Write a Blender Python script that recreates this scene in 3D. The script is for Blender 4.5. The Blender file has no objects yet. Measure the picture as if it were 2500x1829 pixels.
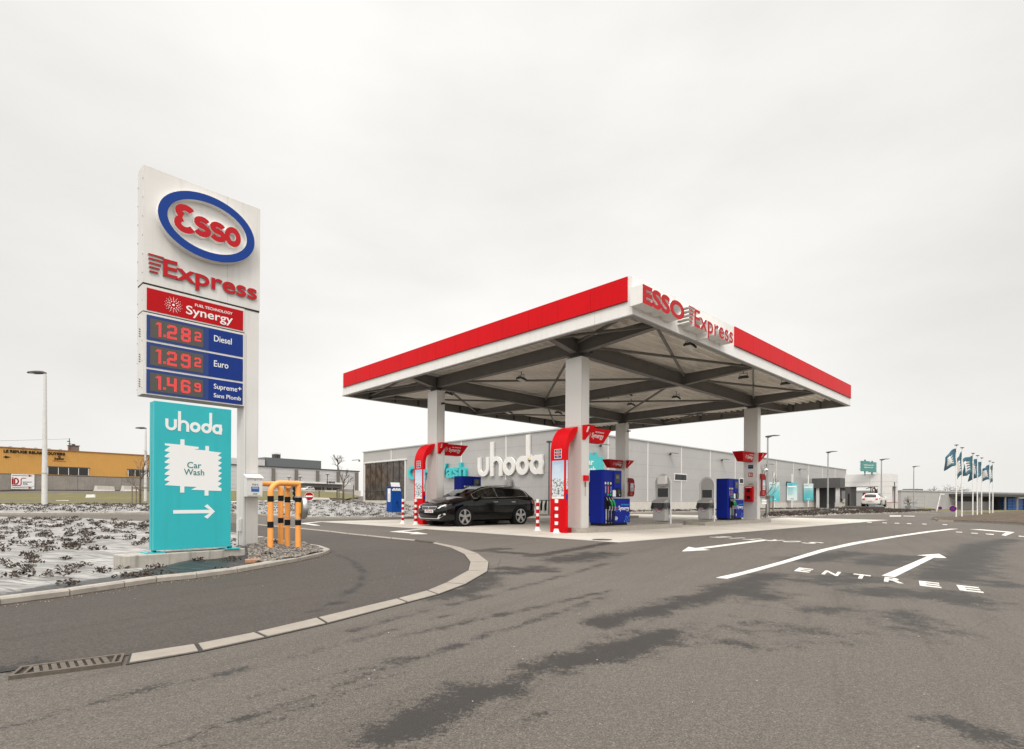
import bpy, bmesh, math, random
import numpy as np
from mathutils import Vector, Matrix
from mathutils.geometry import delaunay_2d_cdt
random.seed(7); np.random.seed(7)
C = bpy.context.scene
COL = C.collection
PI = math.pi

# ------------------------------------------------------------------ camera, sky, sun, exposure
F, CX, CY, ROLL, EYE = 1349.0, 1250.0, 1222.86, 0.005, 0.95
cam = bpy.data.cameras.new('camera')
cam.sensor_width = 36.0
cam.lens = F / 2500 * 36
cam.shift_y = (CY - 914.5) / 2500
cam.clip_start = 0.05; cam.clip_end = 6000
camo = bpy.data.objects.new('camera', cam); COL.objects.link(camo)
camo.matrix_world = Matrix.Translation((0, 0, EYE)) @ Matrix.Rotation(PI / 2, 4, 'X') @ Matrix.Rotation(ROLL, 4, 'Z')
C.camera = camo
C.view_settings.view_transform = 'Standard'; C.view_settings.look = 'None'
C.view_settings.gamma = 1.0; C.view_settings.exposure = 0.0; C.view_settings.use_curve_mapping = False

SUN_EL, SUN_AZ = math.radians(48), math.radians(182)      # azimuth clockwise from +Y (behind the camera, a little left)
W = bpy.data.worlds.new('World'); C.world = W; W.use_nodes = True
nt = W.node_tree; nt.nodes.clear()
def wn(t, **k):
    n = nt.nodes.new(t)
    for a, b in k.items(): setattr(n, a, b)
    return n
L = nt.links.new
out = wn('ShaderNodeOutputWorld'); bg = wn('ShaderNodeBackground'); bg2 = wn('ShaderNodeBackground'); addS = wn('ShaderNodeAddShader')
sky = wn('ShaderNodeTexSky', sky_type='NISHITA', sun_disc=False, sun_elevation=SUN_EL, sun_rotation=SUN_AZ)
tc = wn('ShaderNodeTexCoord'); mp = wn('ShaderNodeMapping'); mp.inputs['Scale'].default_value = (1.0, 1.0, 2.6)
n1 = wn('ShaderNodeTexNoise'); n1.inputs['Scale'].default_value = 1.25; n1.inputs['Detail'].default_value = 7; n1.inputs['Roughness'].default_value = .5
rp = wn('ShaderNodeValToRGB')
rp.color_ramp.elements[0].position = .36; rp.color_ramp.elements[0].color = (.84, .815, .775, 1)
rp.color_ramp.elements[1].position = .60; rp.color_ramp.elements[1].color = (1.0, .982, .945, 1)
sep = wn('ShaderNodeSeparateXYZ')
zr = wn('ShaderNodeMapRange'); zr.inputs[1].default_value = .70; zr.inputs[2].default_value = .95; zr.inputs[3].default_value = 1.0; zr.inputs[4].default_value = 4.2
yr = wn('ShaderNodeMapRange'); yr.inputs[1].default_value = .1; yr.inputs[2].default_value = -.8; yr.inputs[3].default_value = 1.0; yr.inputs[4].default_value = 1.55
mul = wn('ShaderNodeMath', operation='MULTIPLY'); mul2 = wn('ShaderNodeMath', operation='MULTIPLY')
ax = wn('ShaderNodeMath', operation='ABSOLUTE'); ax2 = wn('ShaderNodeMath', operation='SUBTRACT'); ax2.inputs[1].default_value = -.06
xr = wn('ShaderNodeMapRange'); xr.inputs[1].default_value = .25; xr.inputs[2].default_value = .75; xr.inputs[3].default_value = 1.0; xr.inputs[4].default_value = .86
L(tc.outputs['Generated'], mp.inputs['Vector']); L(mp.outputs[0], n1.inputs['Vector']); L(n1.outputs[0], rp.inputs[0])
L(tc.outputs['Generated'], sep.inputs[0]); L(sep.outputs[2], zr.inputs[0]); L(sep.outputs[1], yr.inputs[0])
L(zr.outputs[0], mul.inputs[0]); L(yr.outputs[0], mul.inputs[1])
L(sep.outputs[0], ax2.inputs[0]); L(ax2.outputs[0], ax.inputs[0]); L(ax.outputs[0], xr.inputs[0]); L(mul.outputs[0], mul2.inputs[0]); L(xr.outputs[0], mul2.inputs[1])
L(rp.outputs[0], bg.inputs['Color']); L(mul2.outputs[0], bg.inputs['Strength'])
L(sky.outputs[0], bg2.inputs['Color']); bg2.inputs['Strength'].default_value = .006
L(bg.outputs[0], addS.inputs[0]); L(bg2.outputs[0], addS.inputs[1]); L(addS.outputs[0], out.inputs['Surface'])

sd = bpy.data.lights.new('sun', 'SUN'); sd.energy = 1.5; sd.angle = math.radians(18); sd.color = (1, .95, .88)
so = bpy.data.objects.new('sun', sd); COL.objects.link(so)
dirv = Vector((math.sin(SUN_AZ) * math.cos(SUN_EL), math.cos(SUN_AZ) * math.cos(SUN_EL), math.sin(SUN_EL)))
so.rotation_euler = (-dirv).to_track_quat('-Z', 'Y').to_euler()

# ------------------------------------------------------------------ survey helpers: photograph measurements -> world points
def ray(px, py):
    u, v = px - CX, py - CY
    c, s = math.cos(ROLL), math.sin(ROLL)
    return (c * u + s * v) / F, 1.0, -(-s * u + c * v) / F
def G(px, py, z=0.0):
    a, b, d = ray(px, py); t = (z - EYE) / d
    return Vector((a * t, b * t, z))
def AY(px, py, Y):
    a, b, d = ray(px, py); return Vector((a * Y, Y, EYE + d * Y))
def interp(tab, d):
    xs = [t[0] for t in tab]; ys = [t[1] for t in tab]
    return np.interp(d, xs, ys)
T_LEFT = [(0, 0), (12, 0), (20, .15), (33, .43), (57, .6), (75, 1.5), (85, 2.2), (110, 2.5), (200, 4.0), (400, 4.5)]
T_MID = [(0, 0), (31, 0), (45, .5), (57, .85), (70, 1.45), (85, 2.1), (100, 2.5), (200, 4.0), (400, 4.5)]
T_RIGHT = [(0, 0), (25, 0), (45, -.33), (62, -.5), (160, -.8), (400, -1)]
def sstep(x, a, b):
    t = np.clip((x - a) / (b - a), 0, 1); return t * t * (3 - 2 * t)
def T(x, y):
    x = np.asarray(x, float); y = np.asarray(y, float)
    yy = np.maximum(y, .5); b = x / yy
    m1 = sstep(b, -.62, -.48)
    l = interp(T_LEFT, y) * (1 - m1) + interp(T_MID, y) * m1
    z = l * (1 - sstep(b, -.33, -.2)) + interp(T_RIGHT, y) * sstep(b, .72, .8)
    return np.where(y < 1, 0, z)
def GT(px, py, off=0.0):
    a, b, d = ray(px, py)
    t = 3.0
    while t < 600:
        if EYE + d * t <= float(T(a * t, t)) + off: break
        t *= 1.004
    return Vector((a * t, t, float(T(a * t, t)) + off))
ANG = .768
DR = Vector((math.cos(ANG), math.sin(ANG), 0)); DL = Vector((-math.sin(ANG), math.cos(ANG), 0))
K = Vector((3.008, 13.926, 0))
def CL(r, l, z=0.0): return K + DR * r + DL * l + Vector((0, 0, z))
def on_line(px, P, d, py=None):
    """distance t along d from P where the vertical plane meets image column px; with py also the height"""
    a, _, dz = ray(px, py if py is not None else 1222)
    t = (a * P.y - P.x) / (d.x - a * d.y)
    if py is None: return t
    return t, EYE + dz * (P.y + d.y * t)

# ------------------------------------------------------------------ materials
MATS = {}
def mat(name, col, rough=.5, metal=0.0, var=0.0, vs=3.0, bump=0.0, bs=60.0, spec=.5, coat=0.0, emit=0.0, alpha=None, dirt=None):
    if name in MATS: return MATS[name]
    m = bpy.data.materials.new(name); m.use_nodes = True; MATS[name] = m
    t = m.node_tree; b = t.nodes['Principled BSDF']
    b.inputs['Roughness'].default_value = rough; b.inputs['Metallic'].default_value = metal
    b.inputs['Specular IOR Level'].default_value = spec; b.inputs['Coat Weight'].default_value = coat
    col4 = (*col, 1)
    b.inputs['Base Color'].default_value = col4
    m.diffuse_color = col4
    tcn = t.nodes.new('ShaderNodeTexCoord')
    if var > 0 or dirt:
        n = t.nodes.new('ShaderNodeTexNoise'); n.inputs['Scale'].default_value = vs; n.inputs['Detail'].default_value = 6; n.inputs['Roughness'].default_value = .65
        t.links.new(tcn.outputs['Object'], n.inputs['Vector'])
        r = t.nodes.new('ShaderNodeValToRGB')
        lo = tuple(max(0, c * (1 - var)) for c in col); hi = tuple(min(1, c * (1 + var * .7)) for c in col)
        r.color_ramp.elements[0].position = .3; r.color_ramp.elements[0].color = (*lo, 1)
        r.color_ramp.elements[1].position = .7; r.color_ramp.elements[1].color = (*hi, 1)
        t.links.new(n.outputs[0], r.inputs[0]); last = r.outputs[0]
        if dirt:
            mp_ = t.nodes.new('ShaderNodeMapping'); mp_.inputs['Scale'].default_value = (9, 9, .7)
            t.links.new(tcn.outputs['Object'], mp_.inputs['Vector'])
            n2 = t.nodes.new('ShaderNodeTexNoise'); n2.inputs['Scale'].default_value = 1.2; n2.inputs['Detail'].default_value = 5
            t.links.new(mp_.outputs[0], n2.inputs['Vector'])
            mr = t.nodes.new('ShaderNodeMapRange'); mr.inputs[1].default_value = .5; mr.inputs[2].default_value = .8; mr.inputs[4].default_value = dirt[1]
            t.links.new(n2.outputs[0], mr.inputs[0])
            mx = t.nodes.new('ShaderNodeMix'); mx.data_type = 'RGBA'
            t.links.new(mr.outputs[0], mx.inputs[0]); t.links.new(last, mx.inputs[6]); mx.inputs[7].default_value = (*dirt[0], 1)
            last = mx.outputs[2]
        t.links.new(last, b.inputs['Base Color'])
        mr2 = t.nodes.new('ShaderNodeMapRange'); mr2.inputs[3].default_value = max(0, rough - .08); mr2.inputs[4].default_value = min(1, rough + .1)
        t.links.new(n.outputs[0], mr2.inputs[0]); t.links.new(mr2.outputs[0], b.inputs['Roughness'])
    if bump > 0:
        n = t.nodes.new('ShaderNodeTexNoise'); n.inputs['Scale'].default_value = bs; n.inputs['Detail'].default_value = 4
        t.links.new(tcn.outputs['Object'], n.inputs['Vector'])
        bp = t.nodes.new('ShaderNodeBump'); bp.inputs['Strength'].default_value = bump; bp.inputs['Distance'].default_value = .02
        t.links.new(n.outputs[0], bp.inputs['Height']); t.links.new(bp.outputs[0], b.inputs['Normal'])
    if emit > 0:
        b.inputs['Emission Color'].default_value = col4; b.inputs['Emission Strength'].default_value = emit
    if alpha is not None: b.inputs['Alpha'].default_value = alpha
    return m

DIRT = (.25, .22, .18)
M_WHITE = mat('white_paint', (.80, .785, .76), .35, var=.04, vs=1.5, dirt=(DIRT, .12))
M_WHITE2 = mat('white_trim', (.78, .765, .74), .4, var=.05)
M_OFFW = mat('sign_case', (.67, .65, .625), .35, metal=0, var=.05, vs=1.2, dirt=(DIRT, .18))
M_RED = mat('red_panel', (.62, .002, .007), .42, var=.07, vs=.8, spec=.14, dirt=((.40, .004, .008), .35))
M_RED2 = mat('red_letters', (.46, .006, .012), .45, var=.06, spec=.25)
M_REDSIGN = mat('red_sign_face', (.44, .004, .008), .45, var=.05, spec=.15)
M_DRED = mat('dark_red', (.30, .004, .008), .45, var=.08, spec=.15)
M_BLUE = mat('blue_sign_face', (.003, .028, .20), .4, var=.06, spec=.25)
M_BLUERING = mat('blue_ring', (.003, .04, .24), .4, var=.05, spec=.25)
M_PUMP = mat('blue_pump_paint', (.004, .016, .24), .4, var=.07, vs=2, spec=.12)
M_KIOSK = mat('blue_kiosk_paint', (.004, .055, .27), .4, var=.06, spec=.15)
M_TEAL = mat('teal_panel', (.02, .42, .46), .42, var=.06, vs=.9, dirt=((.03, .25, .27), .25))
M_TEAL2 = mat('teal_letters', (.06, .50, .52), .4, var=.04)
M_TEALTXT = mat('teal_text', (.01, .17, .17), .5)
M_TEALS = mat('teal_sign_grey', (.075, .24, .22), .55, var=.06)
M_BLACK = mat('black_plastic', (.008, .008, .009), .5, var=.1, spec=.2)
M_RUBBER = mat('black_rubber', (.010, .010, .010), .7, var=.15, spec=.2)
M_DGREY = mat('dark_grey_metal', (.055, .053, .05), .55, var=.12, vs=2)
M_BEAM = mat('beam_grey', (.17, .16, .148), .55, var=.15, vs=2.5)
M_DECK = mat('deck_sheet', (.94, .90, .83), .34, metal=.12, var=.08, vs=1.2)
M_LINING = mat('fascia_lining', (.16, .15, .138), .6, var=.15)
M_STEEL = mat('galvanised_steel', (.42, .43, .43), .38, metal=.75, var=.12, vs=8)
M_ALU = mat('brushed_grey', (.42, .41, .395), .4, metal=.35, var=.06)
M_COLG = mat('column_cladding', (.66, .64, .61), .28, metal=.25)
M_CHROME = mat('chrome', (.75, .75, .75), .12, metal=1)
M_GLASSD = mat('dark_glass', (.006, .006, .007), .05, spec=.5)
M_LENS = mat('lamp_lens', (.75, .75, .72), .2)
M_ORANGE = mat('orange_paint', (.90, .37, .085), .42, var=.07, vs=5, dirt=((.35, .14, .04), .35))
M_CONC = mat('concrete', (.40, .375, .335), .85, var=.16, vs=6, bump=.3, bs=90, dirt=((.09, .082, .05), .8))
M_KERB = mat('kerb_concrete', (.33, .30, .262), .85, var=.18, vs=9, bump=.3, bs=120)
M_SLAB = mat('gutter_concrete', (.26, .23, .196), .8, var=.13, vs=7, bump=.25, bs=150)
M_PLINTH = mat('plinth_concrete', (.58, .545, .49), .8, var=.10, vs=2, dirt=(DIRT, .25))
M_MARK = mat('road_paint', (.64, .62, .58), .6, var=.22, vs=22, dirt=((.2, .18, .16), .45))
M_JOINT = mat('joint_dark', (.03, .027, .024), .9)
M_SEAM = mat('seam_grey', (.30, .29, .28), .6)
M_CLADL = mat('cladding_grey', (.47, .46, .45), .42, metal=.25, var=.07, vs=.35, dirt=((.28, .27, .26), .3))
M_CLADR = M_CLADL
M_TRIMA = mat('roof_trim', (.55, .55, .54), .35, metal=.4)
M_CLADD = mat('cladding_dark', (.085, .082, .08), .5, var=.08)
M_CLADW = mat('cladding_white', (.72, .705, .685), .4, var=.04)
M_WOOD = mat('weathered_wood', (.16, .12, .085), .8, var=.25, vs=12)
M_BARK = mat('bark', (.10, .082, .065), .9, var=.3, vs=18)
M_GRIME = mat('iron_grate', (.11, .09, .07), .65, metal=.2, var=.3, vs=25)
M_YELLOW = mat('yellow_sticker', (.75, .45, .03), .5)
M_GREEN = mat('green_plastic', (.02, .42, .12), .45)
M_PAPER = mat('white_paper', (.78, .78, .77), .55)
M_SILVERT = mat('silver_text', (.6, .6, .6), .4)
M_SKIN = mat('skin', (.60, .40, .31), .5)
M_HAIR = mat('grey_hair', (.22, .21, .2), .7)
M_CLOTH = mat('dark_jacket', (.02, .025, .035), .8)
M_CARBLK = mat('black_car_paint', (.003, .003, .0035), .07, spec=.42)
M_CARWHT = mat('white_car_paint', (.72, .70, .66), .25, coat=.6)
M_CARSLV = mat('silver_car_paint', (.55, .56, .57), .25, metal=.4, coat=.5)
M_TYRE = mat('tyre', (.010, .0095, .009), .8, var=.2, vs=20, spec=.2)
M_RIM = mat('alloy', (.55, .54, .52), .28, metal=.8)
M_TAIL = mat('tail_lamp', (.55, .01, .01), .15, emit=.25)
M_REDLAMP = mat('red_signal_lit', (1.0, .03, .04), .3, emit=2.0)
M_LED = mat('led_red', (.85, .06, .065), .4, emit=.36)
M_LEDBG = mat('display_dark', (.075, .068, .058), .45, var=.06)
M_HALLG = mat('hall_glass', (.085, .070, .06), .08, var=.85, vs=1.4, spec=.35)  # brown reflections and interior tones painted into the pane colour
M_BIN = mat('bin_bag', (.01, .01, .011), .25)
M_YELW = mat('yellow_cladding', (.58, .31, .075), .55, var=.06, vs=.4, dirt=((.40, .18, .05), .25))
M_CONCW = mat('old_concrete_wall', (.27, .245, .215), .85, var=.18, vs=.6, dirt=((.09, .08, .07), .5))
M_BLUEC = mat('blue_crate', (.01, .11, .42), .5, var=.2, vs=3)
M_FLAG = mat('flag_teal', (.045, .125, .17), .7, var=.2, vs=1.5)
M_FLAGW = mat('flag_white', (.60, .58, .56), .7)

def glass_mat():
    m = bpy.data.materials.new('tinted_glass'); m.use_nodes = True; t = m.node_tree; t.nodes.clear()
    o = t.nodes.new('ShaderNodeOutputMaterial'); tr = t.nodes.new('ShaderNodeBsdfTransparent'); tr.inputs[0].default_value = (.72, .75, .74, 1)
    gl = t.nodes.new('ShaderNodeBsdfGlossy'); gl.inputs['Roughness'].default_value = .02
    fr = t.nodes.new('ShaderNodeFresnel'); fr.inputs[0].default_value = 2.0; mx = t.nodes.new('ShaderNodeMixShader')
    t.links.new(fr.outputs[0], mx.inputs[0]); t.links.new(tr.outputs[0], mx.inputs[1]); t.links.new(gl.outputs[0], mx.inputs[2]); t.links.new(mx.outputs[0], o.inputs[0])
    return m
M_GLASS = glass_mat()

def node_mat(name, build, rough=.6):
    m = bpy.data.materials.new(name); m.use_nodes = True; t = m.node_tree; b = t.nodes['Principled BSDF']
    b.inputs['Roughness'].default_value = rough
    build(t, b); MATS[name] = m; return m
def N(t, typ, **k):
    n = t.nodes.new(typ)
    for a, b in k.items(): setattr(n, a, b)
    return n
def ramp(t, stops):
    r = N(t, 'ShaderNodeValToRGB'); e = r.color_ramp.elements
    e[0].position, e[0].color = stops[0][0], (*stops[0][1], 1); e[1].position, e[1].color = stops[-1][0], (*stops[-1][1], 1)
    for p, c in stops[1:-1]:
        q = e.new(p); q.color = (*c, 1)
    return r
def noise(t, vec, scale, detail=5, rough=.6):
    n = N(t, 'ShaderNodeTexNoise'); n.inputs['Scale'].default_value = scale; n.inputs['Detail'].default_value = detail; n.inputs['Roughness'].default_value = rough
    t.links.new(vec, n.inputs['Vector']); return n
def mixc(t, fac, a, b, mode='MIX'):
    x = N(t, 'ShaderNodeMix', data_type='RGBA', blend_type=mode)
    for s, v in ((0, fac), (6, a), (7, b)):
        if hasattr(v, 'node'): t.links.new(v, x.inputs[s])
        elif isinstance(v, tuple): x.inputs[s].default_value = (*v, 1)
        else: x.inputs[s].default_value = v
    return x.outputs[2]
def mrange(t, v, a, b, c=0.0, d=1.0):
    r = N(t, 'ShaderNodeMapRange'); t.links.new(v, r.inputs[0])
    for i, q in enumerate((a, b, c, d)): r.inputs[i + 1].default_value = q
    return r.outputs[0]

def asphalt(base, stain):
    def build(t, b):
        tcn = N(t, 'ShaderNodeTexCoord'); v = tcn.outputs['Object']
        big = noise(t, v, .22, 5); mid = noise(t, v, 1.7, 6, .7); fine = noise(t, v, 120, 3, .75)
        vor = N(t, 'ShaderNodeTexVoronoi'); vor.inputs['Scale'].default_value = 150; t.links.new(v, vor.inputs['Vector'])
        r = ramp(t, [(.25, tuple(c * .68 for c in base)), (.5, base), (.75, tuple(c * 1.28 for c in base))]); t.links.new(big.outputs[0], r.inputs[0])
        c1 = mixc(t, mrange(t, mid.outputs[0], .35, .75, 0, .35), r.outputs[0], tuple(c * .72 for c in base))
        c2 = mixc(t, mrange(t, fine.outputs[0], .46, .72, 0, .75), c1, tuple(min(1, c * 2.1) for c in base))
        c2 = mixc(t, mrange(t, fine.outputs[0], .50, .28, 0, .8), c2, tuple(c * .35 for c in base))
        grit = noise(t, v, 34, 5, .85)
        c2 = mixc(t, mrange(t, grit.outputs[0], .52, .66, 0, .55), c2, tuple(min(1, c * 1.9) for c in base)); c2 = mixc(t, mrange(t, grit.outputs[0], .47, .34, 0, .6), c2, tuple(c * .45 for c in base))
        ms = N(t, 'ShaderNodeMapping', vector_type='TEXTURE'); ms.inputs['Rotation'].default_value = (0, 0, math.radians(60)); ms.inputs['Scale'].default_value = (4.5, .22, 1); t.links.new(v, ms.inputs['Vector'])
        st = noise(t, ms.outputs[0], 1.0, 6, .7)
        c2 = mixc(t, mrange(t, st.outputs[0], .52, .70, 0, .38), c2, tuple(c * .5 for c in base))
        c2 = mixc(t, mrange(t, st.outputs[0], .44, .28, 0, .35), c2, tuple(c * 1.4 for c in base))
        cv = N(t, 'ShaderNodeTexVoronoi', feature='DISTANCE_TO_EDGE'); cv.inputs['Scale'].default_value = .33
        wob = noise(t, v, 1.3, 6, .7); wv_ = mixc(t, .16, v, wob.outputs['Color'], 'ADD'); t.links.new(wv_, cv.inputs['Vector'])
        crk = N(t, 'ShaderNodeMath', operation='MULTIPLY'); t.links.new(mrange(t, cv.outputs['Distance'], .0012, .004, .65, 0), crk.inputs[0]); t.links.new(mrange(t, big.outputs[0], .50, .58), crk.inputs[1])
        c2 = mixc(t, crk.outputs[0], c2, tuple(c * .3 for c in base))
        sepc = N(t, 'ShaderNodeSeparateColor'); t.links.new(vor.outputs['Color'], sepc.inputs[0])
        c3 = mixc(t, mrange(t, sepc.outputs[0], .9, .97, 0, .55), c2, tuple(min(1, c * 2.2) for c in base))
        rough = .8
        if stain:
            at = N(t, 'ShaderNodeAttribute', attribute_name='wet')
            ns = noise(t, v, 3.4, 10, .78); ns2 = noise(t, v, 42, 5, .8)
            ma = N(t, 'ShaderNodeMath', operation='ADD'); t.links.new(at.outputs['Fac'], ma.inputs[0]); t.links.new(mrange(t, ns.outputs[0], 0, 1, -1.5, 1.5), ma.inputs[1])
            mb_ = N(t, 'ShaderNodeMath', operation='ADD'); t.links.new(ma.outputs[0], mb_.inputs[0]); t.links.new(mrange(t, ns2.outputs[0], 0, 1, -1.25, 1.25), mb_.inputs[1])
            msk = mrange(t, mb_.outputs[0], .47, .74, 0, .95)
            gate = N(t, 'ShaderNodeMath', operation='MULTIPLY'); t.links.new(msk, gate.inputs[0]); t.links.new(mrange(t, at.outputs['Fac'], .03, .2), gate.inputs[1])
            c3 = mixc(t, gate.outputs[0], c3, tuple(c * .24 for c in base))
            t.links.new(mrange(t, gate.outputs[0], 0, 1, .82, .62), b.inputs['Roughness'])
        t.links.new(c3, b.inputs['Base Color'])
        bp = N(t, 'ShaderNodeBump'); bp.inputs['Strength'].default_value = .55; bp.inputs['Distance'].default_value = .006
        t.links.new(fine.outputs[0], bp.inputs['Height']); t.links.new(bp.outputs[0], b.inputs['Normal'])
        b.inputs['Specular IOR Level'].default_value = .35
    return build
M_ASPH = node_mat('asphalt', asphalt((.088, .077, .066), True), .82)
M_ASPH2 = node_mat('asphalt_newer', asphalt((.052, .044, .038), True), .82)
def apron_build(t, b):
    tcn = N(t, 'ShaderNodeTexCoord'); v = tcn.outputs['Object']
    big = noise(t, v, .35, 6); mid = noise(t, v, 3, 6, .7)
    r = ramp(t, [(.3, (.40, .37, .325)), (.55, (.52, .48, .425)), (.75, (.60, .555, .49))]); t.links.new(big.outputs[0], r.inputs[0])
    c = mixc(t, mrange(t, mid.outputs[0], .5, .8, 0, .4), r.outputs[0], (.26, .24, .21))
    t.links.new(c, b.inputs['Base Color'])
M_APRON = node_mat('apron_concrete', apron_build, .75)
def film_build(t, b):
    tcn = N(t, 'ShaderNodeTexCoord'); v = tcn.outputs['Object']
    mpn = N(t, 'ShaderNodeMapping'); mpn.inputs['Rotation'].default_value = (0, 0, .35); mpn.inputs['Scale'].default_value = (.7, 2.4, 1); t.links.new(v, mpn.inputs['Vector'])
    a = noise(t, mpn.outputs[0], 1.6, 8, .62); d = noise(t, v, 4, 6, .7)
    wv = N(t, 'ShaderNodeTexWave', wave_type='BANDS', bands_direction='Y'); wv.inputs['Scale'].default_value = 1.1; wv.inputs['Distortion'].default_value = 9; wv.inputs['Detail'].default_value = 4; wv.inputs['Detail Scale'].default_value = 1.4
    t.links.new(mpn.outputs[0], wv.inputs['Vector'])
    at = N(t, 'ShaderNodeAttribute', attribute_name='glare_free'); f = noise(t, v, 26, 4, .7)
    sky_glare = ramp(t, [(.30, (.06, .056, .052)), (.5, (.26, .25, .236)), (.72, (.47, .455, .435))]); t.links.new(a.outputs[0], sky_glare.inputs[0])  # pale sky glare painted into the worn film's colour
    cc = mixc(t, mrange(t, wv.outputs['Fac'], .0, .16, .75, 0), sky_glare.outputs[0], (.05, .047, .044)); cc = mixc(t, mrange(t, f.outputs[0], .58, .75, 0, .6), cc, (.10, .09, .085))  # shading of the folds painted dark along the wave bands
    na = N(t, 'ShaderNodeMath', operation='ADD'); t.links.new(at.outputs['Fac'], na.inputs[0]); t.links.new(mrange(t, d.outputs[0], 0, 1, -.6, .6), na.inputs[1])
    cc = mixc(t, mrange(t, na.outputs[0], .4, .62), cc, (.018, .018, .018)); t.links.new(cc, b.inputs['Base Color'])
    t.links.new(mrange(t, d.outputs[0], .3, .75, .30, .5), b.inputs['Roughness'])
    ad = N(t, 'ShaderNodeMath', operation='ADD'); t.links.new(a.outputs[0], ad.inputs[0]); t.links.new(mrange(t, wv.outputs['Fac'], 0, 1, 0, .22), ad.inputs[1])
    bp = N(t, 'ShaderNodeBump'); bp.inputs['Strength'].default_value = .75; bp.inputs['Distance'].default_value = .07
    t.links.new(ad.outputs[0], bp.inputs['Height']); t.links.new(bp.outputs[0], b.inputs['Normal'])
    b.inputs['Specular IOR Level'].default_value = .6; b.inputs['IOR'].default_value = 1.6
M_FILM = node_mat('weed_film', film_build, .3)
def grass_build(t, b):
    tcn = N(t, 'ShaderNodeTexCoord'); v = tcn.outputs['Object']
    a = noise(t, v, .35, 6, .7); f = noise(t, v, 9, 4)
    r = ramp(t, [(.3, (.125, .095, .033)), (.5, (.10, .09, .026)), (.72, (.18, .135, .055))]); t.links.new(a.outputs[0], r.inputs[0])
    c = mixc(t, mrange(t, f.outputs[0], .4, .7, 0, .5), r.outputs[0], (.09, .085, .03)); t.links.new(c, b.inputs['Base Color'])
M_GRASS = node_mat('winter_grass', grass_build, .95)
def gravel_build(t, b):
    tcn = N(t, 'ShaderNodeTexCoord'); v = tcn.outputs['Object']
    vo = N(t, 'ShaderNodeTexVoronoi'); vo.inputs['Scale'].default_value = 38; t.links.new(v, vo.inputs['Vector'])
    s = N(t, 'ShaderNodeSeparateColor'); t.links.new(vo.outputs['Color'], s.inputs[0])
    r = ramp(t, [(0, (.035, .03, .026)), (.5, (.15, .13, .11)), (1, (.36, .32, .28))]); t.links.new(s.outputs[0], r.inputs[0]); t.links.new(r.outputs[0], b.inputs['Base Color'])
    bp = N(t, 'ShaderNodeBump'); bp.inputs['Strength'].default_value = 1; bp.inputs['Distance'].default_value = .03; bp.invert = True
    t.links.new(vo.outputs['Distance'], bp.inputs['Height']); t.links.new(bp.outputs[0], b.inputs['Normal'])
M_GRAVEL = node_mat('gravel_mulch', gravel_build, .9)
def mulch_build(t, b):
    tcn = N(t, 'ShaderNodeTexCoord'); v = tcn.outputs['Object']
    a = noise(t, v, .5, 8, .75); f = noise(t, v, 14, 5)
    r = ramp(t, [(.3, (.03, .02, .013)), (.7, (.12, .085, .055))]); t.links.new(f.outputs[0], r.inputs[0])
    c = mixc(t, mrange(t, a.outputs[0], .5, .7, 0, .6), r.outputs[0], (.09, .085, .035)); t.links.new(c, b.inputs['Base Color'])
M_MULCH = node_mat('brown_mulch', mulch_build, .95)
def leaf_build(t, b):
    oi = N(t, 'ShaderNodeTexCoord'); n = noise(t, oi.outputs['Object'], 9, 2)
    r = ramp(t, [(.3, (.012, .009, .007)), (.5, (.04, .026, .018)), (.75, (.12, .08, .05))]); t.links.new(n.outputs[0], r.inputs[0]); t.links.new(r.outputs[0], b.inputs['Base Color'])
M_LEAF = node_mat('withered_leaf', leaf_build, .8)
def poster_build(flip, snow=False):
    def build(t, b):
        tcn = N(t, 'ShaderNodeTexCoord'); v = tcn.outputs['Generated']
        s = N(t, 'ShaderNodeSeparateXYZ'); t.links.new(v, s.inputs[0])
        if snow:
            n = noise(t, tcn.outputs['Object'], 5, 8, .8); n2 = noise(t, tcn.outputs['Object'], 13, 8, .8)
            ad = N(t, 'ShaderNodeMath', operation='ADD'); t.links.new(s.outputs[2], ad.inputs[0]); t.links.new(mrange(t, n.outputs[0], 0, 1, -.35, .35), ad.inputs[1])
            r = ramp(t, [(.45, (.05, .055, .06)), (.5, (.65, .68, .70))]); t.links.new(n2.outputs[0], r.inputs[0])
            skyr = ramp(t, [(.5, (.62, .72, .80)), (1, (.34, .50, .68))]); t.links.new(s.outputs[2], skyr.inputs[0])
            c = mixc(t, mrange(t, ad.outputs[0], .5, .53), r.outputs[0], skyr.outputs[0])
            c = mixc(t, mrange(t, s.outputs[2], .055, .06, 1, 0), c, (.75, .75, .74))
        else:
            n = noise(t, v, 1.5, 3)
            ad = N(t, 'ShaderNodeMath', operation='ADD'); t.links.new(s.outputs[2], ad.inputs[0]); t.links.new(mrange(t, n.outputs[0], 0, 1, -.3, .3), ad.inputs[1])
            st = [(.15, (.62, .68, .67)), (.6, (.40, .63, .64)), (.95, (.06, .43, .50))] if flip else [(.1, (.05, .42, .46)), (.5, (.16, .52, .55)), (.9, (.55, .66, .66))]
            r = ramp(t, st); t.links.new(ad.outputs[0], r.inputs[0]); c = r.outputs[0]
        t.links.new(c, b.inputs['Base Color'])
    return build
M_POST1 = node_mat('poster_teal_below', poster_build(False), .5)
M_POST2 = node_mat('poster_teal_above', poster_build(True), .5)
M_SNOW = node_mat('poster_snow_scene', poster_build(False, True), .3)

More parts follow.
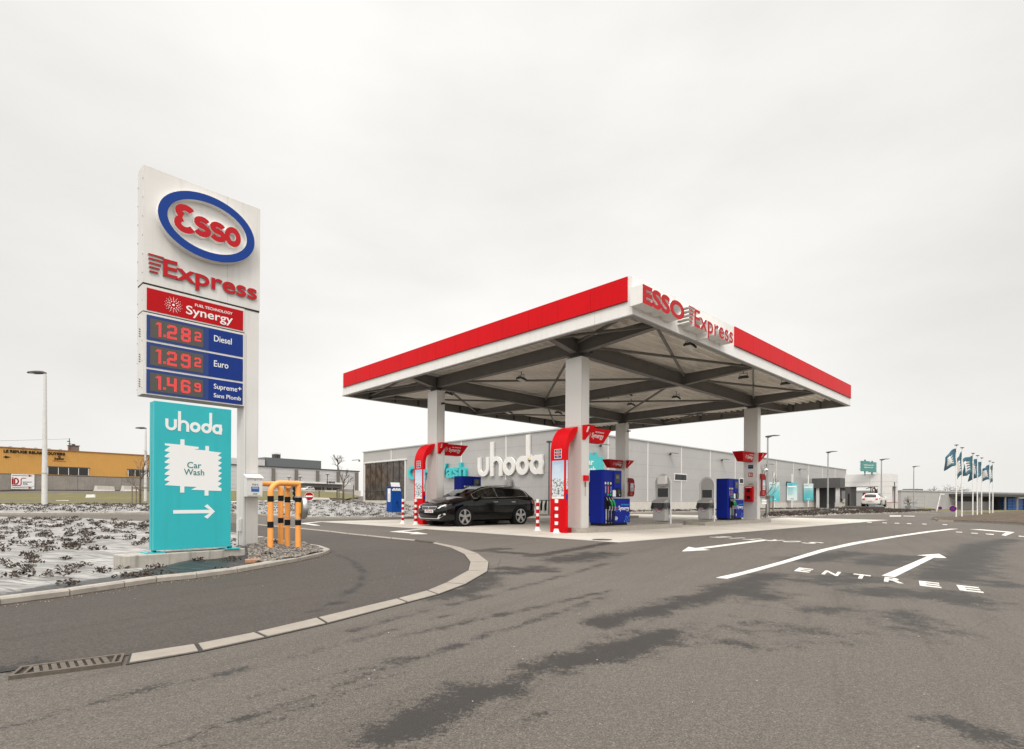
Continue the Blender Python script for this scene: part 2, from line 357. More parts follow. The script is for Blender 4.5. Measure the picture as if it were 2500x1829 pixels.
# ------------------------------------------------------------------ mesh builder
class MB:
    def __init__(s): s.v = []; s.f = []; s.m = []; s.mats = []
    def mi(s, m):
        if m not in s.mats: s.mats.append(m)
        return s.mats.index(m)
    def add(s, vs, fs, m):
        o = len(s.v); i = s.mi(m); s.v += [tuple(v) for v in vs]
        for f in fs: s.f.append([o + q for q in f]); s.m.append(i)
    def box(s, x0, x1, y0, y1, z0, z1, m):
        vs = [(x, y, z) for z in (z0, z1) for y in (y0, y1) for x in (x0, x1)]
        s.add(vs, [(0, 2, 3, 1), (4, 5, 7, 6), (0, 1, 5, 4), (2, 6, 7, 3), (0, 4, 6, 2), (1, 3, 7, 5)], m); return s
    def obox(s, c, ax, ay, az, m):
        c, ax, ay, az = map(Vector, (c, ax, ay, az))
        vs = [c + ax * x + ay * y + az * z for z in (-1, 1) for y in (-1, 1) for x in (-1, 1)]
        s.add(vs, [(0, 2, 3, 1), (4, 5, 7, 6), (0, 1, 5, 4), (2, 6, 7, 3), (0, 4, 6, 2), (1, 3, 7, 5)], m); return s
    def bar(s, a, b, w, h, m):
        a, b = Vector(a), Vector(b); d = (b - a); l = d.length; d.normalize()
        up = Vector((0, 0, 1)) if abs(d.z) < .95 else Vector((1, 0, 0))
        sx = d.cross(up).normalized(); u = sx.cross(d)
        return s.obox((a + b) / 2, d * l / 2, sx * w / 2, u * h / 2, m)
    def prism(s, pts, O, U, V, D, m, mside=None):
        """polygon (u,v) in plane O,U,V; extruded by vector D"""
        O, U, V, D = Vector(O), Vector(U), Vector(V), Vector(D); n = len(pts)
        vs = [O + U * a + V * b for a, b in pts] + [O + U * a + V * b + D for a, b in pts]
        s.add(vs, [tuple(range(n))[::-1], tuple(range(n, 2 * n))], m)
        s.add(vs, [(i, (i + 1) % n, n + (i + 1) % n, n + i) for i in range(n)], mside or m); return s
    def ring(s, po, pi, O, U, V, D, m, mside=None):
        O, U, V, D = Vector(O), Vector(U), Vector(V), Vector(D); n = len(po)
        f = lambda p, k: O + U * p[0] + V * p[1] + D * k
        vs = [f(p, 1) for p in po] + [f(p, 1) for p in pi]
        s.add(vs, [(i, (i + 1) % n, n + (i + 1) % n, n + i) for i in range(n)], m)
        vs = [f(p, 0) for p in po] + [f(p, 1) for p in po] + [f(p, 0) for p in pi] + [f(p, 1) for p in pi]
        s.add(vs, [(i, (i + 1) % n, n + (i + 1) % n, n + i) for i in range(n)] + [(2 * n + i, 3 * n + i, 3 * n + (i + 1) % n, 2 * n + (i + 1) % n) for i in range(n)], mside or m); return s
    def ribbon(s, pts, w, O, U, V, D, m, mside=None):
        """thick stroke along 2-D points"""
        P = [Vector((p[0], p[1])) for p in pts]; lft = []; rgt = []; n = len(P)
        for i in range(n):
            t = (P[min(i + 1, n - 1)] - P[max(i - 1, 0)]).normalized(); q = Vector((-t.y, t.x))
            ww = w[i] if isinstance(w, (list, tuple)) else w
            lft.append(P[i] + q * ww / 2); rgt.append(P[i] - q * ww / 2)
        O, U, V, D = Vector(O), Vector(U), Vector(V), Vector(D)
        f = lambda p, k: O + U * p.x + V * p.y + D * k
        s.add([f(p, 1) for p in lft] + [f(p, 1) for p in rgt], [(i, n + i, n + i + 1, i + 1) for i in range(n - 1)], m)
        loop = lft + rgt[::-1]; q = len(loop)
        s.add([f(p, 0) for p in loop] + [f(p, 1) for p in loop], [(i, (i + 1) % q, q + (i + 1) % q, q + i) for i in range(q)], mside or m); return s
    def tube(s, path, r, m, n=10, caps=True):
        P = [Vector(p) for p in path]; k = len(P); rings = []; u = None
        for i in range(k):
            t = (P[min(i + 1, k - 1)] - P[max(i - 1, 0)]).normalized()
            if u is None: u = t.cross(Vector((0, 0, 1)) if abs(t.z) < .9 else Vector((1, 0, 0))).normalized()
            u = (u - t * u.dot(t)).normalized(); w = t.cross(u)
            rr = r[i] if isinstance(r, (list, tuple)) else r
            rings.append([P[i] + (u * math.cos(2 * PI * j / n) + w * math.sin(2 * PI * j / n)) * rr for j in range(n)])
        vs = [p for rg in rings for p in rg]
        fs = [(i * n + j, i * n + (j + 1) % n, (i + 1) * n + (j + 1) % n, (i + 1) * n + j) for i in range(k - 1) for j in range(n)]
        if caps: fs += [tuple(range(n))[::-1], tuple((k - 1) * n + j for j in range(n))]
        s.add(vs, fs, m); return s
    def cyl(s, a, b, r, m, n=16, r2=None): return s.tube([a, b], [r, r if r2 is None else r2], m, n)
    def sphere(s, c, rx, ry, rz, m, n=14, k=8):
        c = Vector(c); vs = []
        for i in range(k + 1):
            th = PI * i / k
            for j in range(n):
                ph = 2 * PI * j / n; vs.append(c + Vector((rx * math.sin(th) * math.cos(ph), ry * math.sin(th) * math.sin(ph), rz * math.cos(th))))
        s.add(vs, [(i * n + j, (i + 1) * n + j, (i + 1) * n + (j + 1) % n, i * n + (j + 1) % n) for i in range(k) for j in range(n)], m); return s
    def poly(s, pts, m): s.add(pts, [tuple(range(len(pts)))], m); return s
    def text(s, txt, O, U, V, D, w, h, m, mside=None, bold=0.0, align='L'):
        """text filling w x h (w None = natural); O = lower-left of its box"""
        vs, fs, asp = text_mesh(txt, bold)
        ww = h * asp if w is None else w
        O, U, V, D = Vector(O), Vector(U).normalized(), Vector(V).normalized(), Vector(D)
        if align == 'C': O = O - U * ww / 2
        P = [O + U * (x * ww) + V * (y * h) + D * z for x, y, z in vs]
        if mside is None: s.add(P, fs, m)
        else:
            s.add(P, [f for f in fs if all(vs[i][2] > .5 for i in f)], m)
            s.add(P, [f for f in fs if not all(vs[i][2] > .5 for i in f)], mside)
        return s
    def mesh(s, name):
        me = bpy.data.meshes.new(name); me.from_pydata(s.v, [], s.f)
        for m in s.mats: me.materials.append(m)
        me.polygons.foreach_set('material_index', s.m)
        bm = bmesh.new(); bm.from_mesh(me); bmesh.ops.recalc_face_normals(bm, faces=bm.faces); bm.to_mesh(me); bm.free()
        return me
TEXT_CACHE = {}
def text_mesh(txt, bold=0.0):
    k = (txt, bold)
    if k in TEXT_CACHE: return TEXT_CACHE[k]
    cu = bpy.data.curves.new('t', 'FONT'); cu.body = txt; cu.extrude = .5; cu.offset = bold; cu.resolution_u = 4
    o = bpy.data.objects.new('t', cu); COL.objects.link(o)
    dg = bpy.context.evaluated_depsgraph_get(); me = bpy.data.meshes.new_from_object(o.evaluated_get(dg))
    v = np.array([tuple(q.co) for q in me.vertices]); fs = [tuple(p.vertices) for p in me.polygons]
    bpy.data.objects.remove(o); bpy.data.meshes.remove(me); bpy.data.curves.remove(cu)
    mn = v.min(0); mx = v.max(0); sz = mx - mn
    vs = [((a - mn[0]) / sz[0], (b - mn[1]) / sz[1], 1.0 if c > 0 else 0.0) for a, b, c in v]
    TEXT_CACHE[k] = (vs, fs, sz[0] / sz[1]); return TEXT_CACHE[k]

def arc(cx, cy, rx, ry, a0, a1, n=14):
    return [(cx + rx * math.cos(math.radians(a0 + (a1 - a0) * i / n)), cy + ry * math.sin(math.radians(a0 + (a1 - a0) * i / n))) for i in range(n + 1)]
def circ(cx, cy, rx, ry=None, n=32):
    ry = rx if ry is None else ry
    return [(cx + rx * math.cos(2 * PI * i / n), cy + ry * math.sin(2 * PI * i / n)) for i in range(n)]

def obj(name, mb, parent=None, smooth=False, bevel=0.0, label=None):
    me = mb.mesh(name)
    o = bpy.data.objects.new(name, me); COL.objects.link(o)
    if parent: o.parent = parent
    if smooth:
        me.polygons.foreach_set('use_smooth', [True] * len(me.polygons))
        try: me.set_sharp_from_angle(angle=math.radians(38))
        except Exception: pass
    if bevel:
        b = o.modifiers.new('b', 'BEVEL'); b.width = bevel; b.segments = 2; b.limit_method = 'ANGLE'; b.angle_limit = math.radians(50)
    if label: o['label'] = label
    return o
def tag(o, label=None, cat=None, group=None, kind=None):
    if label: o['label'] = label
    if cat: o['category'] = cat
    if group: o['group'] = group
    if kind: o['kind'] = kind
    return o
def thing(name, label, cat, loc=(0, 0, 0), rz=0.0, group=None):
    o = bpy.data.objects.new(name, None); COL.objects.link(o); o.location = loc; o.rotation_euler = (0, 0, rz); o.empty_display_size = .2
    return tag(o, label, cat, group)
def struct(name, mb, label=None, smooth=False): 
    o = obj(name, mb, smooth=smooth); o['kind'] = 'structure'
    if label: tag(o, label, name.replace('_', ' '))
    return o
def dup(root, loc, rz=None, label=None):
    r = root.copy(); COL.objects.link(r); r.location = loc
    if rz is not None: r.rotation_euler = (0, 0, rz)
    if label: r['label'] = label
    for ch in list(root.children):
        c = ch.copy(); COL.objects.link(c); c.parent = r
        for g in list(ch.children):
            d = g.copy(); COL.objects.link(d); d.parent = c
    return r

X, Y_, Z_ = Vector((1, 0, 0)), Vector((0, 1, 0)), Vector((0, 0, 1))

# ================================================================== SETTING
# wet and oily patches on the road, as strokes (photo points -> ground) with a radius in metres
STAINS = []
def stain(pts, r, w=1.0):
    STAINS.append(([G(*p) for p in pts], r, w))
stain([(960, 1800), (1006, 1768), (1100, 1725), (1205, 1683)], .20)
stain([(1100, 1725), (1150, 1700)], .24)
stain([(1332, 1627), (1440, 1605), (1538, 1577), (1630, 1545)], .20)
stain([(1500, 1590), (1600, 1556)], .27)
stain([(1205, 1683), (1332, 1627)], .11, .8)
stain([(1467, 1520), (1600, 1490), (1772, 1442)], .22)
stain([(1690, 1468), (1772, 1446)], .26)
stain([(1800, 1440), (1860, 1455)], .38)
stain([(1772, 1442), (1830, 1425), (1879, 1403)], .3)
stain([(2000, 1417), (2090, 1411)], .5, .95)
stain([(2130, 1447), (2178, 1443)], .38); stain([(2200, 1455), (2257, 1455)], .3, .9)
stain([(2309, 1411), (2350, 1375), (2397, 1331)], .5)
stain([(2270, 1412), (2340, 1380)], .35, .9)
stain([(2320, 1450), (2370, 1470)], .38, .95)
stain([(1958, 1367), (2080, 1350)], .5); stain([(2138, 1375), (2210, 1360)], .6)
stain([(2397, 1331), (2470, 1318)], .45, .9)
stain([(2400, 1420), (2500, 1432)], .4, .85)
stain([(1203, 1347), (1337, 1356)], .22); stain([(1300, 1358), (1380, 1345), (1510, 1322)], .2)
stain([(1231, 1388), (1330, 1393)], .3); stain([(1373, 1368), (1472, 1352)], .5)
stain([(1250, 1398), (1310, 1385)], .25, .9)
stain([(1086, 1455), (1140, 1440), (1200, 1400)], .3, .95); stain([(1180, 1345), (1230, 1340)], .3, .9)
stain([(1700, 1545), (1830, 1575)], .3, .55); stain([(1880, 1530), (1990, 1540)], .4, .6); stain([(1960, 1490), (2040, 1488)], .3, .7)
stain([(2200, 1500), (2260, 1545)], .3, .75)
stain([(2320, 1765), (2420, 1800), (2500, 1829)], .14, .8)
stain([(1250, 1760), (1330, 1735)], .08, .5)
for a, b, r, w in (((398, 1827), (897, 1648), .045, .72), ((480, 1829), (1010, 1630), .04, .66), ((897, 1648), (1480, 1455), .06, .70), ((842, 1543), (1338, 1416), .07, .66),
                   ((966, 1557), (1500, 1440), .07, .72), ((620, 1700), (1000, 1600), .04, .62), ((300, 1690), (800, 1590), .03, .6), ((130, 1740), (700, 1610), .035, .6),
                   ((1338, 1416), (1480, 1375), .1, .6), ((700, 1610), (1100, 1500), .05, .58), ((0, 1780), (330, 1690), .05, .62), ((1160, 1560), (1440, 1480), .05, .6)):
    p, q = Vector((*a, 0)), Vector((*b, 0)); k = 7
    stain([tuple(p.lerp(q, i / k))[:2] for i in range(k + 1)], r, w)
# tyre and seam marks of the inner lane
stain([(805, 1348), (862, 1371), (888, 1400), (876, 1432), (830, 1468), (760, 1500)], .035, .8)
stain([(0, 1640), (40, 1632)], .1, .9)

def near_axis(lo, hi, step, far):
    a = list(np.arange(lo, hi, step)); left = []; s = step; x = lo
    while x > -far: s *= 1.22; x -= s; left.append(x)
    right = []; s = step; x = hi
    while x < far: right.append(x); s *= 1.22; x += s
    return np.array(left[::-1] + a + right + [far])
gx = near_axis(-10, 24, .085, 3500); gy = near_axis(1.2, 17, .085, 3500)
GX, GY = np.meshgrid(gx, gy); P2 = np.stack([GX.ravel(), GY.ravel()], 1)
wet = np.zeros(len(P2)); near = np.where((np.abs(P2[:, 0]) < 30) & (P2[:, 1] > .5) & (P2[:, 1] < 24))[0]; Q = P2[near]
for pts, r, w in STAINS:
    best = np.full(len(Q), 1e9)
    for a, b in zip(pts[:-1], pts[1:]):
        A = np.array(a[:2]); B = np.array(b[:2]); d = B - A
        t = np.clip(((Q - A) @ d) / max(d @ d, 1e-9), 0, 1); best = np.minimum(best, np.hypot(*(Q - A - t[:, None] * d).T))
    wet[near] = np.maximum(wet[near], w * np.clip(1.12 - best / r * .72, 0, 1))
gz = T(P2[:, 0], P2[:, 1])
nx, ny = len(gx), len(gy)
idx = np.arange(nx * ny).reshape(ny, nx)
quads = np.stack([idx[:-1, :-1], idx[:-1, 1:], idx[1:, 1:], idx[1:, :-1]], -1).reshape(-1, 4)
def np_mesh(name, co, quads, m, wetv=None):
    me = bpy.data.meshes.new(name); me.vertices.add(len(co)); me.vertices.foreach_set('co', np.ascontiguousarray(co, dtype=np.float32).ravel())
    me.loops.add(quads.size); me.loops.foreach_set('vertex_index', quads.ravel().astype(np.int32))
    me.polygons.add(len(quads)); me.polygons.foreach_set('loop_start', np.arange(0, quads.size, 4, dtype=np.int32)); me.polygons.foreach_set('loop_total', np.full(len(quads), 4, dtype=np.int32))
    me.update(calc_edges=True); me.materials.append(m)
    if wetv is not None:
        a = me.attributes.new('wet', 'FLOAT', 'POINT'); a.data.foreach_set('value', wetv.astype(np.float32))
    o = bpy.data.objects.new(name, me); COL.objects.link(o); return o
ground = np_mesh('ground', np.column_stack([P2, gz]), quads, M_ASPH, wet)
tag(ground, 'pale worn asphalt forecourt with dark oily patches', 'ground', kind='structure')

def in_poly(pts, x, y):
    ins = False; n = len(pts); j = n - 1
    for i in range(n):
        xi, yi = pts[i][0], pts[i][1]; xj, yj = pts[j][0], pts[j][1]
        if (yi > y) != (yj > y) and x < (xj - xi) * (y - yi) / (yj - yi) + xi: ins = not ins
        j = i
    return ins
def sheet(name, pts, step, m, zf, label=None, kind='structure', jit=.25):
    """constrained triangulation of an outline with inner points; zf(x, y) = height"""
    B = [Vector((p[0], p[1])) for p in pts]
    dense = []
    for a, b in zip(B, B[1:] + B[:1]):
        k = max(1, int((b - a).length / (step * 1.5)))
        dense += [a.lerp(b, i / k) for i in range(k)]
    n = len(dense); inner = []
    x0, x1 = min(p.x for p in B), max(p.x for p in B); y0, y1 = min(p.y for p in B), max(p.y for p in B)
    y = y0
    while y < y1:
        st = step * max(1, y / 9); x = x0
        while x < x1:
            px, py = x + random.uniform(-jit, jit) * st, y + random.uniform(-jit, jit) * st
            if in_poly(dense, px, py): inner.append(Vector((px, py)))
            x += st
        y += st
    vs, es, fs, *_ = delaunay_2d_cdt(dense + inner, [(i, (i + 1) % n) for i in range(n)], [], 1, 1e-4)
    mb = MB(); mb.add([(v.x, v.y, zf(v.x, v.y)) for v in vs], fs, m)
    o = obj(name, mb, smooth=True)
    tag(o, label, name.replace('_', ' ') if label else None, kind=kind); return o

def strip(mb, up, lo, z0, z1, m, joint=None):
    """raised strip between two world polylines"""
    for i in range(len(up) - 1):
        a, b, c, d = up[i], up[i + 1], lo[i + 1], lo[i]
        g = .0
        if joint:
            e = (b - a); g = joint / max(e.length, .05)
        A, B_ = a.lerp(b, g), b.lerp(a, g); D, C_ = d.lerp(c, g), c.lerp(d, g)
        vs = [Vector((p.x, p.y, z)) for z in (z0, z1) for p in (A, B_, C_, D)]
        mb.add(vs, [(4, 5, 6, 7), (0, 1, 5, 4), (1, 2, 6, 5), (2, 3, 7, 6), (3, 0, 4, 7)], m)

# gutter of concrete slabs sweeping round the totem island
GU = [(316, 1601), (479, 1575.8), (624.5, 1546.8), (776, 1511), (971, 1463.7), (1043.7, 1444), (1089.7, 1424.7), (1143.6, 1394.6), (1149, 1373.4), (1134, 1354), (1100, 1338), (1056, 1327.5), (1014, 1321.6), (955, 1316.4), (898, 1310), (849, 1305), (806, 1299.6), (714, 1290), (632, 1283), (560, 1277.5)]
GD = [(308.6, 1623), (490, 1592), (650, 1557.7), (797.4, 1524), (994, 1472.6), (1068.5, 1453), (1134, 1428.3), (1189, 1396.4), (1192.5, 1373.4), (1166, 1352.8), (1121.6, 1337), (1061, 1325), (1015, 1319), (955, 1313), (898, 1307.2), (849, 1302.4), (806, 1297), (714, 1287.6), (632, 1280.8), (560, 1275.4)]
gu = [G(*p) for p in GU]; gd = [G(*p) for p in GD]
mb = MB()
strip(mb, gu[:12], gd[:12], -.03, .012, M_SLAB, .014); strip(mb, gu[12:], gd[12:], -.03, .012, M_SLAB, .014)
struct('gutter', mb, 'pale concrete slab gutter curving round the sign island')
mb = MB()
A0, A1, B1, B0 = gu[0], gu[-1], gd[-1], gd[0]
widen = lambda a, b: a + (a - b).normalized() * .013
up2 = [widen(a, b) for a, b in zip(gu, gd)]; lo2 = [widen(b, a) for a, b in zip(gu, gd)]
strip(mb, up2, lo2, -.04, .006, M_JOINT)
struct('gutter_bed', mb)

def grate(c0, c1, c2, c3, nb, label):
    """iron gully grate between four ground corners (u0, u1, l1, l0)"""
    t = thing('drain_grate', label, 'drain grate', (c0 + c1 + c2 + c3) / 4)
    o = t.location.copy(); q = [p - o for p in (c0, c1, c2, c3)]
    P = lambda u, v, z: (q[0].lerp(q[1], u)).lerp(q[3].lerp(q[2], u), v) + Vector((0, 0, z))
    def quad(mb, u0, v0, u1, v1, z0, z1, m, sk=0.0):
        vs = [P(u, v, z) for z in (z0, z1) for u, v in ((u0, v0), (u1, v0), (u1 + sk, v1), (u0 + sk, v1))]
        mb.add(vs, [(4, 5, 6, 7), (0, 1, 5, 4), (1, 2, 6, 5), (2, 3, 7, 6), (3, 0, 4, 7)], m)
    f = MB()
    quad(f, 0, 0, 1, .12, 0, .022, M_GRIME); quad(f, 0, .88, 1, 1, 0, .022, M_GRIME); quad(f, 0, .1, .03, .9, 0, .0215, M_GRIME); quad(f, .97, .1, 1, .9, 0, .0215, M_GRIME); quad(f, .1, .1, .13, .9, 0, .0215, M_GRIME)
    quad(f, .9, .1, .93, .9, 0, .0215, M_GRIME)
    obj('frame', f, t)
    s = MB(); quad(s, .01, .05, .99, .95, 0, .0075, M_JOINT); obj('pit', s, t)
    b = MB()
    for i in range(nb):
        u = .15 + .72 * i / nb; quad(b, u - .03, .1, u + .02, .9, .0, .019, M_GRIME, .085)
    obj('bars', b, t)
grate(G(50.8, 1635.7), G(305, 1603), G(296, 1625.5), G(20, 1661), 9, 'rusty iron gully grate with slanted bars in the near gutter')
grate(G(1012, 1321.3), G(1057, 1327.3), G(1062, 1324.8), G(1016, 1319.2), 8, 'small dark iron gully grate in the gutter bend near the car')

# concrete apron under the canopy
mb = MB()
ap = [CL(-1.2, -.45), CL(24, -.45), CL(24, 15.3), CL(-1.2, 15.3)]
nr, nl = 7, 5
for i in range(nr):
    for j in range(nl):
        r0, r1 = -1.2 + 25.2 * i / nr, -1.2 + 25.2 * (i + 1) / nr; l0, l1 = -.45 + 15.75 * j / nl, -.45 + 15.75 * (j + 1) / nl; g = .012
        mb.poly([CL(r0 + g, l0 + g, .005), CL(r1 - g, l0 + g, .005), CL(r1 - g, l1 - g, .005), CL(r0 + g, l1 - g, .005)], M_APRON)
struct('apron', mb, 'pale concrete slab apron under the canopy')
mb = MB(); mb.prism([(-1.25, -.5), (24.05, -.5), (24.05, 15.35), (-1.25, 15.35)], K + Vector((0, 0, -.02)), DR, DL, Vector((0, 0, .0225)), M_SEAM); struct('apron_joints', mb)

# inner lane of darker asphalt between the island kerb and the gutter
KERB1 = [(-260, 1497), (0, 1459), (171, 1438), (304.5, 1419), (382.5, 1408), (481, 1398.5), (580, 1386), (730.5, 1360), (790, 1347), (806, 1339)]
KERB1B = [(806, 1339), (783, 1331.5), (633, 1309), (563.5, 1299.6)]
k1 = [G(*p, .07) for p in KERB1]; k1b = [G(*p, .07) for p in KERB1B] + [GT(365, 1273, .07), GT(200, 1265, .07), GT(0, 1262, .07), GT(-220, 1262, .07)]
flat = lambda v, z=0.0: Vector((v.x, v.y, z))
lane = [flat(p) for p in k1] + [flat(p) for p in k1b[1:4]] + [flat(p) for p in gu[::-1]] + [G(50, 1636), G(-320, 1690)]
lo_ = sheet('inner_lane', lane, .12, M_ASPH2, lambda x, y: .0045 + float(T(x, y)), 'darker asphalt lane between the kerb and the gutter')
me = lo_.data; co = np.array([tuple(v.co[:2]) for v in me.vertices]); wv = np.zeros(len(co))
for pts, r, w in STAINS[-2:]:
    best = np.full(len(co), 1e9)
    for a, b in zip(pts[:-1], pts[1:]):
        A = np.array(a[:2]); B = np.array(b[:2]); d = B - A; t = np.clip(((co - A) @ d) / (d @ d), 0, 1); best = np.minimum(best, np.hypot(*(co - A - t[:, None] * d).T))
    wv = np.maximum(wv, w * np.clip(1.35 - best / (r * 1.6) * .8, 0, 1))
a = me.attributes.new('wet', 'FLOAT', 'POINT'); a.data.foreach_set('value', wv.astype(np.float32))

def kerb(name, pts, w, h, label, inward=1, seg=1.0, zf=None):
    """row of kerb stones along world points (outer top edge), width w towards the left of travel * inward"""
    mb = MB(); dense = []
    P = [Vector((p.x, p.y, 0)) for p in pts]
    nrm = []
    for i in range(len(P)):
        t = (P[min(i + 1, len(P) - 1)] - P[max(i - 1, 0)]).normalized(); nrm.append(Vector((-t.y, t.x, 0)) * inward)
    for i in range(len(P) - 1):
        k = max(1, round((P[i + 1] - P[i]).length / seg))
        for j in range(k):
            a, b = P[i].lerp(P[i + 1], j / k), P[i].lerp(P[i + 1], (j + 1) / k); na, nb = nrm[i].lerp(nrm[i + 1], j / k), nrm[i].lerp(nrm[i + 1], (j + 1) / k)
            e = (b - a).normalized() * .006; a2, b2 = a + e, b - e
            za, zb = float(T(a.x, a.y)), float(T(b.x, b.y))
            c = .018
            def sec(p, n, z): return [p + Vector((0, 0, z - .15)), p + Vector((0, 0, z + h - c)), p + n * c + Vector((0, 0, z + h)), p + n * w + Vector((0, 0, z + h)), p + n * w + Vector((0, 0, z - .15))]
            s0, s1 = sec(a2, na, za), sec(b2, nb, zb)
            mb.add(s0 + s1, [(q, q + 1, 6 + q, 5 + q) for q in range(4)] + [(0, 1, 2, 3, 4), (9, 8, 7, 6, 5)], M_KERB)
    o = struct(name, mb, label); return o
kerb('kerb', k1 + k1b[1:2], .11, .07, 'low pale concrete kerb round the sign island', 1, 1.0)
kerb('kerb', k1b[1:], .09, .07, 'low kerb along the back of the sign island', 1, 1.0)

# ---- planting beds of black weed film
wav = lambda x, y: .018 * math.sin(x * 2.3 + y * 4.1 + math.sin(x * 1.7)) + .014 * math.sin(x * 5.1 - y * 7.3 + 2 * math.sin(y)) + .008 * math.sin(11 * x + 5 * y)
nb_poly = [flat(p) for p in k1] + [flat(p) for p in k1b[1:]]
mid = [p for p in nb_poly]
def shrink(poly, d):
    c = []
    n = len(poly)
    for i in range(n):
        t = (poly[(i + 1) % n] - poly[i - 1]).normalized(); c.append(poly[i] + Vector((-t.y, t.x, 0)) * d)
    return c
near_bed = shrink(nb_poly, .09)
MOUND = (-4.15, 9.1)
k1np = np.array([(q.x, q.y) for q in k1])
def kerb_dist(x, y):
    q = np.array((x, y)); A = k1np[:-1]; D = k1np[1:] - A; t = np.clip(((q - A) * D).sum(1) / (D * D).sum(1), 0, 1)
    return float(np.hypot(*(q - A - t[:, None] * D).T).min())
def near_z(x, y):
    d = math.hypot(x - MOUND[0], (y - MOUND[1]) * .8); e = kerb_dist(x, y)
    return float(T(x, y)) + .015 + .05 * float(sstep(e, .1, 1.0)) + wav(x, y) * float(sstep(e, 0, .3)) + .11 * math.exp(-(d / .95) ** 2)
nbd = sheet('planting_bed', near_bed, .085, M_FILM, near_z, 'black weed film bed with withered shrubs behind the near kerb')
fa_ = nbd.data.attributes.new('glare_free', 'FLOAT', 'POINT')
# strip in the film's own black, without the painted sky glare, along the kerb and in front of the sign block
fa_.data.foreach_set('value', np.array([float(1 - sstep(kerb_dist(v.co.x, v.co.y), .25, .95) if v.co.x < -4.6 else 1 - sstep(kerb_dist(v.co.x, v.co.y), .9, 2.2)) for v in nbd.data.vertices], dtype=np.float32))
gp = [G(605, 1362, .1), G(640, 1367, .1), G(725, 1356, .1), G(790, 1342, .1), G(777, 1334, .1), G(700, 1322, .1), G(632, 1311, .1), G(600, 1322, .1)]
gv = sheet('gravel_mulch', [flat(p) for p in gp], .05, M_GRAVEL, lambda x, y: near_z(x, y) + .03 + random.uniform(-.012, .014), 'loose grey gravel and bark at the foot of the striped barrier', kind='stuff')

fk = [GT(p[0], p[1], .1) for p in ((-300, 1253), (0, 1252), (200, 1251), (365, 1251), (563, 1253), (632, 1255), (741, 1261), (900, 1262.6), (1000, 1261), (1060, 1259))]
kerb('kerb', fk, .14, .1, 'kerb along the far planting bed behind the sign', 1, 1.2)
fb_back = [Vector((-9.5, 49, 0)), Vector((-20, 55, 0)), Vector((-24, 50, 0)), Vector((-25.5, 40, 0)), Vector((-31, 35.5, 0)), Vector((-55, 36.5, 0))]
far_poly = [flat(p) + Vector((0, .14, 0)) for p in fk] + fb_back
far_z = lambda x, y: float(T(x, y)) + .09 + wav(x * .6, y * .6) * 1.6
# ground behind the bend of the bed rises to the foot of the wash hall
def far_z2(x, y):
    b = x / y; e = sstep(b, -.36, -.2) * sstep(y, 33, 46) * .42
    return far_z(x, y) + float(e)
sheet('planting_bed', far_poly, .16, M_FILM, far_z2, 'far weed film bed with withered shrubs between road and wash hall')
pth = [Vector((-60, 37.5, 0)), Vector((-31, 36.5, 0)), Vector((-26.5, 41, 0)), Vector((-25.2, 50, 0)), Vector((-21, 57, 0)), Vector((-21, 60.5, 0)), Vector((-27, 54, 0)), Vector((-30.5, 43, 0)), Vector((-35, 41, 0)), Vector((-62, 42, 0))]
sheet('path', pth, .22, M_APRON, lambda x, y: float(T(x, y)) + .03, 'pale road curving behind the far planting bed')
gpoly = [Vector((-64, 42.3, 0)), Vector((-35, 41.3, 0)), Vector((-31, 43.4, 0)), Vector((-27.4, 54.2, 0)), Vector((-21.5, 61, 0)), Vector((-19, 63, 0)), Vector((-24, 88, 0)), Vector((-48, 80, 0)), Vector((-66, 77, 0)), Vector((-100, 76, 0))]
def gz_(x, y): return float(T(x, y)) + .05 + random.uniform(-.03, .03)
sheet('grass_verge', gpoly, .16, M_GRASS, gz_, 'dull yellowish winter grass slope in front of the warehouses', kind='stuff')

# bed in front of and right of the wash hall
C0 = Vector((3.44, 39.7, 0))
rb = [C0 + DR * t - DL * 2.2 for t in (1.0, 14, 33, 52)] + [C0 + DR * t - DL * .2 for t in (52, 33, 14, 1.0)]
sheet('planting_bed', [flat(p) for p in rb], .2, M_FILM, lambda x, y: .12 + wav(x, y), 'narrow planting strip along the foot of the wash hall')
kerb('kerb', [C0 + DR * t - DL * 2.3 for t in (.5, 14, 33, 53)], .14, .12, 'pale kerb of the planting strip along the wash hall', 1, 1.5)
rk = [G(*p) for p in ((1850, 1270), (1900, 1264.5), (1985, 1262.5), (2060, 1258.5), (2183, 1255), (2290, 1248.8))]
rbk = [AY(2262, 1244, 66), AY(2150, 1245, 62), AY(2060, 1247, 58), AY(1960, 1249, 50), AY(1880, 1252, 44)]
rpoly = [flat(p) for p in rk] + [flat(p) for p in rbk]
def seg_dist(x, y, pts):
    A_ = np.array([(q.x, q.y) for q in pts]); q = np.array((x, y)); A = A_[:-1]; D = A_[1:] - A; t = np.clip(((q - A) * D).sum(1) / (D * D).sum(1), 0, 1)
    return float(np.hypot(*(q - A - t[:, None] * D).T).min())
def rz2(x, y):
    dd = seg_dist(x, y, rk)
    return .08 + wav(x, y) * .7 + .38 * float(sstep(min(dd, 20), .3, 9)) * float(sstep(x / y, .5, .6)) * (1 - float(sstep(x / y, .68, .73)))
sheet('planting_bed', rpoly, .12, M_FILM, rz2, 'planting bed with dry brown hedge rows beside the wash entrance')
kerb('kerb', rk, .14, .1, 'kerb in front of the brown hedge bed by the wash entrance', 1, 1.4)
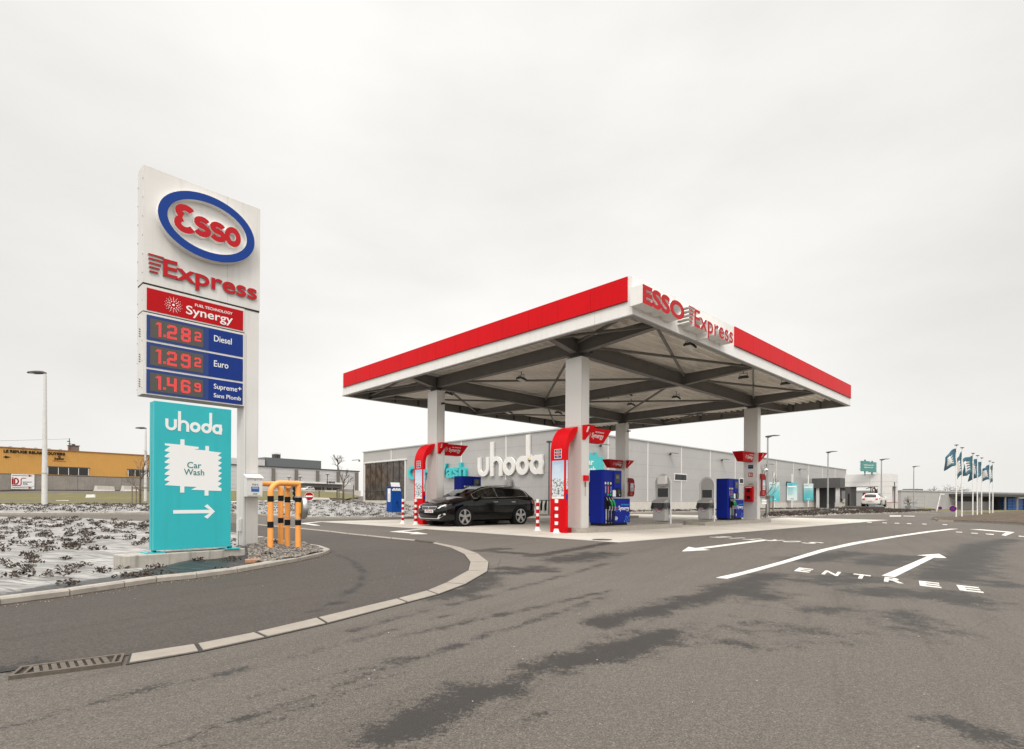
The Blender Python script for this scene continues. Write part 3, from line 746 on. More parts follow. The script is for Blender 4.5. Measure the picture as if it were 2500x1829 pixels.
# brown mound under the flags
mk = [GT(*p) for p in ((2275, 1268), (2290, 1273), (2330, 1274.5), (2400, 1277.5), (2500, 1283), (2620, 1291))]
mpoly = [flat(p) for p in mk] + [Vector((80, 60, 0)), Vector((75, 78, 0)), AY(2430, 1250, 68), AY(2350, 1258, 52), AY(2290, 1264, 40)]
mpoly = [flat(p) for p in mpoly]
def mz(x, y):
    dd = seg_dist(x, y, mk)
    return float(T(x, y)) + .10 + .4 * float(sstep(dd, 0, 9)) * float(sstep(x / y, .78, .95)) + random.uniform(-.06, .06) * float(sstep(dd, .05, .6))
sheet('mulch_mound', mpoly, .10, M_MULCH, mz, 'mound of rough brown mulch under the row of flags', kind='stuff')
kerb('kerb', mk, .16, .09, 'kerb round the brown mound under the flags', 1, 1.5)
vp = [AY(2240, 1240, 82), AY(2290, 1244, 80), AY(2500, 1245, 88), AY(2700, 1246, 92), AY(2700, 1240, 150), AY(2240, 1236, 150)]
sheet('grass_verge', [flat(p) for p in vp], .3, M_GRASS, lambda x, y: float(T(x, y)) + .06, 'flat grass verge before the long grey hall', kind='stuff')

# ---- withered shrubs poking through the film
def clump(name, R, H, n):
    mb = MB()
    for i in range(n):
        a = random.uniform(0, 2 * PI); rr = R * math.sqrt(random.random()); z = random.uniform(.0, H) * (1 - .5 * rr / R)
        c = Vector((rr * math.cos(a), rr * math.sin(a), z)); s = random.uniform(.018, .042)
        u = Vector((random.gauss(0, 1), random.gauss(0, 1), random.gauss(0, .7))).normalized(); v = u.cross(Vector((random.gauss(0, 1), random.gauss(0, 1), random.gauss(0, 1)))).normalized()
        k = u.cross(v) * s * .35
        mb.add([c - u * s, c - v * s * .5 + k, c + u * s, c + v * s * .5 + k], [(0, 1, 2), (0, 2, 3)], M_LEAF)
    for i in range(max(3, n // 7)):
        a = random.uniform(0, 2 * PI); rr = R * random.uniform(.3, .9)
        mb.tube([(0, 0, -.02), (rr * .5 * math.cos(a), rr * .5 * math.sin(a), H * .55), (rr * math.cos(a), rr * math.sin(a), H * random.uniform(.5, 1.1))], [.006, .005, .003], M_BARK, 4)
    return mb.mesh(name)
CL_M = [clump('withered_shrub', random.uniform(.12, .20), random.uniform(.08, .13), random.randint(26, 46)) for _ in range(7)]
def place_clump(x, y, z, s, first_label, group):
    o = bpy.data.objects.new('withered_shrub', random.choice(CL_M)); COL.objects.link(o); o.location = (x, y, z); o.rotation_euler = (0, 0, random.uniform(0, 6.28)); o.scale = (s, s, s * random.uniform(.8, 1.2))
    return tag(o, first_label, 'shrub', group)
BLOCK_CLEAR = []
def try_points(poly, n, dmin, ymax=1e9):
    xs = [p.x for p in poly]; ys = [p.y for p in poly]; got = []
    for _ in range(n * 60):
        if len(got) >= n: break
        x, y = random.uniform(min(xs), max(xs)), random.uniform(min(ys), min(max(ys), ymax))
        if abs(x / y) > 1.02 or not in_poly(poly, x, y): continue
        if all((x - a) ** 2 + (y - b) ** 2 > dmin * dmin for a, b in got): got.append((x, y))
    return got
nbi = shrink(nb_poly, .3)
for p in [(335, 1402), (420, 1400), (560, 1372), (485, 1376), (655, 1364), (545, 1388), (580, 1360), (65, 1400), (80, 1372), (160, 1366), (30, 1392), (120, 1408), (125, 1340), (170, 1340)]:
    q = G(*p, .06); place_clump(q.x, q.y, near_z(q.x, q.y), random.uniform(.55, .85), 'small withered brown shrub poking through the film by the sign block and near kerb', 'withered shrubs along the near kerb')
for x, y in try_points(nbi, 270, .30):
    if -6.9 < x < -3.6 and 7.4 < y < 10.2: continue
    place_clump(x, y, near_z(x, y), random.uniform(.6, 1.0), 'withered brown shrub poking through the black film left of the teal board', 'withered shrubs in the near film bed')
# far beds: nobody could count these
def scatter(name, pts, zf, label, smin=.8, smax=1.5):
    mb = MB()
    srcs = []
    for me in CL_M[:4]:
        srcs.append((np.array([tuple(v.co) for v in me.vertices]), [tuple(p.vertices) for p in me.polygons if len(p.vertices) == 3]))
    for x, y in pts:
        v, fs = random.choice(srcs); s = random.uniform(smin, smax); a = random.uniform(0, 6.28); c, q = math.cos(a) * s, math.sin(a) * s; z = zf(x, y)
        fs2 = random.sample(fs, min(len(fs), 46))
        used = sorted({i for f in fs2 for i in f}); mp_ = {i: k for k, i in enumerate(used)}
        mb.add([(x + v[i][0] * c - v[i][1] * q, y + v[i][0] * q + v[i][1] * c, z + v[i][2] * s * 1.2) for i in used], [tuple(mp_[i] for i in f) for f in fs2], M_LEAF)
    return tag(obj(name, mb), label, 'shrubs', kind='stuff')
scatter('withered_shrubs', try_points([flat(p) for p in far_poly], 900, .40), far_z2, 'rows of withered brown shrubs across the far film bed', .75, 1.3)
scatter('withered_shrubs', try_points([flat(p) for p in rb], 300, .22), lambda x, y: .14, 'low brown hedge plants along the foot of the wash hall', 1.0, 1.6)
scatter('withered_shrubs', try_points([flat(p) for p in rpoly], 620, .25), rz2, 'dry brown hedge plants beside the wash entrance', 1.0, 1.7)

# ---- painted road markings (4 mm sheets with a thin body)
def mark(name, polys, label):
    mb = MB()
    for pts, z in polys: mb.prism([(p.x, p.y) for p in pts], (0, 0, .001), X, Y_, (0, 0, z), M_MARK)
    return struct(name, mb, label)
zr_ = lambda px, py: (1600 + px / 2.509, 1260 + py / 2.509)
gl = lambda *ps: [G(*zr_(*p)) for p in ps]
mark('road_marking', [(gl((163, 218), (203, 190), (247, 198), (660, 145), (697, 149), (285, 203), (333, 209)), .006)], 'white arrow painted towards the exit')
up = [(372, 380), (520, 348), (770, 280), (1000, 210), (1200, 165), (1450, 125), (1650, 96), (1805, 79)]
dn = [(440, 386), (600, 345), (840, 277), (1060, 211), (1250, 170), (1490, 128), (1690, 99), (1855, 79)]
mb = MB()
for i in range(len(up) - 1):
    q = gl(up[i], up[i + 1], dn[i + 1], dn[i]); mb.prism([(p.x, p.y) for p in q], (0, 0, .001), X, Y_, (0, 0, .0062), M_MARK)
struct('road_marking', mb, 'long curved white line between the exit and entrance lanes')
mark('road_marking', [(gl((1388, 367), (1466, 376), (1707, 256), (1783, 258), (1738, 233), (1605, 242), (1668, 248)), .006)], 'white arrow painted on the entrance lane')
def roadtext(txt, o, u, v, label, bold=.02):
    O, Ue, Ve = G(*zr_(*o)), G(*zr_(*u)), G(*zr_(*v)); mb = MB()
    U, V = Ue - O, Ve - O; n = len(txt); 
    for i, ch in enumerate(txt):
        vs, fs, asp = text_mesh(ch, bold)
        w = (.55 if ch != 'I' else .14) / n; f = (i + (.0 if ch != 'I' else .2)) / (n - .45)
        mb.add([O + U * (f + x * w * 1.1) + V * y + Vector((0, 0, .001 + .006 * z)) for x, y, z in vs], fs, M_MARK)
    struct('road_marking', mb, label)
roadtext('ENTREE', (850, 338), (2010, 474), (882, 318), 'white painted word ENTREE across the entrance lane')
roadtext('SORTIE', (1042, 165), (415, 126), (955, 170), 'white painted word SORTIE upside down on the exit lane')
mark('road_marking', [(gl((1925, 82), (1990, 82), (2200, 100), (2145, 122), (2120, 118), (2150, 101)), .006)], 'white hooked line and arrow far down the road')
mark('road_marking', [(gl((1840, 97), (1880, 99), (1880, 102), (1840, 100)), .006), (gl((1935, 104), (1975, 106), (1975, 109), (1935, 107)), .006), (gl((2020, 109), (2075, 112), (2070, 116), (2030, 113)), .006), (gl((2225, 122), (2262, 125), (2262, 128), (2225, 126)), .006)], 'broken white give way dashes far down the road')
z1_ = lambda px, py: G(820 + px / 4.342, 1040 + py / 4.342)
mark('road_marking', [([z1_(575, 1124), z1_(880, 1098), z1_(940, 1098), z1_(700, 1121), z1_(820, 1132), z1_(862, 1129), z1_(970, 1149), z1_(870, 1149), z1_(785, 1148), z1_(830, 1142)], .012)], 'white turning arrow in front of the black car')
z5 = lambda px, py: G(560 + px / 6.641, 1100 + py / 6.641)
mark('road_marking', [([z5(1150, 1186), z5(1420, 1160), z5(1600, 1150), z5(1260, 1186), z5(1370, 1200), z5(1470, 1220), z5(1385, 1220)], .0125)], 'white turning arrow beside the striped barrier')
z7_ = lambda px, py: G(2080 + px / 5.376, 1060 + py / 5.376)
mark('road_marking', [([z7_(495, 1070), z7_(650, 1070), z7_(640, 1082), z7_(495, 1082)], .006), ([z7_(675, 1073), z7_(825, 1075), z7_(825, 1081), z7_(675, 1079)], .006)] + [([z7_(a, 1150 + a * .03), z7_(a + 60, 1152 + a * .03), z7_(a + 60, 1158 + a * .03), z7_(a, 1156 + a * .03)], .006) for a in (-60, 60, 200, 400, 560, 720, 920, 1190)], 'broken white lines at the junction before the wash entrance')

# line of dirt and painted shade at the foot of the near kerb, loose grit, cover and brick
mb = MB()
foot = [Vector((q.x, q.y, 0)) for q in k1]
for i in range(len(foot) - 1):
    t_ = (foot[i + 1] - foot[i]).normalized(); q = Vector((t_.y, -t_.x, 0)); n_ = max(2, int((foot[i + 1] - foot[i]).length / .12)); w0 = .03
    for j in range(n_):
        a_, b_ = foot[i].lerp(foot[i + 1], j / n_), foot[i].lerp(foot[i + 1], (j + 1) / n_); w1 = random.uniform(.012, .05)
        mb.prism([(p_.x, p_.y) for p_ in (a_ - q * .01, b_ - q * .01, b_ + q * w1, a_ + q * w0)], (0, 0, .001), X, Y_, (0, 0, .0085), M_MULCH); w0 = w1
struct('kerb_dirt_shade', mb, 'dark line of dirt and painted shade along the foot of the near kerb')
mb = MB(); M_GRIT = mat('pale_grit', (.42, .39, .35), .8, var=.3, vs=20)
for _ in range(300):
    if random.random() < .7:
        i = random.randrange(len(foot) - 1); q = foot[i].lerp(foot[i + 1], random.random()) + Vector((random.gauss(.05, .1), -abs(random.gauss(.05, .12)), 0))
    else:
        b_ = random.uniform(-.75, .85); y_ = random.uniform(2.1, 11); q = Vector((b_ * y_, y_, 0))
    s = random.uniform(.002, .0045); mb.sphere((q.x, q.y, s * .5 + .005), s * 1.3, s, s * .7, M_GRIT, 5, 3)
tag(obj('grit', mb), 'tiny pale stones scattered over the asphalt and along the kerb', 'grit', kind='stuff')
q = G(1470, 1318, .006); t = thing('manhole_cover', 'small dark round cover set in the apron edge before the nearest pump', 'manhole cover', q, .3)
mb = MB(); mb.cyl((0, 0, -.01), (0, 0, .008), .24, M_GRIME, 24); mb.cyl((0, 0, .008), (0, 0, .011), .20, M_DGREY, 24); obj('lid', mb, t)
q = G(617, 1369, .07); t = thing('brick', 'single orange brick lying on black film by the near kerb', 'brick', Vector((q.x, q.y, near_z(q.x, q.y))), .5)
mb = MB(); mb.box(-.10, .10, -.05, .05, 0, .055, mat('old_brick', (.42, .22, .13), .85, var=.25, vs=20)); obj('block', mb, t, bevel=.008)
# ================================================================== LETTERING HELPERS
def express_lines(mb, O, U, V, D, w, h, m, ms):
    """five slanting speed lines"""
    for i in range(5):
        y = h * (1 - i * .235) ; x0 = w * .02 * i; x1 = w * (1 - .09 * i)
        mb.prism([(x0, y - h * .045), (x1 - .02 * w, y - h * .045), (x1, y + h * .03), (x0 + .02 * w, y + h * .03)], O, U, V, D, m, ms)
def synergy_dots(mb, c, U, V, D, r, m):
    c, U, V, D = Vector(c), Vector(U), Vector(V), Vector(D)
    mb.prism(circ(0, 0, r * .14, n=10), c, U, V, D, m)
    for k, (rr, n, s) in enumerate(((.42, 9, .075), (.62, 14, .062), (.80, 16, .048), (.95, 14, .032))):
        for i in range(n):
            a = 2 * PI * (i + .5 * (k % 2)) / n
            mb.prism(circ(rr * r * math.cos(a), rr * r * math.sin(a), r * s * .92, n=8), c, U, V, D, m)
def esso_word(mb, O, U, V, D, w, h, m, ms):
    """heavy rounded word: epsilon-like capital, s, s, o; box w x h"""
    O, U, V, D = Vector(O), Vector(U), Vector(V), Vector(D)
    f = lambda pts, sx, sy, ox, oy: [(ox + x * sx, oy + y * sy) for x, y in pts]
    k = w / 4.05; t = h * .245
    top = arc(.58, .755, .40, .175, 25, 250, 12); bot = arc(.58, .29, .46, .215, 110, 335, 12)
    mb.ribbon(f(top, k, h, 0, 0), t, O, U, V, D, m, ms); mb.ribbon(f(bot, k, h, 0, 0), t, O, U, V, D * .99, m, ms)
    for q in (1, 2):
        sc = arc(.5, .575, .33, .135, 20, 270, 10) + arc(.5, .285, .36, .155, 85, -160, 10)
        mb.ribbon(f(sc, k, h, k * (1.08 + (q - 1) * .97), 0), h * .215, O, U, V, D * (.985 - .005 * q), m, ms)
    c = (k * 3.5, h * .42)
    mb.ring([(c[0] + x, c[1] + y) for x, y in circ(0, 0, k * .53, h * .40, 28)], [(c[0] + x, c[1] + y) for x, y in circ(0, 0, k * .20, h * .165, 28)], O, U, V, D * .97, m, ms)
def uhoda_letters(O, U, V, D, w, m, ms=None):
    """round geometric word; returns list of (letter, MB); x-height unit scaled to width w"""
    O, U, V, D = Vector(O), Vector(U), Vector(V), Vector(D)
    s = w / 4.62; t = .23; res = []
    P = lambda pts, ox: [((ox + x) * s, y * s) for x, y in pts]
    mb = MB(); mb.ribbon(P([(.12, 1.0), (.12, .45)] + arc(.45, .45, .33, .33, 180, 360, 16) + [(.78, 1.0)], 0), t * s, O, U, V, D, m, ms); res.append(mb)
    mb = MB(); mb.ribbon(P([(.12, 0), (.12, 1.75)], .98), t * s, O, U, V, D, m, ms); mb.ribbon(P([(.14, .5)] + arc(.45, .55, .33, .33, 165, 0, 16) + [(.78, 0)], .98), t * s, O, U, V, D * .985, m, ms); res.append(mb)
    for ox, kind in ((1.95, 'o'), (2.88, 'd'), (3.80, 'a')):
        mb = MB(); mb.ring(P(circ(.42, .46, .44, .46), ox), P(circ(.42, .46, .19, .20), ox), O, U, V, D * .985, m, ms)
        if kind == 'd': mb.ribbon(P([(.775, .42), (.775, 1.9)], ox), t * s, O, U, V, D, m, ms)
        if kind == 'a': mb.ribbon(P([(.70, .0), (.70, .92)], ox), t * s, O, U, V, D, m, ms)
        res.append(mb)
    return res
def brush_outline(n=7):
    """two overlapping serrated wash brushes, unit box"""
    L_ = []; R_ = []
    for i in range(n):
        y0 = .88 - i * .76 / n; y1 = y0 - .76 / n; L_ += [(0, y0), (.0, y0 - .055), (.075, y0 - .066)]
    pts = [(.26, 1.0), (.33, 1.0), (.33, .895), (.58, .88), (.575, .845), (.50, .83), (.70, .825), (.70, .91), (.765, .91), (.765, .815), (1, .80)]
    for i in range(n):
        y0 = .80 - i * .70 / n; pts += [(.93, y0 - .06), (1.0, y0 - .085), (1.0, y0 - .10)]
    pts += [(1.0, .06), (.76, .065), (.76, -.03), (.69, -.03), (.69, .07), (.45, .075), (.55, .13), (.33, .135), (.33, .02), (.26, .02), (.26, .14), (0, .15)]
    for i in range(n):
        y0 = .15 + i * .74 / n; pts += [(.085, y0 + .075), (0, y0 + .085), (.0, y0 + .105)]
    pts += [(0, .905), (.26, .90)]
    return pts

# ================================================================== PRICE SIGN
SA = math.atan2(.733, .68)
pr = Vector((-4.32, 9.43, 0)); SE = Vector((.68, .733, 0)).normalized(); SN = Vector((.733, -.68, 0)).normalized()
SW = 1.706
sign = thing('price_sign', 'tall white fuel price sign with blue oval and three red price rows', 'price sign', pr - SE * SW + Z_ * .06, SA)
# local: x along the face, -y towards the viewer, z up; z0 = .06
ZB = .06
def pz(y_left): return EYE + .0060638 * (1218.3 - y_left) - ZB
zs = [5.905 - ZB, 4.157 - ZB, 3.735 - ZB, 2.51 - ZB]
mb = MB(); mb.box(0, SW, 0, .30, zs[1] + .008, zs[0], M_OFFW); mb.box(.005, SW - .005, .005, .295, zs[1] - .02, zs[1] + .008, M_JOINT)
for i in range(6): mb.cyl((-.006, .02, zs[1] + .15 + i * .28), (0, .02, zs[1] + .15 + i * .28), .01, M_SEAM, 6)
for i in range(6): mb.cyl((-.006, .28, zs[1] + .1 + i * .28), (0, .28, zs[1] + .1 + i * .28), .01, M_SEAM, 6)
mb.box(1.18, 1.183, -.0015, 0, zs[1] + .01, zs[0], M_SEAM)
obj('upper_case', mb, sign, bevel=.006)
PW = 1.455
mb = MB(); mb.box(PW + .004, SW - .01, .012, .31, .02, zs[1] - .02, M_OFFW); mb.box(PW + .03, PW + .036, .0105, .012, .02, zs[2], M_SEAM); obj('post', mb, sign, bevel=.008)
mb = MB(); mb.box(0, PW, 0, .30, zs[2] + .008, zs[1] - .02, M_OFFW); mb.box(0, PW, 0, .30, zs[3], zs[2] - .008, M_OFFW); mb.box(.006, PW - .006, .006, .294, zs[2] - .008, zs[2] + .008, M_JOINT)
mb.box(.012, PW - .012, .012, .288, zs[3] - .004, zs[3], M_SEAM)
for zz in (3.45, 3.07, 2.70):
    for q in range(4): mb.obox((-.002, .15, zz - ZB - .06 + q * .035), (.004, 0, 0), (0, .035, .012), (0, 0, .006), M_BLACK)
for zz in (2.6, 3.0, 3.3, 3.7, 3.9):
    for yy in (.02, .28): mb.cyl((-.006, yy, zz - ZB), (0, yy, zz - ZB), .009, M_SEAM, 6)
obj('price_case', mb, sign, bevel=.006)
Un, Vn, Dn = X, Z_, -Y_
# red fuel panel
x0, x1 = .05, PW - .025
mb = MB(); mb.box(x0, x1, -.006, 0, 3.765 - ZB, 4.095 - ZB, M_REDSIGN); rp_ = obj('fuel_panel', mb, sign)
mb = MB(); synergy_dots(mb, (.40, -.006, 3.925 - ZB), Un, Vn, Dn * .004, .125, M_PAPER)
mb.text('FUEL TECHNOLOGY', (.70, -.006, 3.985 - ZB), Un, Vn, Dn * .004, .56, .042, M_PAPER, bold=.012); mb.text('Synergy', (.575, -.006, 3.795 - ZB), Un, Vn, Dn * .004, .69, .175, M_PAPER, bold=.01)
obj('lettering', mb, rp_)
LED_FONT = {'1': '0111000 1111000' + ' 0011000' * 9, '2': '0111110 1111111 1100011 0000011 0000011 0111111 1111110 1100000 1100000 1111111 1111111', '8': '0111110 1111111 1100011 1100011 1111111 0111110 1111111 1100011 1100011 1111111 0111110',
            '9': '0111110 1111111 1100011 1100011 1111111 0111111 0000011 0000011 1100011 1111111 0111110', '6': '0111110 1111111 1100011 1100000 1111110 1111111 1100011 1100011 1100011 1111111 0111110', '4': '1100011 ' * 5 + '1111111 1111111' + ' 0000011' * 4}
def led(mb, ch, x, z, w, h):
    b = LED_FONT[ch].split()
    for r in range(22):
        for c in range(14):
            if b[r // 2][c // 2] == '1':
                cx, cz = x + w * (c + .5) / 14, z + h * (1 - (r + .5) / 22); s = w * .026
                mb.box(cx - s, cx + s, -.0125, -.010, cz - s * 1.1, cz + s * 1.1, M_LED)
for k, (za, zb_, price, words) in enumerate(((3.324, 3.694, '1282', ['Diesel']), (2.917, 3.291, '1292', ['Euro']), (2.53, 2.885, '1469', ['Supreme+', 'Sans Plomb']))):
    za -= ZB; zb_ -= ZB; hh = zb_ - za
    mb = MB(); mb.box(x0, x1, -.006, 0, za, zb_, M_BLUE); mb.box(x0, x0 + .85, -.0075, -.006, za, zb_, mat('blue_sign_deep', (.006, .03, .17), .3, var=.05)); row = obj('price_row', mb, sign)
    mb = MB(); mb.box(x0 + .045, x0 + .77, -.010, -.0075, za + hh * .10, zb_ - hh * .12, M_LEDBG); d = obj('display', mb, row)
    z = za + hh * .19; h = hh * .58
    for ch, dx, dz, w_, h_ in ((price[0], .115, 0, .13, h), (price[1], .265, 0, .135, h), (price[2], .455, 0, .135, h), (price[3], .645, h * .22, .095, h * .68)):
        mb = MB(); led(mb, ch, x0 + dx, z + dz, w_, h_); obj('digit', mb, d)
    mb = MB()
    for q in (-1, 0, 1):
        for p in (-1, 0, 1): mb.box(x0 + .235 + q * .013 - .004, x0 + .235 + q * .013 + .004, -.0125, -.010, z + .03 + p * .014 - .005, z + .03 + p * .014 + .005, M_LED)
    obj('decimal_point', mb, d)
    mb = MB()
    if len(words) == 1: mb.text(words[0], (x0 + .93, -.006, za + hh * .46), Un, Vn, Dn * .004, .27 if k == 0 else .22, hh * .27, M_PAPER, bold=.006)
    else:
        mb.text('Supreme', (x0 + .93, -.006, za + hh * .50), Un, Vn, Dn * .004, .36, hh * .30, M_PAPER, bold=.006); mb.text('+', (x0 + 1.30, -.006, za + hh * .66), Un, Vn, Dn * .004, .06, hh * .15, M_PAPER, bold=.006)
        mb.text('Sans Plomb', (x0 + .93, -.006, za + hh * .18), Un, Vn, Dn * .004, .42, hh * .19, M_PAPER, bold=.006)
    obj('lettering', mb, row)
# oval emblem on the upper case (measured on the face plane)
def face_pt(px, py):
    P0 = pr; t, z = on_line(px, P0 - SE * SW, SE, py); return t, z - ZB
PF = pr - SE * SW + SN * .13
fp = lambda zx, zy, P0=PF: (lambda q: (q[0], q[1] - ZB))(on_line(300 + zx / 4.129, P0, SE, 380 + zy / 4.129))
xl_, xr_ = fp(352, 560)[0], fp(1328, 880)[0]
ecx, erx = (xl_ + xr_) / 2, (xr_ - xl_) / 2
pxc = 838
ecz = (fp(pxc, 392)[1] + fp(pxc, 1040)[1]) / 2; erz = (fp(pxc, 392)[1] - fp(pxc, 1040)[1]) / 2
mb = MB(); mb.prism([(ecx + x, ecz + y) for x, y in circ(0, 0, erx, erz, 64)], (0, 0, 0), X, Z_, -Y_ * .03, M_WHITE)
mb.ring([(ecx + x, ecz + y) for x, y in circ(0, 0, erx, erz, 64)], [(ecx + x, ecz + y) for x, y in circ(0, 0, erx * .82, erz * .76, 64)], (0, -.03, 0), X, Z_, -Y_ * .10, M_BLUERING, M_WHITE); ov = obj('oval_emblem', mb, sign)
mb = MB(); wx0, wx1 = fp(533, 640)[0], fp(1197, 820)[0]; wz0, wz1 = fp(620, 762)[1], fp(620, 500)[1]; esso_word(mb, (wx0, -.03, wz0), X, Z_, -Y_ * .085, wx1 - wx0, wz1 - wz0, M_RED2, M_WHITE); obj('lettering', mb, ov)
PE_ = pr - SE * SW + SN * .03
ex0, ex1 = fp(405, 1200, PE_)[0], fp(1352, 1400, PE_)[0]; ez0, ez1 = fp(425, 1222, PE_)[1], fp(445, 1047, PE_)[1]
mb = MB(); mb.text('Express', (ex0, 0, ez0 - (ez1 - ez0) * .27), X, Z_, -Y_ * .03, ex1 - ex0, (ez1 - ez0) * 1.29, M_RED2, M_SEAM, bold=.02)
lx0, lx1 = fp(255, 1100, PE_)[0], fp(418, 1030, PE_)[0]; lz0, lz1 = fp(310, 1180, PE_)[1], fp(310, 1000, PE_)[1]
express_lines(mb, (lx0, 0, lz0), X, Z_, -Y_ * .03, lx1 - lx0, lz1 - lz0, M_RED2, M_SEAM); obj('lettering', mb, sign)

# letter box on the post
t0 = face_pt(600, 1200)
lb = thing('letterbox', 'white metal letterbox with blue notice hung on the price sign post', 'letterbox', pr - SE * SW + SE * (PW + .0) + SN * .01 + Z_ * 1.0, SA)
mb = MB(); mb.prism([(0, 0), (-.12, 0), (-.12, .315), (0, .36)], (.0, 0, 0), Y_, Z_, X * .255, M_WHITE2); obj('case', mb, lb, bevel=.004)
mb = MB(); mb.prism([(.0, .36), (-.145, .305), (-.145, .318), (0, .375)], (-.012, .001, 0), Y_, Z_, X * .279, M_WHITE); obj('lid', mb, lb)
mb = MB(); mb.box(.018, .237, -.124, -.12, .02, .29, M_WHITE2); mb.box(.10, .17, -.126, -.124, .035, .055, M_SEAM); mb.cyl((.13, -.124, .275), (.13, -.128, .275), .008, M_SEAM, 8); obj('door', mb, lb)
mb = MB(); mb.box(.07, .20, -.126, -.124, .08, .165, mat('blue_notice', (.02, .13, .38), .5)); mb.text('916 C', (.085, -.1242, .185), X, Z_, -Y_ * .003, .10, .03, M_BLACK, bold=.01)
for i in range(3): mb.box(.085, .185, -.1268, -.126, .148 - i * .009, .152 - i * .009, M_PAPER)
obj('notice', mb, lb)
# small socket box low on the post side
sb = thing('socket_box', 'small white cable box low on the side of the price sign post', 'cable box', pr - SE * SW + SE * (PW - .05) - SN * .12 + Z_ * .42, SA)
mb = MB(); mb.box(0, .05, -.05, .05, 0, .2, M_WHITE2); mb.tube([(.02, 0, 0), (.015, 0, -.15), (.03, .02, -.36)], .006, M_SEAM, 6); obj('case', mb, sb)

# concrete block and teal board standing on it
BA = math.atan2(.741, .672); BE = Vector((.672, .741, 0)).normalized(); BN = Vector((.741, -.672, 0)).normalized()
KA = math.atan2(.79, .613)
b0 = G(374.7, 1344.7, .256)
blk0 = G(303, 1358, .216)
blk = thing('concrete_block', 'long weathered concrete block carrying the teal board', 'concrete block', flat(blk0), KA)
bl_len = (G(598, 1338.6, .216) - blk0).length
mb = MB(); mb.box(0, bl_len, 0, .40, -.08, .216, M_CONC); obj('block', mb, blk, bevel=.012)
bw = on_line(564, flat(b0), BE)
brd = thing('advertising_board', 'tall teal car wash board with white brush emblem and arrow', 'advertising board', flat(b0) + Z_ * .216, BA)
bh = EYE + (1218.5 - 978) * b0.y / F - .236
mb = MB(); mb.box(0, bw, .0, .09, .04, bh + .02, M_TEAL); mb.box(.004, bw - .004, .09, .11, .045, bh + .015, M_TEALTXT); mb.box(.0, bw, .11, .20, .04, bh + .02, M_TEAL); obj('panel', mb, brd, bevel=.004)
for xa in (-.09, bw - .10):
    mb = MB(); mb.box(xa, xa + .22, -.03, .24, 0, .014, M_TEAL); mb.box(xa + .10, xa + .14, .06, .14, .014, .05, M_TEALTXT)
    for q in (.03, .22): mb.cyl((xa + q, -.01, .014), (xa + q, -.01, .035), .012, M_STEEL, 6)
    obj('base_plate', mb, brd)
bx = lambda px: (px - 412) / (1092 - 412) * bw
def board_pt(px, py):
    q = ray(260 + px / 3.592, 960 + py / 3.592); Pb = flat(b0)
    t = (q[0] * Pb.y - Pb.x) / (BE.x - q[0] * BE.y); return t, EYE + q[2] * (Pb.y + BE.y * t) - .216
u0, u1 = board_pt(515, 322), board_pt(1011, 360)
for mbx in uhoda_letters((u0[0], 0, u0[1]), X, Z_, -Y_ * .004, u1[0] - u0[0], M_PAPER): obj('letter', mbx, brd)
c0, c1 = board_pt(510, 880), board_pt(1007, 905); ct = board_pt(655, 405)
mb = MB(); bw_ = c1[0] - c0[0]; bh_ = (ct[1] - c0[1]); mb.prism([(x * bw_, y * bh_) for x, y in brush_outline()], (c0[0], 0, c0[1]), X, Z_, -Y_ * .003, M_PAPER); em = obj('brush_emblem', mb, brd)
a, b = board_pt(707, 655), board_pt(830, 660); mb = MB(); mb.text('Car', (a[0], -.003, a[1]), X, Z_, -Y_ * .003, b[0] - a[0], .085, M_TEALTXT, bold=.004)
a, b = board_pt(678, 716), board_pt(855, 722); mb.text('Wash', (a[0], -.003, a[1]), X, Z_, -Y_ * .003, b[0] - a[0], .085, M_TEALTXT, bold=.004); obj('lettering', mb, em)
a, b, t_, q = board_pt(586, 1041), board_pt(950, 1038), board_pt(878, 975), board_pt(878, 1103)
mb = MB(); zc = (a[1] + b[1]) / 2; hw = .024; hd = t_[1] - zc
mb.prism([(a[0], zc - hw), (b[0] - .07, zc - hw), (t_[0] - .03, zc - hd + .03), (t_[0] + .01, zc - hd), (b[0], zc), (t_[0] + .01, zc + hd), (t_[0] - .03, zc + hd - .03), (b[0] - .07, zc + hw), (a[0], zc + hw)], (0, 0, 0), X, Z_, -Y_ * .003, M_PAPER); obj('arrow', mb, brd)

# ---- striped crash barrier with mirror
def zb5(px, py): return 640 + px / 8.257, 1160 + py / 8.257
def banded(mb, path, r, bands, n=14):
    """tube with black bands given as (start, end) lengths along the path"""
    P = [Vector(p) for p in path]; L_ = [0]
    for a, b in zip(P[:-1], P[1:]): L_.append(L_[-1] + (b - a).length)
    mb.tube(P, r, M_ORANGE, n)
    def at(s):
        for i in range(len(P) - 1):
            if s <= L_[i + 1]: return P[i].lerp(P[i + 1], (s - L_[i]) / (L_[i + 1] - L_[i]))
        return P[-1]
    for s0, s1 in bands:
        mb.tube([at(s0 + (s1 - s0) * i / 3) for i in range(4)], r + .003, M_BLACK, n)
f1, f2, f3, f4 = G(*zb5(165, 1515), .13), G(*zb5(372, 1395), .14), G(*zb5(508, 1425), .14), G(*zb5(722, 1470), .13)
hz = EYE + (1220 - (1160 + 165 / 8.257)) * f1.y / F
hp = 1.06
def bend(a, b, z, r=.17, n=6):
    """post from a up and over to b at height z"""
    d = (Vector((b.x - a.x, b.y - a.y, 0))).normalized()
    pts = [Vector((a.x, a.y, a.z - .15)), Vector((a.x, a.y, z - r))]
    for i in range(1, n + 1):
        q = PI / 2 * i / n; pts.append(Vector((a.x, a.y, z - r)) + Z_ * r * math.sin(q) + d * r * (1 - math.cos(q)))
    return pts, Vector((b.x, b.y, z))
pr_r = .046
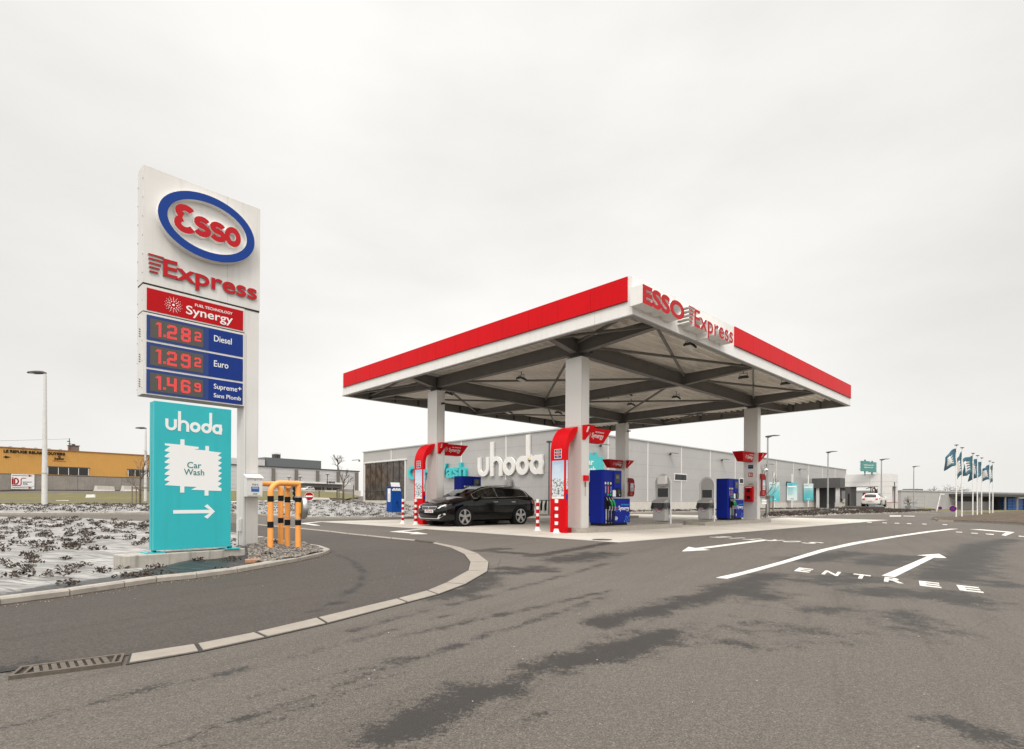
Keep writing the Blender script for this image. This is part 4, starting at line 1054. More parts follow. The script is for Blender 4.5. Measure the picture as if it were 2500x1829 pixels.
zt1 = EYE + (1220.0 - (1160 + 165 / 8.257)) * ((f1.y + f4.y) / 2) / F
br = thing('crash_barrier', 'front orange and black striped tube barrier of three posts beside the price sign', 'crash barrier', flat((f1 + f4) / 2), 0, 'orange and black striped barriers')
o = br.location
loc = lambda P: [p - o for p in P]
pts, e = bend(f1, f4, zt1); mb = MB(); path = pts + [e + (e - pts[-1]).normalized() * .02]
h1 = zt1 - f1.z
banded(mb, loc(path), pr_r, [(.15 + h1 * .335, .15 + h1 * .425), (.15 + h1 * .72, .15 + h1 * .805), (h1 + .62, h1 + .72)]); obj('hoop', mb, br, smooth=True)
mb = MB(); h4 = zt1 - f4.z; banded(mb, loc([f4 - Z_ * .15, Vector((f4.x, f4.y, zt1 - .01))]), pr_r, [(.15 + h4 * .355, .15 + h4 * .445), (.15 + h4 * .715, .15 + h4 * .80)]); obj('post', mb, br, smooth=True)
d3 = f3 + (f4 - f3) * .55 + (f1 - f4) * .18
pts, e = bend(f3, d3, zt1 - .03, .12); mb = MB(); h3 = zt1 - f3.z; banded(mb, loc(pts + [e]), pr_r, [(.15 + h3 * .335, .15 + h3 * .425), (.15 + h3 * .705, .15 + h3 * .795)]); obj('post', mb, br, smooth=True)
br2 = thing('crash_barrier', 'rear orange and black striped hoop reaching behind the price sign post', 'crash barrier', flat(f2), 0, 'orange and black striped barriers')
o = br2.location
endp = AY(637, 1181, f2.y - .25); zt2 = endp.z
pts, e = bend(f2, endp, zt2, .13); mb = MB(); h2 = zt2 - f2.z
e2 = e - (f2 - endp).normalized() * .35; e2.z = zt2
banded(mb, loc(pts + [e2]), pr_r, [(.15 + h2 * .355, .15 + h2 * .44), (.15 + h2 * .72, .15 + h2 * .81), (h2 + .62, h2 + .68)]); obj('hoop', mb, br2, smooth=True)
mb = MB(); mb.tube(loc([flat(e2) + Z_ * 0, e2]), pr_r, M_ORANGE, 12); obj('post', mb, br2, smooth=True)
# round traffic mirror clamped to the right post
mz0 = EYE + (1220.2 - (1160 + 665 / 8.257)) * f4.y / F
mir = thing('traffic_mirror', 'round convex traffic mirror seen edge on clamped to the striped barrier', 'traffic mirror', Vector((f4.x, f4.y, mz0)) - Vector((.85, .53, 0)) * .05, math.radians(-58))
rm = .182
mb = MB(); mb.tube([(0, .10, 0), (0, .13, 0), (0, .16, 0), (0, .175, 0)], [rm * .97, rm, rm, rm * .95], M_STEEL, 36); obj('rim', mb, mir, smooth=True)
mb = MB(); mb.sphere((0, .165, 0), rm * .93, .05, rm * .93, M_CHROME, 24, 12); obj('mirror_face', mb, mir, smooth=True)
mb = MB(); mb.sphere((0, .112, 0), rm * .94, .035, rm * .94, mat('mirror_back', (.16, .135, .11), .5), 24, 12); mb.box(.02, .075, .068, .079, -.09, .09, M_YELLOW); obj('back_shell', mb, mir, smooth=True)
mb = MB()
for s in (-1, 1):
    mb.tube([(.0, .05, s * .19 - .012), (.0, .05, s * .19 + .012)], .058, M_STEEL, 16); mb.box(-.015, .015, .04, .15, s * .19 - .012, s * .19 + .012, M_STEEL)
obj('clamp', mb, mir)

# ================================================================== CANOPY
RX, LY, ZBOT, ZTOP = 18.70, 15.41, 5.675, 6.648
can = thing('fuel_canopy', 'large flat canopy with red and white fascia on four clad columns', 'canopy', K, ANG)
th = .10
mb = MB()
for i in range(13):
    a, b = LY * i / 13, LY * (i + 1) / 13; mb.box(0, th, a + (.004 if i else 0), b - .004, ZBOT, ZTOP, M_WHITE)
for i in range(15):
    a, b = th + (RX - 2 * th) * i / 15, th + (RX - 2 * th) * (i + 1) / 15
    mb.box(a + .002, b - .002, 0, th, ZBOT, ZTOP, M_WHITE); mb.box(a + .002, b - .002, LY - th, LY, ZBOT, ZTOP, M_WHITE)
mb.box(RX - th, RX, 0, LY, ZBOT, ZTOP, M_WHITE)
obj('fascia', mb, can)
mb = MB()   # grey lower lip and roof edge
for a in ((-.012, .14, -.012, LY + .012), (RX - .14, RX + .012, -.012, LY + .012)): mb.box(*a, ZBOT - .03, ZBOT - .001, M_SEAM)
for a in ((.14, RX - .14, -.012, .14), (.14, RX - .14, LY - .14, LY + .012)): mb.box(*a, ZBOT - .03, ZBOT - .001, M_SEAM)
obj('fascia_lip', mb, can)
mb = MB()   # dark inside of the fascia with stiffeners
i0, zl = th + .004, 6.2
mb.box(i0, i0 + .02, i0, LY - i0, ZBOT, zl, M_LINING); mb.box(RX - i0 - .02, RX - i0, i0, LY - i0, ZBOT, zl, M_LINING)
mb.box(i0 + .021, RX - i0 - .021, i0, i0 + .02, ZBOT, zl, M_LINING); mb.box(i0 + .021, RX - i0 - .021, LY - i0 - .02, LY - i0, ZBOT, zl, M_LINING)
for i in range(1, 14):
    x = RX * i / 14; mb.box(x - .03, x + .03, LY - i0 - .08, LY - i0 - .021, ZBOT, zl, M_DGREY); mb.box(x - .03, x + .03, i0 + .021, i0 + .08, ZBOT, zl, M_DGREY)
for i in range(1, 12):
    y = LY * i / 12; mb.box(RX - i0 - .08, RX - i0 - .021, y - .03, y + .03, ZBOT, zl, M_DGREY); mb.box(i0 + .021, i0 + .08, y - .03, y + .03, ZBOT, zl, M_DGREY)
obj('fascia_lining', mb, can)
zred = ZBOT + (ZTOP - ZBOT) * .375
def red_run(name, horiz, a, b, n):
    mb = MB()
    for i in range(n):
        p, q = a + (b - a) * i / n, a + (b - a) * (i + 1) / n
        if horiz: mb.box(p + .004, q - .004, -.03, -.001, zred, ZTOP + .006, M_RED)
        else: mb.box(-.03, -.001, p + .004, q - .004, zred, ZTOP + .006, M_RED)
    if horiz: mb.box(a, b, -.05, -.001, zred - .02, zred - .001, M_DRED)
    else: mb.box(-.05, -.001, a, b, zred - .02, zred - .001, M_DRED)
    return obj(name, mb, can)
rl0 = on_line(1530.5, K, DL); rr0 = on_line(1790, K, DR)
red_run('red_band', False, rl0, LY - .12, 13); red_run('red_band', True, rr0, RX, 9)
# lettering on the right fascia
def fas(px, py):
    return on_line(px, K - DL * .36, DR, py)
q5 = lambda px, py: fas(1380 + px / 3.136, 660 + py / 3.136)
e0, e1 = q5(592, 235), q5(913, 370); et = q5(592, 100); 
zb0 = q5(592, 250)[1]; zt0 = q5(592, 100)[1]
mb = MB(); mb.text('ESSO', (e0[0], 0, zb0 - .0), X, Z_, -Y_ * .36, e1[0] - e0[0], zt0 - zb0, M_RED2, M_WHITE, bold=.045); obj('lettering', mb, can)
x0e, x1e = q5(988, 400)[0], q5(1285, 500)[0]; zxb, zxt = q5(1010, 440)[1], q5(1010, 303)[1]
mb = MB(); mb.text('Express', (x0e, 0, zxb - (zxt - zxb) * .30), X, Z_, -Y_ * .36, x1e - x0e, (zxt - zxb) * 1.30, M_RED2, M_WHITE, bold=.012)
xs0 = q5(945, 400)[0]; express_lines(mb, (xs0, 0, zxb + .06), X, Z_, -Y_ * .36, (x0e - xs0) * 1.1, (zxt - zxb) * .88, M_RED2, M_WHITE); obj('lettering', mb, can)
# deck
mb = MB(); per = .34; zd = 6.0; n = int((LY - .26) / per)
prof = []
for i in range(n + 1):
    y = .13 + i * per
    if y + per > LY - .12: break
    prof += [(y, zd), (y + .07, zd), (y + .12, zd + .16), (y + .29, zd + .16)]
prof.append((prof[-1][0] + .05, zd))
vs = [(x, y, z) for x in (.13, RX - .13) for y, z in prof]; k = len(prof)
mb.add(vs, [(i, i + 1, k + i + 1, k + i) for i in range(k - 1)], M_DECK)
mb.box(.11, RX - .11, .11, LY - .11, zd + .17, zd + .21, M_LINING); obj('roof_deck', mb, can)
# steel
def ibeam(mb, a, b, z0, z1, w=.18, m=M_BEAM, z0b=None):
    """I-beam from a to b; lower flange may rise from z0 at a to z0b at b"""
    z0b = z0 if z0b is None else z0b
    a, b = Vector(a), Vector(b); d = (b - a).normalized(); s = Vector((-d.y, d.x, 0))
    web = [a + s * .012 + Z_ * (z0 + .016), b + s * .012 + Z_ * (z0b + .016), b + s * .012 + Z_ * (z1 - .016), a + s * .012 + Z_ * (z1 - .016)]; back = [q - s * .024 for q in web]
    mb.add(web + back, [(0, 1, 2, 3), (7, 6, 5, 4), (0, 4, 5, 1), (3, 2, 6, 7), (0, 3, 7, 4), (1, 5, 6, 2)], m)
    for p0, p1 in ((a + Z_ * (z0 + .008), b + Z_ * (z0b + .008)), (a + Z_ * (z1 - .008), b + Z_ * (z1 - .008))):
        mb.obox((p0 + p1) / 2, (p1 - p0) / 2, s * w / 2, Z_ * .008, m)
zb1, zb2 = 5.43, 5.90
LROW = (2.90, 10.16); CR = (1.38, 14.24)
for l in LROW:
    mb = MB(); ibeam(mb, (CR[0], l, 0), (CR[1], l, 0), zb1, zb2, .22); ibeam(mb, (CR[0] - .001, l, 0), (.13, l, 0), zb1, zb2, .22, z0b=5.66); ibeam(mb, (CR[1] + .001, l, 0), (RX - .13, l, 0), zb1, zb2, .22, z0b=5.66)
    for r in CR + (7.81,): mb.box(r - .10, r - .085, l - .10, l - .014, zb1 + .017, zb2 - .017, M_BEAM); mb.box(r + .085, r + .10, l - .10, l - .014, zb1 + .017, zb2 - .017, M_BEAM)
    obj('main_beam', mb, can)
for r in (CR[0], 7.81, CR[1]):
    for a, b, e in ((LROW[0] - .015, .13, 5.66), (LROW[0] + .015, LROW[1] - .015, None), (LROW[1] + .015, LY - .13, 5.66)):
        mb = MB(); ibeam(mb, (r, a, 0), (r, b, 0), zb1 + .03, zb2 - .02, .20, z0b=e); obj('cross_beam', mb, can)
xs = (.15, CR[0], 7.81, CR[1], RX - .15); ys = (.15, LROW[0], LROW[1], LY - .15)
for i in range(len(xs) - 1):
    for j in range(len(ys) - 1):
        if (i + j) % 2 and i in (0, 3): continue
        mb = MB(); mb.bar((xs[i] + .1, ys[j] + .1, 5.80), (xs[i + 1] - .1, ys[j + 1] - .1, 5.80), .07, .07, M_BEAM); obj('brace', mb, can)
        mb = MB(); mb.bar((xs[i + 1] - .1, ys[j] + .1, 5.72), (xs[i] + .1, ys[j + 1] - .1, 5.72), .07, .07, M_BEAM); obj('brace', mb, can)
ZC = 5.315
for r in (1.177, 14.04):
    for l in (2.57, 9.84):
        mb = MB(); mb.box(r, r + .33, l, l + .63, .1425, ZC, M_COLG); mb.box(r + .345, r + .39, l + .01, l + .62, .1425, ZC - .03, M_COLG); mb.box(r + .33, r + .345, l + .02, l + .61, .1425, ZC - .05, M_SEAM)
        mb.box(r + .02, r + .028, l - .002, l, .1425, ZC, M_SEAM)
        mb.box(r - .0015, r + .331, l - .0015, l + .631, 3.22, 3.226, M_SEAM)
        cl = obj('column', mb, can, bevel=.006)
        mb = MB(); mb.box(r + .06, r + .30, l + .12, l + .5, ZC, zb1, M_DGREY); mb.box(r + .0, r + .38, l + .05, l + .58, zb1 - .022, zb1 - .002, M_DGREY); obj('head_plate', mb, cl)
mb = MB(); mb.tube([(1.62, 2.55, 6.0), (1.62, 2.55, 5.45)], .055, M_DGREY, 12); obj('rainwater_pipe', mb, can)
# floodlights
fl = [(1684.5, 845), (1815, 922), (1917, 937), (1475.6, 970), (1533, 964), (1651, 972), (1541, 989), (1273, 926), (1094, 962), (1241.6, 1007), (1363.6, 1009)]
first = None
for i, (px, py) in enumerate(fl):
    p = G(px, py, 5.70)
    lab = 'small floodlight on a bracket under the canopy roof sheets'
    if first is None:
        first = thing('floodlight', lab, 'floodlight', p, ANG, 'floodlights under the canopy')
        mb = MB(); mb.obox((0, 0, 0), (.17, 0, -.03), (0, .13, 0), (.01, 0, .035), M_DGREY)
        for q in range(5): mb.obox((-.12 + q * .06, 0, .06 - q * .010), (.006, 0, 0), (0, .11, 0), (0, 0, .03), M_DGREY)
        obj('housing', mb, first)
        mb = MB(); mb.obox((-.005, 0, -.040), (.15, 0, -.027), (0, .11, 0), (.001, 0, .004), M_LENS); obj('lens', mb, first)
        mb = MB(); mb.tube([(0, -.145, -.01), (0, -.145, .16), (0, .145, .16), (0, .145, -.01)], .012, M_DGREY, 6); mb.cyl((0, 0, .16), (0, 0, .31), .015, M_DGREY, 6); obj('bracket', mb, first)
    else: dup(first, p, ANG + (PI if i in (1, 2) else 0))

# ---- raised islands
def island(r0, r1, l0, l1, label):
    mb = MB(); a = .22
    pts = [(r0 + a, l0), (r1 - a, l0), (r1, l0 + a), (r1, l1 - a), (r1 - a, l1), (r0 + a, l1), (r0, l1 - a), (r0, l0 + a)]
    mb.prism(pts, K + Z_ * .004, DR, DL, Z_ * .1385, M_KERB)
    return struct('pump_island', mb, label)
for dl in (0, 7.27):
    island(.95, 7.0, 2.33 + dl, 3.62 + dl, 'raised concrete kerb island under the %s left pump' % ('front' if not dl else 'rear'))
    island(8.98, 15.3, 2.33 + dl, 3.62 + dl, 'raised concrete kerb island under the %s right pump' % ('front' if not dl else 'rear'))

# ---- red info pods with curved hood
def make_pod(label, loc):
    t = thing('info_pillar', label, 'info pillar', loc, ANG, 'red curved info pillars')
    wd = .60
    def prof(t_):
        o = [(0, 0), (0, 2.35)] + [(.62 - .62 * math.cos(math.radians(a)), 2.35 + .80 * math.sin(math.radians(a))) for a in range(8, 91, 8)] + [(.60, 3.15), (.66, 3.20)]
        i = [(.34, 2.72), (.27, 2.68)] + [(.12 + .17 * (1 - math.sin(math.radians(a))), 2.30 + .40 * math.cos(math.radians(a))) for a in range(25, 91, 13)] + [(t_, 0)]
        return o + i
    mb = MB(); mb.prism(prof(.12), (0, 0, .06), X, Z_, Y_ * wd, M_RED); obj('shell', mb, t, bevel=.004)
    mb = MB(); mb.box(-.006, .30, .02, wd - .02, 0, .16, M_DRED); mb.box(-.008, .1, 0.0, wd, .0, .16, M_RED); obj('foot', mb, t)
    mb = MB(); mb.box(-.005, -.001, .065, wd - .065, 1.02, 2.16, M_SNOW); p = obj('poster', mb, t)
    mb = MB()
    for i in range(6): mb.box(-.007, -.005, wd - .12 - .30 + .03 * (i % 2), wd - .12, 2.02 - i * .035, 2.03 - i * .035, M_PAPER)
    obj('poster_text', mb, p)
    mb = MB(); mb.box(-.006, -.001, .16, wd - .16, 2.22, 2.50, M_PAPER); q = obj('fuel_labels', mb, t)
    mb = MB()
    for i, (m, w) in enumerate(((M_DGREY, 'Diesel'), (M_REDSIGN, 'Supreme'), (M_BLUE, 'Euro'))):
        z = 2.415 - i * .088; mb.box(-.008, -.006, .175, wd - .175, z, z + .072, m); mb.text(w, (-.008, .30, z + .018), -Y_, Z_, -X * .002, None, .036, M_PAPER, bold=.01, align='C')
    obj('lettering', mb, q)
    mb = MB(); mb.box(.02, .10, -.004, -.001, 1.30, 2.16, M_SNOW); mb.box(.02, .10, -.004, -.001, .98, 1.16, M_BLUE); obj('side_poster', mb, t)
    mb = MB(); e = circ(.40, .57, .09, .055, 28); mb.ring([(a, b) for a, b in e], [(a * .8 + .08, .57 + (b - .57) * .7) for a, b in e], (-.001, 0, 0), Y_, Z_, -X * .004, M_DRED); obj('oval_emblem', mb, t)
    return t
pod = make_pod('red info pillar curving onto the nearest canopy column', CL(.62, 2.70))
dup(pod, CL(.62, 2.70 + 7.27), ANG, 'red info pillar behind the nose of the black car')

# ---- pump number signs on the columns
def pump_sign(num, label, r, l, side):
    """board over the pump, side +1 right of the column, -1 left; local axes along the canopy"""
    t = thing('pump_sign', label, 'pump sign', CL(r, l), ANG, 'red pump number signs')
    x0, x1 = (.392, 1.70) if side > 0 else (-1.30, -.002)
    z0, z1 = 2.80, 3.24; y0, y1 = .12, .60; ti = .30
    b = (x0 + (0 if side > 0 else ti), x1 - (ti if side > 0 else 0))
    vs = [(b[0], y0 + .10, z0), (b[1], y0 + .10, z0), (b[1], y1 - .1, z0), (b[0], y1 - .1, z0), (x0, y0, z1), (x1, y0, z1), (x1, y1, z1), (x0, y1, z1)]
    mb = MB(); mb.add(vs, [(0, 1, 2, 3), (4, 5, 6, 7), (0, 1, 5, 4), (1, 2, 6, 5), (2, 3, 7, 6), (3, 0, 4, 7)], M_RED if side > 0 else M_REDSIGN); o = obj('sign_box', mb, t, bevel=.006)
    V = Vector((0, -.10, .44)).normalized(); D = Vector((0, -.975, -.22)) * .004
    mb = MB(); ox = b[0] + .08
    P = lambda x, f: (x, y0 + .10 * (1 - f) - .001, z0 + .44 * f)
    synergy_dots(mb, P(ox + .12, .5), X, V, D, .11, M_PAPER); mb.text('FUEL TECHNOLOGY', P(ox + .42, .68), X, V, D, .44, .045, M_PAPER, bold=.012); mb.text('Synergy', P(ox + .26, .22), X, V, D, .60, .20, M_PAPER, bold=.012, ); obj('lettering', mb, o)
    wx = (.05, .16, .42) if side > 0 else (.13, .20, .62)
    vs = [(wx[0], -.001, z0), (wx[1], -.001, z0), (wx[1], -.03, z0), (wx[0], -.03, z0), (wx[0], -.001, z1), (wx[2], -.001, z1), (wx[2], -.22, z1), (wx[0], -.22, z1)]
    mb = MB(); mb.add(vs, [(0, 1, 2, 3), (4, 5, 6, 7), (0, 1, 5, 4), (1, 2, 6, 5), (2, 3, 7, 6), (3, 0, 4, 7)], M_RED); w = obj('number_wedge', mb, t)
    V2 = Vector((0, -.19, .44)).normalized(); D2 = Vector((0, -.92, -.40)) * .004
    mb = MB(); mb.text(num, (wx[0] + .025, -.03 - .19 * .52, z0 + .44 * .52), X, V2, D2, .07, .17, M_PAPER, bold=.02); obj('number', mb, w)
    return t
pump_sign('1', 'red sign with number 1 on the nearest column', 1.177, 2.57, 1)
pump_sign('5', 'red sign with number 5 on the column behind the car', 1.177, 9.84, 1)
pump_sign('3', 'red sign with number 3 on the right column', 14.04, 2.57, -1)
pump_sign('7', 'red sign with number 7 on the rear middle column', 14.04, 9.84, -1)

# ---- fuel pumps
def make_pump(label, loc):
    t = thing('fuel_pump', label, 'fuel pump', loc, ANG, 'blue fuel pumps')
    H = 1.84; dp = .55
    mb = MB(); mb.prism([(.07, 0), (1.03, 0), (1.03, dp), (0, dp), (0, .05)], (0, 0, .09), X, Y_, Z_ * (H - .09), M_PUMP); mb.box(.50, .506, -.002, 0, .95, H, M_BLUE); obj('cabinet', mb, t, bevel=.008)
    mb = MB(); mb.box(.515, 1.47, -.05, dp - .03, .09, .90, M_PUMP); lowb = obj('lower_case', mb, t, bevel=.01)
    mb = MB(); mb.text('Synergy', (.80, -.05, .47), X, Z_, -Y_ * .004, .62, .19, M_PAPER, bold=.015); mb.text('FUEL TECHNOLOGY', (.95, -.05, .67), X, Z_, -Y_ * .004, .48, .05, mat('cyan_text', (.03, .35, .75), .4), bold=.012)
    synergy_dots(mb, (.67, -.05, .56), X, Z_, -Y_ * .004, .11, mat('cyan_text', (.03, .35, .75), .4)); mb.prism(circ(.67, .56, .035, n=12), (0, -.054, 0), X, Z_, -Y_ * .002, M_REDSIGN)
    e = circ(.66, .24, .085, .06, 28); mb.ring(e, [(.66 + (a - .66) * .8, .24 + (b - .24) * .75) for a, b in e], (0, -.05, 0), X, Z_, -Y_ * .004, M_PAPER); mb.text('ESSO', (.66, -.05, .215), X, Z_, -Y_ * .004, .10, .05, M_PAPER, bold=.03, align='C')
    lb = mat('pump_light_blue', (.02, .12, .50), .4)
    for i, (a, b) in enumerate(((1.15, .13), (1.22, .2), (1.28, .12), (1.33, .25), (1.38, .17), (1.42, .30), (1.25, .29))): mb.prism(circ(a, b, .04, n=6), (0, -.05, 0), X, Z_, -Y_ * .0015, lb)
    obj('lettering', mb, lowb)
    mb = MB(); mb.box(.50, 1.48, -.055, dp - .02, .902, .945, M_STEEL); obj('shelf', mb, t)
    mb = MB(); mb.box(.03, 1.40, .02, dp - .02, 0, .088, M_BLACK); obj('plinth', mb, t)
    mb = MB(); mb.box(.555, 1.0, -.02, 0, 1.24, H - .03, M_PUMP); mb.box(.63, .92, -.026, -.02, 1.42, 1.72, M_GLASSD); mb.box(.70, .85, -.028, -.026, 1.56, 1.67, mat('lcd', (.12, .12, .10), .3)); obj('display', mb, t)
    mb = MB(); mb.box(.53, .70, -.012, 0, .965, 1.18, M_PAPER); mb.box(.70, 1.0, -.03, 0, .96, 1.225, M_BLACK); mb.box(.78, .90, -.034, -.03, 1.05, 1.2, M_GLASSD); mb.cyl((.86, -.034, 1.02), (.86, -.05, 1.02), .03, M_STEEL, 12); obj('payment_terminal', mb, t)
    for i, (m, c, lab) in enumerate(((M_DGREY, M_YELLOW, 'Diesel'), (M_REDSIGN, M_GREEN, 'Supreme'), (M_BLUE, M_YELLOW, 'Euro'))):
        x = .085 + i * .145
        mb = MB(); mb.prism(circ(x + .045, 1.40, .042, n=20), (0, -.001, 0), X, Z_, -Y_ * .006, M_PAPER if i == 1 else c); mb.prism(circ(x + .045, 1.40, .03, n=16), (0, -.007, 0), X, Z_, -Y_ * .001, M_GREEN if i == 1 else M_PAPER)
        mb.box(x + .008, x + .088, -.005, -.001, 1.06, 1.33, m); mb.text(lab, (x + .068, -.005, 1.10), Z_, -X, -Y_ * .002, .19, .035, M_PAPER, bold=.01); mb.box(x + .008, x + .088, -.006, -.001, 1.0, 1.05, M_BLACK if i == 0 else M_GREEN); obj('fuel_label', mb, t)
        mb = MB(); mb.box(x - .01, x + .10, -.05, -.001, .55, .97, M_BLACK); mb.cyl((x + .035, -.04, .09), (x + .035, -.04, .55), .02, M_STEEL, 10); mb.cyl((x + .075, -.035, .09), (x + .075, -.035, .55), .012, M_STEEL, 8); hol = obj('nozzle_holder', mb, t)
        g = M_BLACK if i == 0 else M_GREEN
        mb = MB(); mb.tube([(x + .03, -.055, .93), (x + .045, -.085, .86), (x + .075, -.11, .79)], [.014, .015, .02], M_STEEL, 8); mb.tube([(x + .05, -.10, .84), (x + .09, -.13, .74), (x + .13, -.12, .66)], [.032, .038, .03], g, 10); mb.tube([(x + .06, -.15, .80), (x + .11, -.175, .70), (x + .13, -.13, .64)], .008, M_BLACK, 6)
        mb.tube([(x + .13, -.12, .66), (x + .14, -.11, .56), (x + .14, -.10, .50)], [.024, .02, .02], M_STEEL, 8); nz = obj('nozzle', mb, t, smooth=True)
        mb = MB(); pts = [(x + .14, -.10, .50), (x + .145, -.10, .36), (x + .12, -.11, .22), (x + .07, -.11, .12), (x + .035, -.08, .13), (x + .03, -.05, .2)]
        sm = []
        for k in range(len(pts) - 1):
            for q in range(4): sm.append(Vector(pts[k]).lerp(Vector(pts[k + 1]), q / 4))
        sm.append(Vector(pts[-1])); mb.tube(sm, .017, M_RUBBER, 8); obj('hose', mb, nz, smooth=True)
    return t
pump = make_pump('blue fuel pump with three nozzles beside the nearest column', CL(2.78, 2.95, .1425))
dup(pump, CL(11.9, 2.95, .1425), ANG, 'blue fuel pump on the right island beside the column with extinguisher')
dup(pump, CL(2.78, 10.22, .1425), ANG, 'blue fuel pump seen over the roof of the black car')
dup(pump, CL(11.9, 10.22, .1425), ANG, 'rear blue fuel pump hidden behind the nearest column')

# ---- arched service units with bin
def make_arch(label, loc, towel=True):
    t = thing('service_unit', label, 'service unit', loc, ANG, 'arched grey service units')
    w = .62; h = 1.80; r = w / 2
    path = [(0, 0, 0), (0, 0, h - r)] + [(0, r - r * math.cos(math.radians(a)), h - r + r * math.sin(math.radians(a))) for a in range(12, 180, 12)] + [(0, w, h - r), (0, w, 0)]
    mb = MB(); mb.tube(path, .034, M_SILVERT, 10); mb.box(-.02, .02, .03, w - .03, .06, .14, M_ALU); obj('frame', mb, t, smooth=True)
    pts = [(.03, .30), (w - .03, .30), (w - .03, h - r)] + [(r + (r - .03) * math.cos(math.radians(a)), h - r + (r - .03) * math.sin(math.radians(a))) for a in range(10, 180, 12)] + [(.03, h - r)]
    mb = MB(); mb.prism(pts, (-.01, 0, 0), Y_, Z_, X * .02, M_ALU); obj('back_panel', mb, t)
    mb = MB(); mb.box(-.02, -.011, .09, w - .09, .98, 1.30, M_GLASSD)
    for a in ((.075, .09, .965, 1.315), (w - .09, w - .075, .965, 1.315)): mb.box(-.022, -.011, a[0], a[1], a[2], a[3], M_SILVERT)
    obj('window', mb, t)
    if towel:
        mb = MB(); mb.box(-.16, -.011, .12, w - .15, 1.45, 1.76, M_WHITE2); mb.box(-.14, -.02, .16, w - .17, 1.38, 1.449, M_ALU); obj('towel_box', mb, t, bevel=.015)
    mb = MB(); mb.box(-.30, -.012, .06, w - .06, .10, .70, M_ALU); bn = obj('bin', mb, t, bevel=.01)
    mb = MB(); mb.prism([(0, .76), (-.36, .76), (-.36, .80), (-.20, .88), (0, .88)], (-.012, .05, 0), X, Z_, Y_ * (w - .10), M_ALU); obj('bin_lid', mb, bn)
    mb = MB(); n = 26; top = []; bot = []
    for i in range(n):
        a = 2 * PI * i / n; cx, cy = -.165, w / 2; sx, sy = .20, .30
        q = lambda s, j: (cx + sx * s * max(-1, min(1, 1.3 * math.cos(a))), cy + sy * s * max(-1, min(1, 1.3 * math.sin(a))))
        top.append((*q(.98, 0), .76)); bot.append((*q(1.05 + .06 * math.sin(i * 2.3), 0), .60 + .06 * math.sin(i * 1.7) - .05 * (math.cos(a) < -.3)))
    mb.add(top + bot, [(i, (i + 1) % n, n + (i + 1) % n, n + i) for i in range(n)], M_BIN); obj('bin_bag', mb, bn, smooth=True)
    mb = MB(); e = circ(w / 2, .50, .14, .085, 28); mb.prism([(a, b) for a, b in e], (-.301, 0, 0), Y_, Z_, -X * .003, M_BLUERING); mb.prism([(w / 2 + (a - w / 2) * .84, .50 + (b - .5) * .78) for a, b in e], (-.304, 0, 0), Y_, Z_, -X * .002, M_PAPER)
    mb.text('ESSO', (-.306, w / 2, .462), -Y_, Z_, -X * .002, .19, .08, M_REDSIGN, bold=.04, align='C'); obj('oval_sticker', mb, bn)
    return t
ar = make_arch('arched grey service unit with white towel box and bin left of the gap', CL(6.45, 2.62, .1425))
make_arch('arched grey service unit without towel box beside the right blue pump', CL(9.9, 2.62, .1425), False)
dup(ar, CL(5.5, 9.9, .1425), ANG, 'arched grey service unit showing above the rear of the black car')
dup(ar, CL(9.9, 9.9, .1425), ANG, 'arched grey service unit on the rear right island')

# ---- striped bollards
def make_bollard(label, loc, h=1.0):
    t = thing('bollard', label, 'bollard', loc, 0, 'red and white bollards')
    mb = MB(); mb.cyl((0, 0, .10), (0, 0, h), .052, M_WHITE2, 16); obj('post', mb, t, smooth=True)
    mb = MB()
    for i in range(4):
        a = .13 + i * .215; mb.cyl((0, 0, a), (0, 0, a + .115), .0545, M_REDSIGN, 16)
    obj('bands', mb, t, smooth=True)
    mb = MB(); mb.tube([(0, 0, .0), (0, 0, .015), (0, 0, .02), (0, 0, .13)], [.14, .14, .095, .06], M_WHITE2, 8); obj('foot', mb, t)
    return t
def at_base(px, py): return G(px, py, .005)
bo = make_bollard('red and white striped bollard behind the tail of the black car', at_base(1312.5, 1296))
dup(bo, at_base(983.5, 1278.5), 0, 'red and white striped bollard left of the black car')
dup(bo, CL(.40, 2.86, .005), 0, 'red and white striped bollard in front of the nearest red info pillar')
dup(bo, CL(.40, 10.13, .005), 0, 'red and white striped bollard between black car nose and info pillar')

# ---- small things on the columns
rbx = thing('emergency_box', 'small red emergency box with a hanging brush on the nearest column', 'emergency box', CL(1.33, 2.568, 1.56), ANG)
mb = MB(); mb.box(-.06, .12, -.09, 0, 0, .17, M_RED); mb.box(.03, .09, -.094, -.09, .05, .12, M_DGREY); obj('case', mb, rbx, bevel=.006)
mb = MB(); mb.cyl((.0, -.04, -.02), (.0, -.04, -.18), .018, M_DGREY, 8); mb.cyl((.0, -.04, -.18), (.0, -.04, -.46), .007, M_WOOD, 6); obj('brush', mb, rbx)
def dpanel(label, r, l):
    t = thing('info_panel', label, 'info panel', CL(r, l, 1.22), ANG, 'rounded red info panels')
    pts = [(0, 0), (.32, 0)] + arc(.32, .22, .22, .22, -90, 0, 6) + arc(.32, .82, .22, .22, 0, 90, 6) + [(0, 1.04), (0, .80), (.04, .76), (.04, .26), (0, .22)]
    mb = MB(); mb.prism(pts, (0, 0, 0), X, Z_, Y_ * .05, M_DRED); obj('panel', mb, t, bevel=.004)
    mb = MB(); mb.box(.15, .45, -.004, -.001, .30, .76, M_SNOW); obj('poster', mb, t)
    mb = MB()
    for i in range(3):
        for j in range(2): mb.box(.15 + i * .07, .20 + i * .07, -.003, -.001, .08 + j * .09, .14 + j * .09, mat('pale_red', (.55, .15, .15), .5))
    obj('symbols', mb, t)
dpanel('rounded red info panel on the right column beside the extinguisher box', 14.35, 2.50)
dpanel('rounded red info panel on the rear middle column', 14.35, 9.77)
